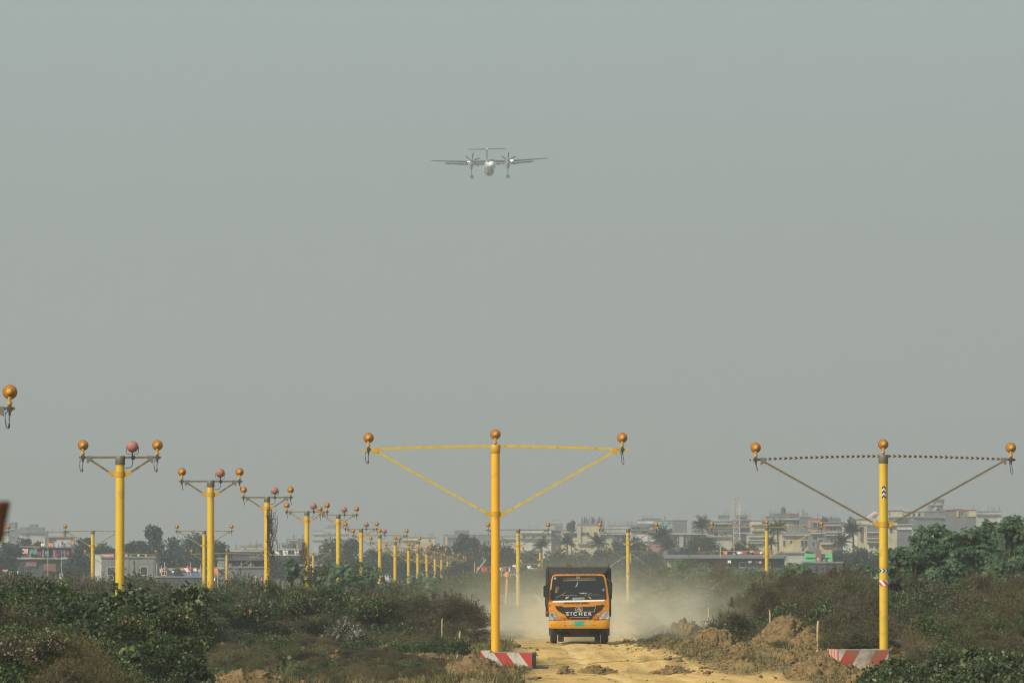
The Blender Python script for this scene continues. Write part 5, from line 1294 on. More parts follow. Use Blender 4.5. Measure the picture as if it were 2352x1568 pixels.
B(606, 702, 1261, 1050, 'long dark veranda building with laundry between the vine masts', 'dark', [(620, 640, 1264, 1273), (662, 676, 1264, 1273)], (1261.3, 1274), blocks=[(612, 622, 1263, 1274, 'grey')])
B(524, 608, 1264, 1050, 'long dark roofed building left of the dry vines', 'dark', [(575, 590, 1268, 1278)], (1265,), rods=6)
B(690, 745, 1300, 800, 'low dim wall beyond the fourth mast', 'dark', [], (1297,))
# left
B(233, 356.5, 1281, 700, 'pale grey concrete house with square windows behind the tallest red lamp mast', 'conc', [(247, 264, 1302, 1320), (323, 338, 1301.5, 1319.5)], (), depth=9)
hs_ = [o for o in COL.objects if o.get('label', '').startswith('pale grey concrete house')][0]
part('sunlit_side', MB().bbox((217 - 294.7) / F * 700, (232.8 - 294.7) / F * 700, .6, 8, 0, W(0, 1274, 700).z), WM['white'], hs_)  # the house's sunlit side: its light is put in as a paler wall colour
part('drain_pipe', MB().bbox((307 - 294.7) / F * 700 - .06, (307 - 294.7) / F * 700 + .06, -.12, -.004, 1.2, W(0, 1286, 700).z), mat('drain', (.1, .1, .1), .7), hs_)
for uu in (292, 349): part('pilaster', MB().bbox((uu - 294.7) / F * 700 - .2, (uu - 294.7) / F * 700 + .2, -.08, -.003, 0, W(0, 1283, 700).z), WM['conc'], hs_)
t = B(38, 178, 1283, 820, 'unfinished concrete frame building hung with laundry at the left', 'dark', [(66, 79, 1295, 1303), (80, 82, 1296, 1300)], (1281.5,), depth=8, blocks=[(60, 84, 1288, 1300, 'pink'), (145, 172, 1287, 1292, 'pale'), (100, 130, 1294, 1312, 'brick')])
H_ = W(0, 1283, 820).z; k_ = 820 / F
for uu in (48, 68, 98, 123, 147, 168): part('column', MB().bbox((uu - 108) * k_ - .16, (uu - 108) * k_ + .16, .6, .95, H_ + .23, W(0, 1256, 820).z), WM['conc'], t)
part('upper_slab', MB().bbox((46 - 108) * k_, (166 - 108) * k_, .2, 6, W(0, 1256, 820).z + .002, W(0, 1253.5, 820).z), WM['conc'], t)
part('back_wall', MB().bbox((46 - 108) * k_, (160 - 108) * k_, 3.4, 3.6, H_ + .23, W(0, 1257, 820).z), WM['dark'], t)
for uu in (123, 147): part('upper_column', MB().bbox((uu - 108) * k_ - .15, (uu - 108) * k_ + .15, .6, .9, W(0, 1253.5, 820).z + .002, W(0, 1246, 820).z), WM['conc'], t)
B(104, 162, 1234, 980, 'white house with a thin red roof line above the laundry frame', 'white', [(122, 128, 1240, 1252)], (), blocks=[(104, 114, 1237, 1252, 'grey')], parapet=False)
o_ = [o for o in COL.objects if o.get('label', '').startswith('white house with a thin red roof')][0]
part('roof_edge', MB().bbox(-31 / F * 980, 31 / F * 980, -.4, 10.2, W(0, 1234, 980).z + .003, W(0, 1232.3, 980).z), WM['redroof'], o_)
B(45, 105, 1220.5, 1700, 'wide hazy pale block on the left skyline', 'pale', [(60, 68, 1226, 1232)], (1223,), blocks=[(46, 62, 1210, 1220, 'grey'), (66, 84, 1203.5, 1220, 'grey'), (85, 99, 1210.5, 1220, 'grey')])
B(105, 147, 1222, 1750, 'hazy grey block with two dark upper boxes', 'pale', [], (1231.5,), blocks=[(106, 124, 1220.8, 1221.8, 'grey')])
B(20, 34, 1200.5, 1900, 'narrow hazy tower at the left skyline', 'grey', [], (1215, 1230))
B(-10, 20, 1228, 1700, 'hazy low block beside the left edge', 'pale', [], ())
B(34, 46, 1215, 1850, 'small hazy block between the narrow tower and the wide pale block', 'grey', [], ())
B(-30, 42, 1293, 800, 'dim grey wall building at the far left edge', 'grey', [(22, 26, 1303, 1312), (30, 34, 1303, 1312)], (1294,))
B(500, 516, 1284, 705, 'pale end pillar house of the laundry shed', 'conc', [], (1304,), depth=3)
t = B(516, 612, 1304, 700, 'long grey shed wall with a laundry loft above it', 'grey', [], (), depth=6)
k_ = 700 / F; H_ = W(0, 1304, 700).z; c0 = 564
part('loft_roof', MB().bbox((516 - c0) * k_, (612 - c0) * k_, -.2, 5, W(0, 1286, 700).z, W(0, 1284, 700).z), WM['tin'], t)
part('loft_back', MB().bbox((516 - c0) * k_, (612 - c0) * k_, 2.5, 2.7, H_ + .23, W(0, 1286, 700).z - .002), WM['dark'], t)
for uu in (518, 554, 576, 610): part('loft_post', MB().bbox((uu - c0) * k_ - .06, (uu - c0) * k_ + .06, .1, .22, H_ + .23, W(0, 1286, 700).z - .002), WM['pale'], t)
B(357, 500, 1326, 690, 'low grey compound wall behind the laundry lines on the left', 'dark', [], (), depth=.4, name='compound_wall', cat='wall')
B(358, 400, 1308, 715, 'low dark shack right of the pale concrete house', 'dark', [(372, 382, 1312, 1320)], (), depth=5)
B(418, 468, 1311, 720, 'blue tin shack among the laundry lines', 'blue', [], (), depth=5, blocks=[(410, 430, 1306, 1311, 'pale')])
B(468, 500, 1306, 725, 'small grey shack left of the laundry shed', 'grey', [], (), depth=5)
t = thing('white_pillar', 'short white pillar with a thin pole standing before the left shacks', 'pillar', (WX(141, 640), 640, 0)); k_ = 640 / F
part('pillar', MB().bbox(-4 * k_, 4.5 * k_, 0, .4, 0, W(0, 1316, 640).z), WM['white'], t)
part('pole', MB().tube([(1.5 * k_, .2, W(0, 1316, 640).z), (2 * k_, .2, W(0, 1273, 640).z)], .035, 6), WM['pale'], t)
# right low sheds
t = B(1530, 1802, 1280, 640, 'long low grey shed with a tin roof behind the right bushes', 'dark', [(1555, 1580, 1296, 1312), (1700, 1712, 1292, 1302), (1760, 1768, 1292, 1302)], (), depth=8, parapet=False)
k_ = 640 / F; c0 = 1666; H_ = W(0, 1280, 640).z
part('tin_roof', MB().add([((1526 - c0) * k_, -.9, H_ - .05), ((1804 - c0) * k_, -.9, H_ - .05), ((1804 - c0) * k_, 8, H_ + .35), ((1526 - c0) * k_, 8, H_ + .35), ((1526 - c0) * k_, -.9, H_ - .12), ((1804 - c0) * k_, -.9, H_ - .12), ((1804 - c0) * k_, 8, H_ + .28), ((1526 - c0) * k_, 8, H_ + .28)], [(0, 1, 2, 3), (7, 6, 5, 4), (0, 4, 5, 1), (1, 5, 6, 2), (2, 6, 7, 3), (3, 7, 4, 0)]), WM['tin'], t)
part('cream_wall', MB().bbox((1532 - c0) * k_, (1573 - c0) * k_, -.06, -.003, W(0, 1302, 640).z, H_ - .15), WM['cream'], t)
part('doorway_frame', MB().bbox((1608 - c0) * k_, (1628 - c0) * k_, -.08, -.003, 0, W(0, 1292, 640).z), WM['pale'], t)
part('brown_wall', MB().bbox((1640 - c0) * k_, (1672 - c0) * k_, -.05, -.003, W(0, 1300, 640).z, H_ - .15), WM['brick'], t)
part('grey_wall', MB().bbox((1715 - c0) * k_, (1757 - c0) * k_, -.05, -.003, 0, H_ - .4), WM['grey'], t)
part('dark_wall', MB().bbox((1574 - c0) * k_, (1606 - c0) * k_, -.05, -.003, W(0, 1292, 640).z, H_ - .15), WM['dark'], t)
B(1792, 1852, 1272, 700, 'pale wall house left of the green shack', 'pale', [(1800, 1806, 1276, 1284)], (), depth=6, blocks=[(1843, 1850, 1266, 1272, 'white')])
t = B(1852, 1912, 1271, 690, 'bright green tin shack with a pink brick pillar', 'green', [], (), depth=5, parapet=False, blocks=[])
k_ = 690 / F; c0 = 1882
part('pink_pillar', MB().bbox((1873 - c0) * k_, (1886 - c0) * k_, -.5, -.003, 0, W(0, 1261, 690).z), WM['pink'], t)
part('dark_opening', MB().bbox((1886.2 - c0) * k_, (1906 - c0) * k_, -.05, -.003, W(0, 1291, 690).z, W(0, 1280, 690).z), WM['dark'], t)
part('cross_rail', MB().bbox((1850 - c0) * k_, (1872.8 - c0) * k_, -.12, -.003, W(0, 1281, 690).z, W(0, 1279.5, 690).z), WM['brick'], t)
B(1844, 1935, 1293, 680, 'long grey wall beneath the green shack', 'dark', [], (), depth=.5, name='compound_wall', cat='wall')
B(1885, 1910, 1247, 900, 'cream walled yard house behind the green shack', 'cream', [], (1248,), depth=6)
# lattice mast
t = thing('lattice_tower', 'tall red and white lattice tower on the right skyline', 'lattice tower', (WX(1692, 1150), 1150, 0)); k_ = 1150 / F
LT = chevmat('lattice_paint', 'Z', 5.2, c1=(.38, .28, .26), c2=(.44, .43, .42), slope=0)
Zt = W(0, 1143, 1150).z; mb = MB(); n = 16
wd = lambda z: (9 - 3.6 * z / Zt) * k_ * .98
for sx_, sy_ in ((-1, 0), (1, 0), (1, 1), (-1, 1)):
    mb.tube([(sx_ * wd(0), sy_ * 1.2, 0), (sx_ * wd(Zt), sy_ * 1.2, Zt)], .075, 5)
for i in range(n):
    z0_, z1_ = Zt * i / n, Zt * (i + 1) / n; s_ = 1 if i % 2 else -1
    for y in (0, 1.2):
        mb.tube([(-s_ * wd(z0_), y, z0_), (s_ * wd(z1_), y, z1_)], .045, 4).tube([(-wd(z1_), y, z1_), (wd(z1_), y, z1_)], .045, 4).tube([(s_ * wd(z0_), y, z0_), (-s_ * wd(z1_), y, z1_)], .03, 4)
part('lattice', mb, LT, t)
for (ax, av0, av1) in ((-7, 1153, 1178), (7, 1160, 1182), (6, 1190, 1206)): part('antenna', MB().bbox(ax * k_ - .12, ax * k_ + .12, -.3, -.05, W(0, av1, 1150).z, W(0, av0, 1150).z), WM['pale'], t)
# water tanks
def tank(u0, u1, v0, v1, D, label, zoff=.22):
    cx = WX((u0 + u1) / 2, D); w_ = (u1 - u0) / F * D / 2; zb_ = W(0, v1, D).z; h = W(0, v0, D).z - zb_
    t = thing('water_tank', label, 'water tank', (cx, D + 2, zb_))
    part('tank_body', MB().lathe([(w_ * .95, .002), (w_, .1), (w_, h * .3), (w_ * .96, h * .33), (w_, h * .36), (w_, h * .62), (w_ * .96, h * .65), (w_, h * .68), (w_, h * .8), (w_ * .55, h * .95), (w_ * .5, h)], n=16), mat('tank_plastic', (.05, .055, .06), .5), t)
    part('lid', MB().lathe([(w_ * .3, h + .002), (w_ * .3, h + .09)], n=12), mat('tank_plastic', (.05, .055, .06), .5), t)
tank(1793, 1805, 1164.5, 1178.3, 1331, 'dark water tank on the grey unfinished building')
tank(660, 681, 1246.5, 1259.6, 1051, 'black water tank on the long veranda building')
tank(1474, 1480, 1190, 1194, 1375, 'tiny dark tank beside the ragged awning')
# laundry
LC = dict(white=(.75, .74, .72), red=(.55, .05, .05), orange=(.85, .25, .06), pink=(.70, .30, .32), blue=(.10, .16, .36), cyan=(.05, .45, .50), green=(.35, .65, .35), lilac=(.38, .38, .50),
          maroon=(.22, .05, .07), peach=(.75, .42, .30), yellow=(.75, .60, .15), navy=(.05, .06, .12), teal=(.08, .25, .24), grey=(.3, .3, .32))
def cloth(u, v, w, h, D, c, label, seed=0, tilt=0):
    m = mat('cloth_' + c, LC[c], .9, var=.15, vscale=2)
    p = W(u, v, D); k = D / F; W_, H_ = w * k, h * k; r = random.Random(seed); V = []; Q = []; n = 6; ph = r.uniform(0, 6)
    for j in range(n + 1):
        for i in range(n + 1):
            a, b = i / n, j / n
            V.append(((a - .5) * W_ * (1 + .06 * math.sin(b * 5 + ph)) + tilt * b * W_, .09 * b * math.sin(a * 9 + ph) + .05 * math.sin(a * 17), -b * H_ * (1 + .10 * math.sin(a * 7 + ph)) - .10 * H_ * math.sin(a * math.pi)))
    for j in range(n):
        for i in range(n): q = j * (n + 1) + i; Q.append((q, q + 1, q + n + 2, q + n + 1))
    o = thing('laundry', label, 'laundry', (p.x, D, p.z), 0, 'laundry hung out to dry', me=np_mesh('laundry', np.array(V), np.array(Q), m)); o.data.shade_smooth(); return o
L_ = [
 # on and above the frame building, left
 (122, 1236, 13, 12, 900, 'navy', 'dark cloth hung in front of the red-roofed white house'), (116, 1246, 9, 7, 818, 'orange', 'orange cloth at the left end of the upper laundry line'),
 (131, 1243, 13, 11, 818, 'lilac', 'large lilac cloth in the middle of the upper laundry line'), (143, 1242, 5, 9, 818, 'maroon', 'small dark red cloth on the upper laundry line'),
 (155, 1243, 6, 8, 818, 'grey', 'grey cloth on the upper laundry line'), (161, 1243, 5, 7, 818, 'cyan', 'bright cyan cloth on the upper laundry line'),
 (166.5, 1242, 6, 7, 818, 'orange', 'bright orange cloth at the right end of the upper laundry line'), (98, 1247, 8, 6, 818, 'white', 'white cloth over the edge of the upper slab'),
 (58, 1259, 12, 11, 819, 'peach', 'beige round cloth in the left bay of the concrete frame'), (45, 1261, 6, 7, 819, 'red', 'red cloth at the left end of the concrete frame'),
 (78, 1260, 14, 11, 819, 'teal', 'teal cloth in the second bay of the concrete frame'), (84, 1256, 11, 3, 818, 'red', 'red strip hanging over the upper slab edge'),
 (90, 1265, 9, 10, 819, 'maroon', 'brown cloth in the third bay of the concrete frame'), (108, 1264, 8, 12, 819, 'teal', 'blue green cloth right of the third frame column'),
 (132, 1262, 10, 14, 819, 'maroon', 'dark red cloth between the two tall columns'), (142, 1262, 6, 10, 819, 'blue', 'blue cloth between the two tall columns'), (155, 1263, 7, 10, 819, 'red', 'red cloth in the right bay of the concrete frame'),
 (29, 1270, 12, 14, 780, 'white', 'white draped sheet at the left end of the frame building'), (178, 1267, 5, 9, 800, 'white', 'thin white cloth right of the concrete frame'),
 (12, 1307, 12, 5, 560, 'pink', 'pale pink cloth blowing at the far left above the bushes'), (24, 1311, 5, 9, 560, 'white', 'white cloth hanging at the far left above the bushes'), (43, 1311, 8, 5, 560, 'white', 'small white cloth caught on the far left bush tops'),
 # on the pale house roof
 (247, 1272, 28, 8, 701, 'pink', 'checked pinkish cloth along the parapet of the pale concrete house'), (290, 1272, 6, 8, 701, 'pink', 'pink shirt on the roof of the pale concrete house'),
 (300, 1273, 6, 8, 701, 'teal', 'dark green cloth on the roof of the pale concrete house'), (318, 1272, 5, 9, 701, 'green', 'light green cloth on the roof of the pale concrete house'),
 (327, 1277, 5, 4, 701, 'white', 'white cloth on the roof of the pale concrete house'), (335, 1271, 4, 7, 701, 'peach', 'orange tipped cloth at the right end of the pale house roof'),
 # shack row
 (370, 1305, 7, 9, 688, 'peach', 'peach shirt on the line right of the pale concrete house'), (382, 1303, 6, 6, 688, 'maroon', 'dark red cloth beside the peach shirt'), (392, 1305, 7, 5, 688, 'grey', 'grey cloth beside the dark red one'),
 (420, 1304, 12, 4, 688, 'orange', 'orange cloth over the blue tin shack'), (427, 1303, 10, 9, 687, 'white', 'white slanting cloth on the blue tin shack'), (433, 1301, 6, 8, 686, 'red', 'red slanting cloth on the blue tin shack'),
 (447, 1304, 8, 7, 688, 'white', 'round white cloth above the blue tin shack'), (441, 1303, 5, 7, 688, 'maroon', 'dark red cloth between the white ones'), (397, 1310, 5, 4, 688, 'white', 'tiny white cloth low on the shack line'),
 (457, 1306, 5, 8, 688, 'peach', 'brownish cloth right of the blue tin shack'), (495, 1304, 8, 14, 688, 'orange', 'large orange cloth left of the laundry shed'), (487, 1306, 6, 12, 688, 'peach', 'tan cloth next to the large orange one'),
 (491, 1326, 6, 6, 640, 'white', 'small white cloth low behind the second mast'),
 # shed loft
 (530, 1292, 6, 7, 701, 'white', 'white shirt in the laundry loft'), (538, 1291, 4, 5, 701, 'red', 'small bright red cloth in the laundry loft'), (544, 1291, 7, 8, 701, 'teal', 'teal cloth in the laundry loft'),
 (549, 1295, 5, 8, 701, 'lilac', 'lilac cloth in the laundry loft'), (567, 1292, 5, 12, 701, 'orange', 'orange cloth in the laundry loft'), (580, 1292, 9, 12, 701, 'peach', 'reddish tan cloth in the laundry loft'),
 (592, 1291, 6, 11, 701, 'maroon', 'dark red cloth in the laundry loft'), (603, 1292, 5, 5, 701, 'pink', 'pink cloth at the right end of the laundry loft'), (572, 1294, 4, 11, 700.5, 'white', 'narrow white cloth beside the orange one in the loft'),
 (586, 1322, 6, 9, 560, 'peach', 'peach and white shirt above the bushes left of the dry vines'), (602, 1326, 6, 6, 560, 'pink', 'pale pink cloth above the bushes left of the dry vines'),
 (525, 1329, 5, 6, 600, 'red', 'red cloth low above the bushes right of the far mast'),
 # veranda
 (634, 1264, 8, 8, 1048, 'white', 'white triangular cloth on the long veranda'), (655, 1263, 11, 10, 1048, 'white', 'big white and red cloth on the long veranda'), (656, 1266, 4, 5, 1047.5, 'maroon', 'dark red patch of cloth over the white one on the veranda'),
 (681, 1263, 9, 9, 1048, 'white', 'pale cloth at the right end of the long veranda'), (643, 1266, 5, 6, 1048, 'maroon', 'purple cloth on the long veranda'),
 # centre, by the mast
 (1098, 1302, 5, 6, 600, 'orange', 'bright orange cloth left of the bright yellow mast'), (1112, 1303, 12, 8, 600, 'red', 'red cloth left of the bright yellow mast'), (1130, 1303, 7, 8, 600, 'red', 'second red cloth partly behind the bright yellow mast'),
 (1158, 1303, 7, 7, 600, 'red', 'crimson cloth just right of the bright yellow mast'), (1149, 1303, 5, 5, 600, 'white', 'small white cloth touching the bright yellow mast'), (1170, 1302, 3, 10, 600, 'white', 'narrow white cloth by the chevron mast'),
 (1181, 1296, 7, 5, 598, 'white', 'white cloth left of the chevron mast'), (1180, 1302, 6, 8, 600, 'maroon', 'dark red cloth behind the chevron mast'), (1215, 1298, 9, 7, 598, 'white', 'white cloth right of the chevron mast'), (1238, 1296, 5, 4, 598, 'yellow', 'small yellow cloth behind the small dusty mast'),
 (1228, 1303, 18, 6, 602, 'green', 'pale green sheet sloping behind the small dusty mast'),
 # right, on the shed roof
 (1666, 1265.5, 9, 7, 640, 'orange', 'orange cloth on the roof of the long grey shed'), (1698, 1266, 12, 5, 641, 'white', 'white cloth on the roof of the long grey shed'), (1710, 1266, 9, 6, 641, 'red', 'red cloth on the roof of the long grey shed'),
 (1727, 1264, 9, 4, 641, 'pink', 'pink cloth on the roof of the long grey shed'), (1738, 1266, 11, 5, 641, 'red', 'crimson cloth on the roof left of the wide mast'), (1748, 1266, 7, 5, 641, 'white', 'white cloth on the roof next to the wide mast'),
 (1675, 1286, 7, 6, 638, 'white', 'bright white cloth on the wall of the long grey shed'), (1738, 1288, 4, 4, 638, 'blue', 'small blue cloth on the shed wall'), (1746, 1288, 7, 5, 638, 'pink', 'pink cloth on the shed wall by the wide mast'),
 (1722, 1287, 9, 5, 638, 'lilac', 'row of pale grey cloth on the shed wall'), (1682, 1316, 4, 9, 620, 'white', 'white cloth hanging by the far wide mast foot'),
 (1539, 1302, 9, 7, 636, 'red', 'red cloth under the cream wall right of the dust'), (1551, 1303, 10, 8, 636, 'pink', 'dull pink cloth next to the red one right of the dust'),
 (1893, 1283, 5, 7, 686, 'grey', 'grey cloth at the opening of the green shack'), (1904, 1283, 5, 7, 686, 'lilac', 'pale cloth at the right end of the green shack'), (1879, 1280, 3, 8, 684, 'white', 'narrow pale cloth on the pink brick pillar'),
 (1722, 1200, 6, 6, 1500, 'grey', 'grey cloth on the dark block behind the lattice tower')]
for i, (u, v, w, h, D, c, lab) in enumerate(L_): cloth(u, v, w, h, D, c, lab, seed=i, tilt=(.5 if 'slant' in lab or 'triang' in lab else 0))
def line(pts, D, label):
    a = [W(u, v, D) for u, v in pts]; b = a[0]
    t = thing('clothes_line', label, 'clothes line', (b.x, D, 0)); mb = MB()
    mb.tube([Vector((p.x - b.x, 0, p.z)) for p in a], .02, 4); part('rope', mb, WM['pale'], t)
    for p in (a[0], a[-1]): part('post', MB().tube([(p.x - b.x, .05, 0), (p.x - b.x, .05, p.z + .5)], .05, 5), mat('bamboo', (.50, .37, .19), .6), t)
line([(360, 1303), (390, 1304.5), (418, 1303), (450, 1303.5), (500, 1303)], 689, 'clothes line strung over the shacks on the left')
line([(1090, 1301), (1130, 1302.5), (1165, 1302), (1200, 1296), (1245, 1295)], 601, 'clothes line crossing behind the bright yellow mast')
line([(1655, 1265), (1700, 1265.5), (1755, 1264)], 641.5, 'clothes line along the shed roof on the right')
line([(110, 1242), (140, 1243), (170, 1241)], 818.5, 'upper clothes line on the concrete frame building')
r = random.Random(8)
for i, (u, v) in enumerate([(378, 1290), (381, 1300), (371, 1298), (437, 1290), (461, 1296), (431, 1298)]):
    D = 695; p = W(u, v, D); t = thing('bamboo_pole', 'thin pale bamboo pole standing among the left shacks', 'pole', (p.x, D, 0), 0, 'bamboo poles among the shacks')
    part('shaft', MB().tube([(r.gauss(0, .1), 0, 0), (0, 0, p.z)], .045, 5), mat('pale_bamboo', (.5, .45, .36), .7), t)
# leaning bamboo and orange post near the yellow mast
a, b = W(1088, 1322, 560), W(1116, 1284, 560); t = thing('leaning_pole', 'long pale pole leaning in the haze left of the bright yellow mast', 'pole', (a.x, 560, 0))
part('shaft', MB().tube([(-.3, 0, 0), (0, 0, a.z), (b.x - a.x, 0, b.z)], .05, 5), mat('pale_bamboo', (.5, .45, .36), .7), t)
a = W(1162, 1314, 420); t = thing('marker_post', 'blurred orange post in the dust right of the bright yellow mast', 'post', (a.x, 420, 0))
part('shaft', MB().tube([(0, 0, 0), (.1, 0, a.z - .2)], .09, 8), mat('orange_paint', (.65, .28, .06), .6, var=.2), t)
part('head', MB().lathe([(.10, a.z - .45), (.20, a.z - .3), (.19, a.z - .05), (.08, a.z + .05)], o=(.1, 0, 0), n=12), mat('orange_paint', (.65, .28, .06), .6), t)
# two people on the yard roof
def figure(u, v, D, h, label, bend, shirt, seed):
    p = W(u, v, D); t = thing('person', label, 'person', (p.x, D, p.z))
    s = h / 1.7
    hip = Vector((0, 0, .88)); ch = Vector((math.sin(bend) * .5, 0, .88 + math.cos(bend) * .5)); hd = ch + Vector((math.sin(bend * 1.1) * .27, 0, math.cos(bend * 1.1) * .27))
    pts = [(hip, .13), (ch, .15), (ch + (hd - ch) * .45, .06), (hd, .10), (Vector((.10, 0, .46)), .075), (Vector((.08, .02, .05)), .05), (Vector((-.12, 0, .46)), .075), (Vector((-.14, .02, .05)), .05),
           (ch + Vector((.16, -.1, -.02)), .055), (ch + Vector((.26, -.12, -.28)), .045), (ch + Vector((.36, -.15, -.48)), .03), (ch + Vector((-.12, .12, -.02)), .055), (ch + Vector((-.10, .05, -.3)), .045), (ch + Vector((.05, -.05, -.52)), .03), (Vector((.16, -.08, .02)), .04), (Vector((-.06, -.08, .02)), .04)]
    ed = [(0, 1), (1, 2), (2, 3), (0, 4), (4, 5), (0, 6), (6, 7), (1, 8), (8, 9), (9, 10), (1, 11), (11, 12), (12, 13), (5, 14), (7, 15)]
    me = bpy.data.meshes.new('body'); me.from_pydata([(q * s)[:] for q, _ in pts], ed, []); o = link('body', me, t)
    md = o.modifiers.new('skin', 'SKIN'); 
    for i, (q, rr_) in enumerate(pts): me.skin_vertices[0].data[i].radius = (rr_ * s, rr_ * s)
    me.skin_vertices[0].data[0].use_root = True
    o.modifiers.new('sub', 'SUBSURF').levels = 1; me.materials.append(mat('skin_' + shirt, (.12, .07, .05), .7))
    part('shirt', MB().tube([hip * s + Vector((0, 0, -.1 * s)), (hip + (ch - hip) * .5) * s, ch * s], [.17 * s, .16 * s, .17 * s], 10), mat('cloth_' + shirt, LC[shirt], .9), t)
figure(1843.5, 1270.6, 706, 1.1, 'small dark figure bending forward on the pale roof left of the green shack', .9, 'navy', 1)
figure(1880, 1261, 692, 1.0, 'small dark figure standing on top of the pink brick pillar', .1, 'maroon', 2)
# ------------------------------------------------------------------ tipper truck
TD = 206.5
tx = (WX(1255, TD) + WX(1407, TD)) / 2 - .02
truck = thing('tipper_truck', 'orange tipper truck driving towards the camera in a cloud of dust', 'truck', (tx, TD, g(tx, TD) + .01))
truck.rotation_euler = (0, 0, -.013)
ORG = mat('truck_orange', (.56, .20, .006), .5, var=.10, vscale=2, dirt=(.30, .16, .05), dirt_amt=.3, dscale=2.6, coat=0, spec=.3)
BYL = mat('bumper_yellow', (.57, .265, .005), .5, var=.08, dirt=(.30, .18, .05), dirt_amt=.3, dscale=3.0, coat=0, spec=.3)
BLK = mat('black_plastic', (.014, .014, .014), .55, var=.2, spec=.3)
BED = mat('bed_steel', (.030, .034, .034), .6, var=.25, vscale=1.5, dirt=(.06, .055, .045), dirt_amt=.2)
RUB = mat('tyre_rubber', (.028, .026, .023), .85, var=.3, dirt=(.16, .11, .055), dirt_amt=.3)
CHR = mat('chrome', (.62, .62, .60), .25, metal=.85)
WHT = mat('white_paint', (.74, .73, .68), .5, dirt=(.4, .3, .2), dirt_amt=.2)
WSG = mat('windscreen', (.012, .015, .017), .12, spec=.45)
UND = mat('underbody', (.03, .026, .022), .8, var=.4)
def tz(Y): return (1440 - Y) / 454.0
def txx(X): return (X - 762) / 454.0
def poly(pts): return [(txx(a), tz(b)) for a, b in pts]
def front_y(z):                                                   # front face of the cab: upright below, raked above the waist
    return 0.0 if z < 1.42 else (z - 1.42) * .20
def sheet(mb, pts, off, thick=.02):
    """panel that follows the cab front; pts in the photo's truck pixels"""
    P2 = poly(pts); n = len(P2)
    vs = [(x, front_y(z) - off, z) for x, z in P2] + [(x, front_y(z) - off + thick, z) for x, z in P2]
    fs = [tuple(range(n)), tuple(range(2 * n - 1, n - 1, -1))] + [(k, k + n, (k + 1) % n + n, (k + 1) % n) for k in range(n)]
    return mb.add(vs, fs)
# cab body as stacked outlines
secs = [(.80, -1.09, 1.09, -.01), (1.0, -1.10, 1.10, 0), (1.42, -1.115, 1.105, 0), (1.60, -1.11, 1.10, front_y(1.6)), (2.0, -1.06, 1.05, front_y(2.0)), (2.35, -1.00, .98, front_y(2.35)), (2.46, -.96, .93, front_y(2.46) + .03), (2.50, -.86, .84, front_y(2.5) + .10)]
cab = MB(); rings = []
for z, a, b, y in secs:
    c = .07; bk = 1.75
    rings.append([(a + c, y, z), (b - c, y, z), (b - .015, y + .02, z), (b, y + c + .02, z), (b, bk, z), (a, bk, z), (a, y + c + .02, z), (a + .015, y + .02, z)])
n = 8; vs = [v for r_ in rings for v in r_]; fs = []
for i in range(len(rings) - 1):
    for k in range(n): fs.append((i * n + k, i * n + (k + 1) % n, (i + 1) * n + (k + 1) % n, (i + 1) * n + k))
fs += [tuple(range(n))[::-1], tuple((len(rings) - 1) * n + k for k in range(n))]
cab.add(vs, fs)
cb = part('cab', cab, ORG, truck, 40)
m_ = MB()
for X in (480, 575, 655, 735, 820, 905, 1000, 1085): m_.lathe([(.018, 2.49), (.014, 2.525), (.003, 2.53)], o=(txx(X), .34, 0), n=8)
part('roof_rivets', m_, ORG, cb)
ws = part('windscreen', sheet(MB(), [(300, 700), (305, 560), (318, 420), (335, 350), (360, 332), (700, 322), (1000, 320), (1140, 325), (1165, 345), (1185, 430), (1205, 560), (1214, 690), (1200, 728), (320, 735)], .012, .02), BLK, truck, label='black windscreen surround')
part('glass', sheet(MB(), [(318, 640), (325, 540), (336, 430), (350, 372), (372, 352), (700, 340), (1000, 338), (1130, 342), (1150, 362), (1170, 440), (1190, 560), (1200, 620), (1185, 632), (330, 652)], .018, .004), WSG, ws)
part('banner', sheet(MB(), [(500, 370), (1030, 352), (1034, 396), (504, 414)], .022, .003), mat('banner_dark', (.025, .023, .016), .6), ws)
part('banner_trim', sheet(MB(), [(500, 406), (1034, 390), (1034, 399), (500, 415)], .025, .002), mat('trim_gold', (.22, .19, .10), .6), ws)
for (a, b) in ((718, 740), (748, 772)):
    for (c, d) in ((342, 350), (364, 372)): part('cross_sticker', sheet(MB(), [(a, c), (b, c), (b, d), (a, d)], .027, .002), mat('pale_blue', (.45, .62, .72), .5), ws)
part('hanging_tassel', sheet(MB(), [(735, 425), (745, 440), (735, 485), (705, 520), (702, 510), (722, 470)], .022, .002), mat('tassel_blue', (.20, .36, .42), .6), ws)
part('papers', sheet(MB(), [(382, 500), (400, 520), (388, 560), (410, 570), (405, 608), (365, 612), (372, 560)], .022, .002), mat('paper', (.16, .11, .06), .7), ws)
part('papers', sheet(MB(), [(395, 500), (440, 520), (432, 560), (392, 560)], .0225, .002), mat('dull_red', (.13, .035, .03), .7), ws)
part('corner_sticker', sheet(MB(), [(350, 358), (384, 356), (384, 384), (350, 386)], .023, .002), mat('sticker_grey', (.35, .37, .34), .6), ws)
part('side_sticker', sheet(MB(), [(1148, 540), (1180, 536), (1182, 578), (1148, 580)], .023, .002), mat('sticker_blue', (.10, .17, .22), .6), ws)
part('white_stripe', sheet(MB(), [(328, 740), (1130, 722), (1188, 722), (1183, 745), (328, 768)], .016, .012), WHT, truck)
for pts in ([(395, 690), (385, 682), (540, 600), (550, 604)], [(845, 662), (838, 656), (975, 606), (985, 610)]):
    part('wiper', sheet(MB(), pts, .045, .015), mat('wiper_dusty', (.17, .16, .13), .6), truck)
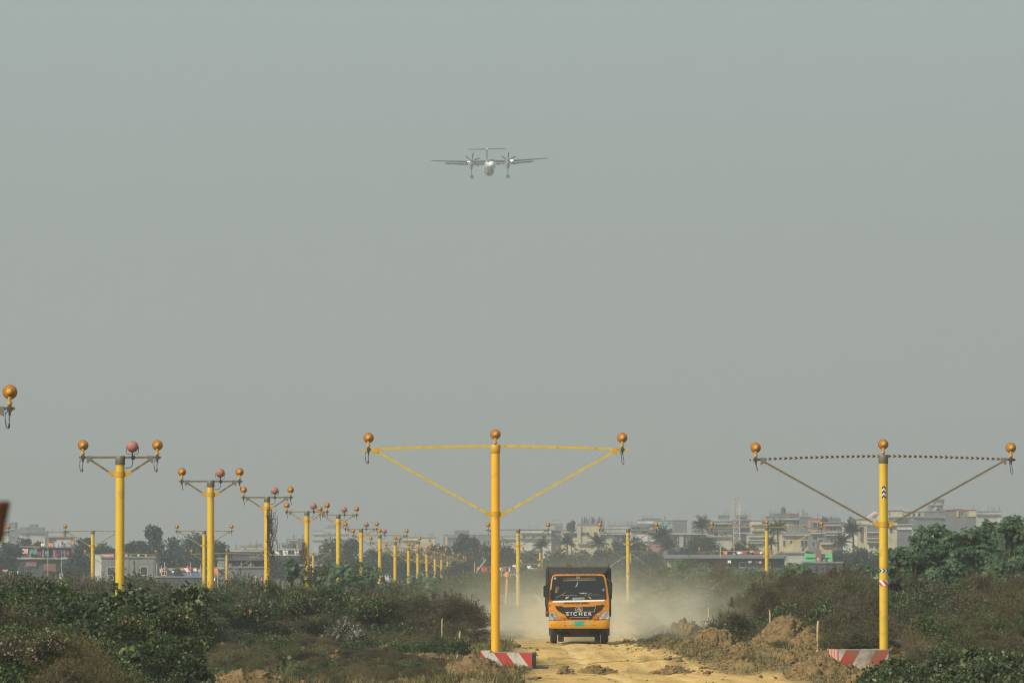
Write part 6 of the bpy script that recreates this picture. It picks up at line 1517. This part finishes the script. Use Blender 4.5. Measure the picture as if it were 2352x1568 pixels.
for pts in ([(480, 645), (725, 643), (725, 650), (480, 655)], [(912, 640), (1090, 635), (1090, 641), (912, 648)]):
    part('wiper_blade', sheet(MB(), pts, .03, .01), mat('wiper_dusty', (.17, .16, .13), .6), truck)
for pts in ([(535, 708), (548, 680), (610, 668), (575, 690), (560, 706)], [(905, 668), (930, 672), (968, 706), (962, 712), (930, 690)]):
    part('leaf_decal', sheet(MB(), pts, .02, .004), mat('decal_yellow', (.50, .45, .16), .6), truck)
part('grille', sheet(MB(), [(362, 825), (490, 828), (505, 845), (1018, 832), (1038, 815), (1165, 808), (1128, 885), (1000, 975), (965, 1042), (568, 1044), (532, 965), (400, 890)], .030, .05), BLK, truck)
for pts in ([(525, 925), (1005, 915), (1005, 922), (525, 934)], [(600, 1012), (932, 1002), (932, 1010), (600, 1020)], [(1035, 820), (1042, 824), (1012, 928), (1003, 926)]):
    part('chrome_strip', sheet(MB(), pts, .038, .01), CHR, truck)
gl = MB()
for k in range(6): gl.bbox(txx(520), txx(1015), -.036, -.028, tz(850 + k * 11), tz(846 + k * 11))
part('grille_slats', gl, mat('grille_dark', (.035, .035, .035), .5), truck)
# horse head badge
an = [2 * math.pi * k / 24 for k in range(24)]
se = lambda a, rx, ry: (760 + rx * math.copysign(abs(math.cos(a)) ** .7, math.cos(a)), 880 + ry * math.copysign(abs(math.sin(a)) ** .7, math.sin(a)))
bd = part('badge', sheet(MB(), [se(a, 64, 39) for a in an], .055, .02), CHR, truck)
part('badge_field', sheet(MB(), [se(a, 54, 30) for a in an], .058, .004), BLK, bd)
part('horse_head', sheet(MB(), [(712, 896), (720, 884), (735, 870), (748, 858), (756, 851), (762, 857), (782, 862), (800, 878), (808, 896), (800, 908), (772, 910), (756, 896), (744, 886), (732, 892), (722, 902)], .062, .004), CHR, bd)
def text(body, name, X, Y, size, m, parent, off=.045, font=None, ext=.006, shear=0, sx_=1.0, space=1.0, wide=None):
    c = bpy.data.curves.new(name, 'FONT'); c.body = body; c.size = size; c.extrude = ext; c.align_x = 'CENTER'; c.align_y = 'CENTER'; c.shear = shear; c.space_character = space
    c.offset = size * .006
    o = bpy.data.objects.new(name, c); COL.objects.link(o)
    dg = bpy.context.evaluated_depsgraph_get(); me = bpy.data.meshes.new_from_object(o.evaluated_get(dg)); me.materials.clear(); me.materials.append(m)
    bpy.data.objects.remove(o)
    if wide and len(me.vertices):
        xs_ = [v.co.x for v in me.vertices]; k = wide / max(1e-6, max(xs_) - min(xs_)); sx_ = k; cxm = (max(xs_) + min(xs_)) / 2
        for v in me.vertices: v.co.x = (v.co.x - cxm)
    z = tz(Y); o = link(name, me, parent, (txx(X), front_y(z) - off, z), (math.pi / 2, 0, 0), (sx_, 1, 1)); return o
text('EICHER', 'lettering', 763, 958, .165, WHT, truck, off=.045, space=1.5, wide=.905, ext=.01)
text('HAMKO', 'lettering', 832, 617, .062, WHT, ws, off=.024, wide=.25)
text('RUNNER', 'lettering', 754, 705, .066, mat('plate_ink', (.02, .03, .08), .5), part('name_strip', sheet(MB(), [(657, 690), (850, 686), (850, 717), (657, 722)], .022, .006), mat('plate_pale', (.42, .50, .58), .5), truck), off=.030, shear=.25, wide=.36)
text('আল্লাহর নামে চলিলাম', 'lettering', 718, 786, .10, BLK, truck, off=.006, wide=.93, ext=.003)
text('আল্লাহর নামে চলিলাম', 'lettering', 765, 378, .09, mat('banner_ink', (.16, .14, .08), .6), ws, off=.027, wide=.95, ext=.002)
text('13', 'lettering', 282, 815, .09, BLK, truck, off=.004, ext=.003)
# head lamps
def headlamp(s_):
    if s_ < 0: out = [(276, 912), (330, 912), (345, 925), (445, 1050), (440, 1059), (268, 1062), (262, 980)]
    else: out = [(1185, 900), (1257, 900), (1262, 980), (1257, 1046), (1075, 1047), (1078, 1036)]
    h = part('headlight', sheet(MB(), out, .020, .05), BLK, truck)
    cx = sum(a for a, _ in out) / len(out); cy = sum(b for _, b in out) / len(out)
    part('lamp_glass', sheet(MB(), [(cx + (a - cx) * .93, cy + (b - cy) * .93) for a, b in out], .024, .006), mat('lamp_glass', (.38, .38, .36), .15, var=.5, vscale=14, spec=.9), h)
    for dx, dy, r_ in ((-.05, -.02, .075), (.08, -.14, .06)) if s_ < 0 else ((.05, -.03, .075), (-.08, -.12, .06)):
        part('reflector', MB().lathe([(r_, -.034), (r_ * .85, -.030), (r_ * .3, -.027)], o=(txx(cx) + dx, 0, tz(cy) + .06 + dy), axis='y', n=16), CHR, h)
    part('chrome_trim', sheet(MB(), [(300, 935), (310, 930), (385, 1050), (365, 1055), (290, 975)] if s_ < 0 else [(1225, 905), (1235, 905), (1190, 1040), (1180, 1040)], .034, .004), CHR if s_ < 0 else CHR, h)
headlamp(-1); headlamp(1)
IND = mat('indicator_amber', (.40, .10, .015), .3, var=.2, coat=.4)
part('indicator', sheet(MB(), [(452, 1008), (530, 1008), (530, 1058), (452, 1060)], .055, .07), IND, truck)
part('indicator', sheet(MB(), [(992, 992), (1072, 990), (1075, 1042), (995, 1045)], .055, .07), IND, truck)
for pts in ([(405, 955), (455, 960), (490, 985), (495, 1000), (470, 985), (420, 975)], [(1055, 950), (1105, 940), (1085, 968), (1050, 972)]):
    part('decal', sheet(MB(), pts, .006, .004), mat('decal_green', (.30, .40, .24), .6), truck)
r = random.Random(6); m_ = MB()
for i in range(26):
    X, Y = r.gauss(1165, 28), r.gauss(835, 38); s_ = r.uniform(3, 10)
    if not (1110 < X < 1245 and 760 < Y < 895): continue
    sheet(m_, [(X + s_ * math.cos(q) * r.uniform(.6, 1.3), Y + s_ * math.sin(q) * r.uniform(.6, 1.3)) for q in (0, 1, 2, 3, 4, 5)], .004 + i * .00012, .003)
part('paint_chips', m_, mat('rust_dark', (.06, .03, .018), .9), truck)
# bumper
bm_ = MB(); pr = [(.40, .02), (.33, -.03), (.0, -.10), (-.05, -.13)]
outl = [(-1.10, .12), (-1.085, -.02), (-1.0, -.09), (-.85, -.115), (.85, -.115), (1.0, -.09), (1.085, -.02), (1.10, .12), (1.05, .40), (-1.05, .40)]
zs = [(tz(1196), .97), (tz(1180), 1.0), (tz(1085), 1.0), (tz(1064), .985)]
vs = []; n = len(outl)
for z, k in zs:
    for x, y in outl: vs.append((x * k, y * k + (1 - k) * .6, z))
fs = [tuple(range(n))[::-1], tuple(3 * n + k for k in range(n))]
for i in range(3):
    for k in range(n): fs.append((i * n + k, i * n + (k + 1) % n, (i + 1) * n + (k + 1) % n, (i + 1) * n + k))
bm_.add(vs, fs); bu = part('bumper', bm_, BYL, truck, 40)
def bsheet(name, pts, off, th, m, p=bu):
    P2 = poly(pts); n = len(P2); mb = MB(); mb.prism(P2, -.115 - off, -.115 - off + th); return part(name, mb, m, p)
bsheet('fog_lamp', [(566, 1095), (648, 1094), (648, 1142), (566, 1143)], .006, .01, mat('fog_glass', (.36, .33, .20), .3, var=.4, vscale=40))
bsheet('fog_lamp', [(882, 1088), (963, 1087), (963, 1136), (882, 1137)], .006, .01, mat('fog_glass', (.36, .33, .20), .3, var=.4, vscale=40))
bsheet('plate_frame', [(676, 1066), (852, 1064), (854, 1158), (676, 1160)], .004, .006, BYL)
pt = bsheet('number_plate', [(684, 1074), (838, 1072), (840, 1152), (684, 1154)], .010, .006, mat('plate_teal', (.02, .34, .29), .5, var=.3, vscale=12))
for i, (X, Y, w_, h_) in enumerate([(700, 1085, 20, 7), (815, 1085, 24, 8), (726, 1096, 60, 6), (700, 1128, 30, 12), (740, 1130, 26, 12), (775, 1129, 20, 12), (805, 1128, 24, 12)]):
    bsheet('plate_marking', [(X, Y), (X + w_, Y - 2), (X + w_, Y + h_), (X, Y + h_)], .0115, .002, mat('plate_dark', (.015, .12, .12), .6), pt)
for X, Y in ((520, 1095), (1008, 1083), (1008, 1138)): part('bolt', MB().lathe([(.016, -.122), (.016, -.114)], o=(txx(X), 0, tz(Y)), axis='y', n=8), BLK, bu)
for pts in ([(515, 1150), (545, 1138), (548, 1148), (518, 1165)], [(290, 1130), (310, 1135), (300, 1148)]): bsheet('dent', pts, .003, .004, mat('rust_dark', (.06, .03, .018), .9))
for X in (622, 908): part('tow_bracket', MB().bbox(txx(X) - .02, txx(X) + .02, -.05, 0, tz(1066), tz(1035)), ORG, truck)
# mirrors
def mirror(x0, x1, y0, y1, s_):
    a, b, c, d = txx(x0), txx(x1), tz(y1), tz(y0); r_ = .035
    pl_ = [(a + r_, c), (b - r_, c), (b, c + r_), (b, d - r_), (b - r_, d), (a + r_, d), (a, d - r_), (a, c + r_)]
    o = part('mirror', MB().prism(pl_, -.12, -.02), BLK, truck)
    x_ = txx(212) if s_ < 0 else txx(1297)
    mb = MB()
    if s_ < 0: mb.tube([(txx(255), .12, d + .05), (x_, -.02, d), (x_ - .01, -.02, c), (txx(208), .02, c - .3), (txx(240), .1, tz(900))], .016, 6)
    else: mb.tube([(txx(1215), .12, tz(375)), (txx(1255), .05, tz(410)), (x_, .0, d + .0), (x_, .0, c - .05), (txx(1300), .02, tz(700)), (txx(1275), .05, tz(722)), (txx(1262), .1, tz(720))], .016, 6)
    part('mirror_arm', mb, BLK, o)
mirror(175, 268, 490, 680, -1); mirror(1238, 1310, 432, 625, 1)
for s_, X in ((-1, 276), (1, 1218)):
    part('side_window', MB().box((s_ * (1.115 - .035), .62, 1.92), (.03, .80, .62), top=(1, .9)), WSG, truck)
part('side_lamp', MB().box((txx(232), .4, tz(932)), (.05, .12, .06)), mat('side_red', (.55, .06, .03), .4), truck)
# tipping body
bz1 = tz(192); bx0, bx1 = txx(212) + .04, txx(1256) + .03
bed = part('tipper_body', MB().bbox(bx0, bx1, 1.95, 2.03, .95, bz1).bbox(bx0, bx0 + .06, 2.03, 5.9, .95, bz1 - .03).bbox(bx1 - .06, bx1, 2.03, 5.9, .95, bz1 - .03).bbox(bx0 + .06, bx1 - .06, 5.84, 5.9, .95, bz1 - .1).bbox(bx0 + .06, bx1 - .06, 2.03, 5.84, .95, 1.0), BED, truck)
part('top_rail', MB().bbox(bx0 - .01, bx1 + .01, 1.90, 2.05, bz1 + .002, bz1 + .05).bbox(bx0 - .02, bx0 + .05, 2.06, 5.9, bz1 - .028, bz1 + .03).bbox(bx1 - .05, bx1 + .02, 2.06, 5.9, bz1 - .028, bz1 + .03), mat('rail_grey', (.10, .10, .085), .55, var=.2), bed)
hood = MB().prism([(txx(218), bz1 - .02), (txx(1250), bz1 - .02), (txx(1170), bz1 - .26), (txx(305), bz1 - .26)], 1.80, 1.86)
part('headboard_panel', hood, BED, bed)
for X in (238, 1225): part('front_rib', MB().bbox(txx(X) - .02, txx(X) + .02, 1.91, 1.945, .95, bz1 - .01), BED, bed)
for X, Y in ((232, 160), (1260, 130)): part('corner_post', MB().bbox(txx(X) - .012, txx(X) + .012, 1.96, 2.0, bz1 + .052, tz(Y)), BED, bed)
for i in range(6):
    for s_ in (-1, 1):
        x = bx0 - .03 if s_ < 0 else bx1 + .03
        part('side_rib', MB().bbox(x - .028, x + .028, 2.3 + i * .68, 2.38 + i * .68, .95, bz1 - .04), BED, bed)
m_ = MB()
rk = thing('rock', 'brown clod of earth lying on top rim of the truck load', 'clod', (tx + txx(608), TD + 2.2, truck.location.z + bz1 + .05))
m_ = MB().add([(-.11, 0, 0), (-.10, 0, .09), (-.07, .02, .125), (.0, .02, .10), (.03, .03, .06), (.07, 0, .03), (.11, 0, .055), (.12, 0, .01), (.10, .12, 0), (-.10, .14, 0), (-.05, .16, .09), (0.05, .14, .04)], [(0, 7, 6, 5, 4, 3, 2, 1), (0, 1, 2, 10, 9), (2, 3, 10), (3, 4, 11, 10), (4, 5, 11), (5, 6, 11), (6, 7, 8, 11), (8, 9, 10, 11), (0, 9, 8, 7)])
part('clod', m_, CLOD, rk)
lo = [o for o in [thing('earth_load', 'heaped brown soil inside the tipper body', 'soil', (tx, TD + 3.9, truck.location.z + 1.01))]][0]
V = []; Q = []; n = 20
for j in range(n + 1):
    for i in range(n + 1):
        a, b = i / n * 2 - 1, j / n * 2 - 1; V.append((a * 1.04, b * 1.75, 1.55 + .15 * (1 - a * a) * (1 - b * b) + .06 * float(fbm(a * 4, b * 4, 77))))
for j in range(n):
    for i in range(n): q = j * (n + 1) + i; Q.append((q, q + 1, q + n + 2, q + n + 1))
V += [(-1.04, -1.75, 0), (1.04, -1.75, 0), (1.04, 1.75, 0), (-1.04, 1.75, 0)]
link('soil', np_mesh('soil', np.array(V), np.array(Q), CLOD), lo)
# wheels
def wheel(x, y, w_, name='wheel'):
    r_ = .42
    o = part(name, MB().lathe([(.27, -w_ / 2 + .02), (.33, -w_ / 2), (r_ - .03, -w_ / 2), (r_, -w_ / 2 + .03), (r_, w_ / 2 - .03), (r_ - .03, w_ / 2), (.33, w_ / 2), (.27, w_ / 2 - .02)], axis='x', n=28), RUB, truck, 40, loc=(x, y, r_))
    part('rim', MB().lathe([(.26, -w_ / 2 + .025), (.24, -w_ / 2 + .05), (.10, -w_ / 2 + .03), (.10, w_ / 2 - .03), (.24, w_ / 2 - .05), (.26, w_ / 2 - .025)], axis='x', n=20), mat('rim_grey', (.16, .14, .11), .6, var=.3), o)
    tr_ = MB()
    for k in range(28):
        a = 2 * math.pi * k / 28; c, s_ = math.cos(a) * (r_ + .004), math.sin(a) * (r_ + .004)
        for xo in (-.3, 0, .3): tr_.box((xo * w_, c, s_), (.16 * w_, .035, .012 + .025 * abs(c / r_)))
    part('tread', tr_, RUB, o)
wheel(txx(346), .95, .235); wheel(txx(1176), .95, .235)
for s_ in (-1, 1):
    wheel(s_ * .97, 4.6, .22); wheel(s_ * .68, 4.6, .22)
for x in (txx(346), txx(1176)):
    part('mudguard', MB().lathe([(.50, x - .15), (.53, x - .15), (.53, x + .15), (.50, x + .15)], o=(0, .95, .42), axis='x', n=20), BLK, truck) if False else None
u_ = MB()
u_.bbox(-.62, .62, .55, 1.0, tz(1335), tz(1300)).bbox(-.35, .38, .5, 1.6, .30, .62).bbox(-.98, .98, .15, 1.7, .56, .80).tube([(-.9, .95, .36), (.9, .95, .36)], .05, 8)
u_.bbox(-.42, -.32, .3, 5.8, .6, .8).bbox(.32, .42, .3, 5.8, .6, .8).lathe([(.05, 0), (.22, .1), (.24, .2), (.22, .3), (.05, .4)], o=(0, 4.4, .44), axis='y', n=14).tube([(-.9, 4.6, .42), (.9, 4.6, .42)], .07, 8)
u_.bbox(-.9, .9, 1.9, 5.7, .80, .94).tube([(-.55, .4, .55), (-.62, .8, .3)], .03, 6).tube([(.5, .4, .55), (.55, .8, .3)], .03, 6)
part('underbody', u_, UND, truck)
part('mud_flap', MB().bbox(-1.13, -.85, 5.2, 5.23, .22, .9), BLK, truck); part('mud_flap', MB().bbox(.85, 1.13, 5.2, 5.23, .22, .9), BLK, truck)
part('side_guard', MB().bbox(-1.10, -1.05, 2.1, 4.0, .45, .95), BED, truck); part('side_guard', MB().bbox(1.05, 1.10, 2.1, 4.0, .45, .95), BED, truck)

# ------------------------------------------------------------------ airliner
PD = 1372.0
pp = W(1129.2, 378.5, PD)
pl_ = thing('airliner', 'white twin propeller airliner coming in to land with its wheels down', 'airliner', (pp.x, pp.y, pp.z))
pl_.rotation_euler = (math.radians(-0.3), math.radians(-1.4), math.radians(2.2))
AW = mat('aircraft_white', (.72, .76, .80), .35, var=.03, coat=.3); AG = mat('aircraft_grey', (.03, .042, .055), .45, var=.1); AL = mat('aircraft_pale_grey', (.36, .38, .37), .45)
AD = mat('aircraft_dark', (.035, .04, .045), .4); PRP = mat('propeller', (.02, .025, .03), .45); TAILC = mat('fin_dark', (.07, .08, .11), .4)
st_ = [(0, .04, -.55), (.15, .25, -.55), (.5, .50, -.50), (1.1, .80, -.38), (1.9, 1.05, -.24), (2.8, 1.22, -.12), (3.8, 1.32, -.03), (5, 1.345, 0), (22, 1.345, 0), (25, 1.12, .22), (28, .75, .55), (31, .32, .85), (32, .12, .95)]
m_ = MB(); n = 28; vs = []
NOSE = .55
for y, r_, zc in st_:
    for k in range(n): a = 2 * math.pi * k / n; vs.append((r_ * math.cos(a), y, zc + NOSE + r_ * math.sin(a)))
fs = [tuple(range(n))]
for i in range(len(st_) - 1):
    for k in range(n): fs.append((i * n + k, (i + 1) * n + k, (i + 1) * n + (k + 1) % n, i * n + (k + 1) % n))
m_.add(vs, fs); fu = part('fuselage', m_, AW, pl_, True)
def fs_pt(y, ang, off=.02):
    for (a, b) in zip(st_[:-1], st_[1:]):
        if a[0] <= y <= b[0]:
            t = (y - a[0]) / (b[0] - a[0]); r_ = a[1] + (b[1] - a[1]) * t + off; z = a[2] + (b[2] - a[2]) * t
            return (r_ * math.cos(ang), y, z + NOSE + r_ * math.sin(ang))
for (a0, a1) in ((30, 60), (62, 89), (91, 118), (120, 150)):
    a0, a1 = math.radians(a0), math.radians(a1); mb = MB()
    for q in range(3):
        t0, t1 = a0 + (a1 - a0) * q / 3, a0 + (a1 - a0) * (q + 1) / 3; dy = lambda t: .35 * abs(math.cos(t))
        for (ya, yb) in ((1.0, 1.9), (1.9, 2.8)): mb.add([fs_pt(ya + dy(t0), t0, .04), fs_pt(ya + dy(t1), t1, .04), fs_pt(yb + dy(t1), t1, .04), fs_pt(yb + dy(t0), t0, .04)], [(0, 1, 2, 3)])
    part('cockpit_window', mb, AD, fu)
part('belly_fairing', MB().lathe([(.2, 9), (.9, 10.5), (1.1, 12.5), (1.1, 16.5), (.9, 18.5), (.2, 20)], o=(0, 0, -.45), axis='y', n=20), AL, fu, True)
part('nose_stripe', MB().tube([(-1.36, 7, -.1), (-1.38, 14, -.15)], .03, 4), AG, fu)
def wing(name, x0, x1, yl0, c0, yl1, c1, z0, z1, t0, t1, m, both=True):
    out = []
    for s_ in (-1, 1):
        pr_ = [(0, 0), (.05, .35), (.3, .5), (.7, .28), (1, .02), (.7, -.18), (.3, -.4), (.05, -.3)]
        vs = []
        for (x, yl, c, z, t) in ((x0, yl0, c0, z0, t0), (x1, yl1, c1, z1, t1)):
            for a, b in pr_: vs.append((s_ * x, yl + a * c, z + b * t))
        n = 8; fs = [tuple(range(n)), tuple(range(2 * n - 1, n - 1, -1))] + [(k, k + n, (k + 1) % n + n, (k + 1) % n) for k in range(n)]
        out.append(part(name, MB().add(vs, fs), m, pl_, 40))
    return out
Zw = 1.75 + .0
wing('wing', .9, 4.9, 12.0, 3.1, 12.0, 3.1, Zw, Zw, .55, .55, AG)
wi = wing('wing_outer', 4.9, 14.2, 12.0, 3.1, 12.6, 1.45, Zw, Zw + .52, .55, .18, AG)
for nm, x0, x1, za, zb in (('inner_flap', 1.3, 3.7, Zw - .42, Zw - .42), ('outer_flap', 5.2, 10.8, Zw - .40, Zw - .02)):
    for s_ in (-1, 1): part('flap', MB().beam((s_ * x0, 15.3, za), (s_ * x1, 15.0, zb), 1.2, .30), AL, pl_)
for s_ in (-1, 1):
    for x in (7.1, 9.9): part('flap_fairing', MB().tube([(s_ * x, 14.2, Zw - .25 + (x - 5) * .05), (s_ * x, 16.2, Zw - .55 + (x - 5) * .05)], [.08, .12], 8), AL, pl_)
part('tail_fin', MB().prism([(26.2, 1.3), (31.2, 1.6), (32.0, 6.0), (29.3, 6.0)], -.13, .13, plane='yz'), TAILC, pl_)
part('fin_tip', MB().lathe([(.05, 27.9), (.24, 28.4), (.30, 29.3), (.26, 30.6), (.05, 32.2)], o=(0, 0, 6.05), axis='y', n=14), AW, pl_, True)
wing('tailplane', .1, 4.62, 29.0, 2.2, 29.5, 1.5, 6.12, 6.14, .26, .16, AG)
BL = []
for s_, ph in ((-1, 8), (1, 1)):
    ex = s_ * 4.42; ez = Zw - .12
    na = part('nacelle', MB().lathe([(.30, 8.9), (.46, 9.1), (.56, 9.8), (.62, 11.2), (.62, 13.5), (.5, 15.5), (.25, 17.5)], o=(ex, 0, ez - .18), axis='y', n=20), AW, pl_, True)
    part('intake', MB().lathe([(.22, 9.15), (.34, 9.2), (.36, 9.5), (.42, 11), (.40, 13), (.2, 14.8)], o=(ex, 0, ez - .82), axis='y', n=16), AL, na, True)
    part('intake_mouth', MB().lathe([(.24, 9.12), (.24, 9.16)], o=(ex, 0, ez - .80), axis='y', n=14), AD, na)
    pr_ = part('propeller', MB().lathe([(.03, 8.0), (.18, 8.15), (.27, 8.45), (.30, 8.85)], o=(0, 0, 0), axis='y', n=16), AG, pl_, True, loc=(ex, 0, ez)); pr_.rotation_euler = (0, math.radians(ph), 0)
    for k in range(6):
        a = math.radians(60 * k)
        prof = [(.22, -.06), (.6, -.14), (1.2, -.19), (1.75, -.16), (2.0, -.08), (2.06, .02), (2.0, .11), (1.7, .15), (1.1, .12), (.6, .08), (.22, .06)]
        sw = lambda r_: .10 * (r_ / 2) ** 2
        vs = []
        for yy in (-.03, .03):
            for r_, w_ in prof: w2 = w_ + sw(r_); vs.append((w2 * .9, 8.55 + yy + w2 * .45, r_))
        n = len(prof); mb = MB().add(vs, [tuple(range(n)), tuple(range(2 * n - 1, n - 1, -1))] + [(q, q + n, (q + 1) % n + n, (q + 1) % n) for q in range(n)])
        bl = part('blade', mb, PRP, pr_); bl.rotation_euler = (0, a, 0)
    gz_ = ez - 3.55
    gr = part('main_gear', MB().tube([(ex, 13.4, ez - 1.0), (ex, 13.5, gz_ + .05)], [.10, .07], 8).tube([(ex - .30, 13.3, ez - .75), (ex - .03, 13.5, ez - 1.9)], .05, 6).tube([(ex + .30, 13.3, ez - .75), (ex + .03, 13.5, ez - 1.9)], .05, 6).tube([(ex - .34, 13.5, gz_), (ex + .34, 13.5, gz_)], .06, 6), AG, pl_)
    for q in (-.24, .24): part('wheel', MB().lathe([(.2, -.12), (.38, -.13), (.43, -.08), (.43, .08), (.38, .13), (.2, .12)], o=(ex + q, 13.5, gz_), axis='x', n=20), AD, gr)
    for q in (-.42, .42): part('gear_door', MB().beam((ex + q, 12.6, ez - 1.1), (ex + q * .9, 14.4, ez - 1.1), .05, .6), AL, gr)
ng = part('nose_gear', MB().tube([(0, 2.6, -.4), (0, 2.5, -1.25)], .06, 8), AG, pl_)
for q in (-.14, .14): part('wheel', MB().lathe([(.1, -.07), (.25, -.07), (.27, 0), (.25, .07), (.1, .07)], o=(q, 2.5, -1.25), axis='x', n=14), AD, ng)
part('gear_door', MB().beam((.35, 2.2, -.75), (.35, 3.3, -.8), .04, .5), AL, ng)
LW = mat('landing_light', (1, .95, .85), .3, emit=(1, .92, .78), estr=9.0); LR = mat('landing_light_warm', (1, .7, .5), .3, emit=(1, .62, .42), estr=8.0)
for (x, z, r_, m2) in ((-5.0, Zw - .02, .10, LW), (-5.32, Zw + .01, .10, LW), (5.28, Zw + .06, .17, LW), (5.05, Zw + .03, .14, LR), (5.55, Zw + .06, .15, LR)):
    part('landing_light', MB().lathe([(.01, 11.80), (r_ * .7, 11.84), (r_, 11.93), (r_ * .9, 12.05)], o=(x, 0, z), axis='y', n=14), m2, pl_)
part('landing_light', MB().lathe([(.01, 2.30), (.10, 2.34), (.12, 2.42), (.1, 2.5)], o=(0, 0, -.62), axis='y', n=14), LW, pl_)

# ------------------------------------------------------------------ dust and haze
def volume(name, x0, x1, y0, y1, z0, z1, label):
    me = MB().bbox(x0, x1, y0, y1, z0, z1).mesh(name, []); o = link(name, me); kind(o, 'stuff', label); return o
dx0, dx1 = -4.5, 13.5; dy0, dy1 = 207.5, 310.0
du = volume('dust_cloud', dx0, dx1, dy0, dy1, -.9, 5.2, 'pale sandy dust thrown up behind the truck')
dm = bpy.data.materials.new('dust'); dm.use_nodes = True; nt = dm.node_tree; nt.nodes.clear(); N = nt.nodes.new; L = nt.links.new
out = N('ShaderNodeOutputMaterial'); pv = N('ShaderNodeVolumePrincipled'); pv.inputs['Color'].default_value = (.97, .92, .75, 1); pv.inputs['Anisotropy'].default_value = .25
tc = N('ShaderNodeTexCoord'); sp = N('ShaderNodeSeparateXYZ'); L(tc.outputs['Object'], sp.inputs[0])
def M(op, a, b=None, c=None, clamp=False):
    n_ = N('ShaderNodeMath'); n_.operation = op; n_.use_clamp = clamp
    for i, v in enumerate((a, b, c)):
        if v is None: continue
        if isinstance(v, (int, float)): n_.inputs[i].default_value = v
        else: L(v, n_.inputs[i])
    return n_.outputs[0]
nz = N('ShaderNodeTexNoise'); nz.inputs['Scale'].default_value = .60; nz.inputs['Detail'].default_value = 5; nz.inputs['Roughness'].default_value = .6
mp = N('ShaderNodeMapping'); mp.inputs['Scale'].default_value = (1, .22, 1.3); L(tc.outputs['Object'], mp.inputs[0]); L(mp.outputs[0], nz.inputs['Vector'])
x, y, z = sp.outputs[0], sp.outputs[1], sp.outputs[2]
CX = 3.6
wid = M('MULTIPLY_ADD', M('SUBTRACT', y, 206), .05, 2.35)                  # the cloud widens behind the truck
ex = M('DIVIDE', M('SUBTRACT', x, CX), wid); gx_ = M('EXPONENT', M('MULTIPLY', M('MULTIPLY', ex, ex), -.75))
hz_ = M('MULTIPLY_ADD', M('SUBTRACT', y, 206), .012, 1.08)
ez_ = M('DIVIDE', M('ADD', z, .25), hz_); gz2 = M('EXPONENT', M('MULTIPLY', M('MULTIPLY', ez_, ez_), -.80))
sy = M('MULTIPLY', M('SUBTRACT', y, 208.0), .4, clamp=True); ey = M('SUBTRACT', 1, M('DIVIDE', M('SUBTRACT', y, 206), 94.0, clamp=True))
nn = M('MULTIPLY', M('SUBTRACT', nz.outputs['Fac'], .40), 4.6, clamp=True)
d_ = M('MULTIPLY', M('MULTIPLY', M('MULTIPLY', gx_, gz2), M('MULTIPLY', sy, M('MULTIPLY', ey, ey))), nn)
L(M('MULTIPLY', d_, .42), pv.inputs['Density']); L(pv.outputs[0], out.inputs['Volume'])
du.data.materials.append(dm)
hz = volume('haze', -760, 760, -40, 3000, -3.5, 135, 'grey green smog over the whole field and town')
hm = bpy.data.materials.new('smog'); hm.use_nodes = True; nt = hm.node_tree; nt.nodes.clear()
out = nt.nodes.new('ShaderNodeOutputMaterial'); pv = nt.nodes.new('ShaderNodeVolumePrincipled'); pv.inputs['Color'].default_value = (*HAZE_COLOR, 1)
pv.inputs['Density'].default_value = HAZE_DENSITY; pv.inputs['Anisotropy'].default_value = .2
nt.links.new(pv.outputs[0], out.inputs['Volume']); hz.data.materials.append(hm)
sc.cycles.volume_step_rate = 1.0
sc.cycles.volume_max_steps = 128
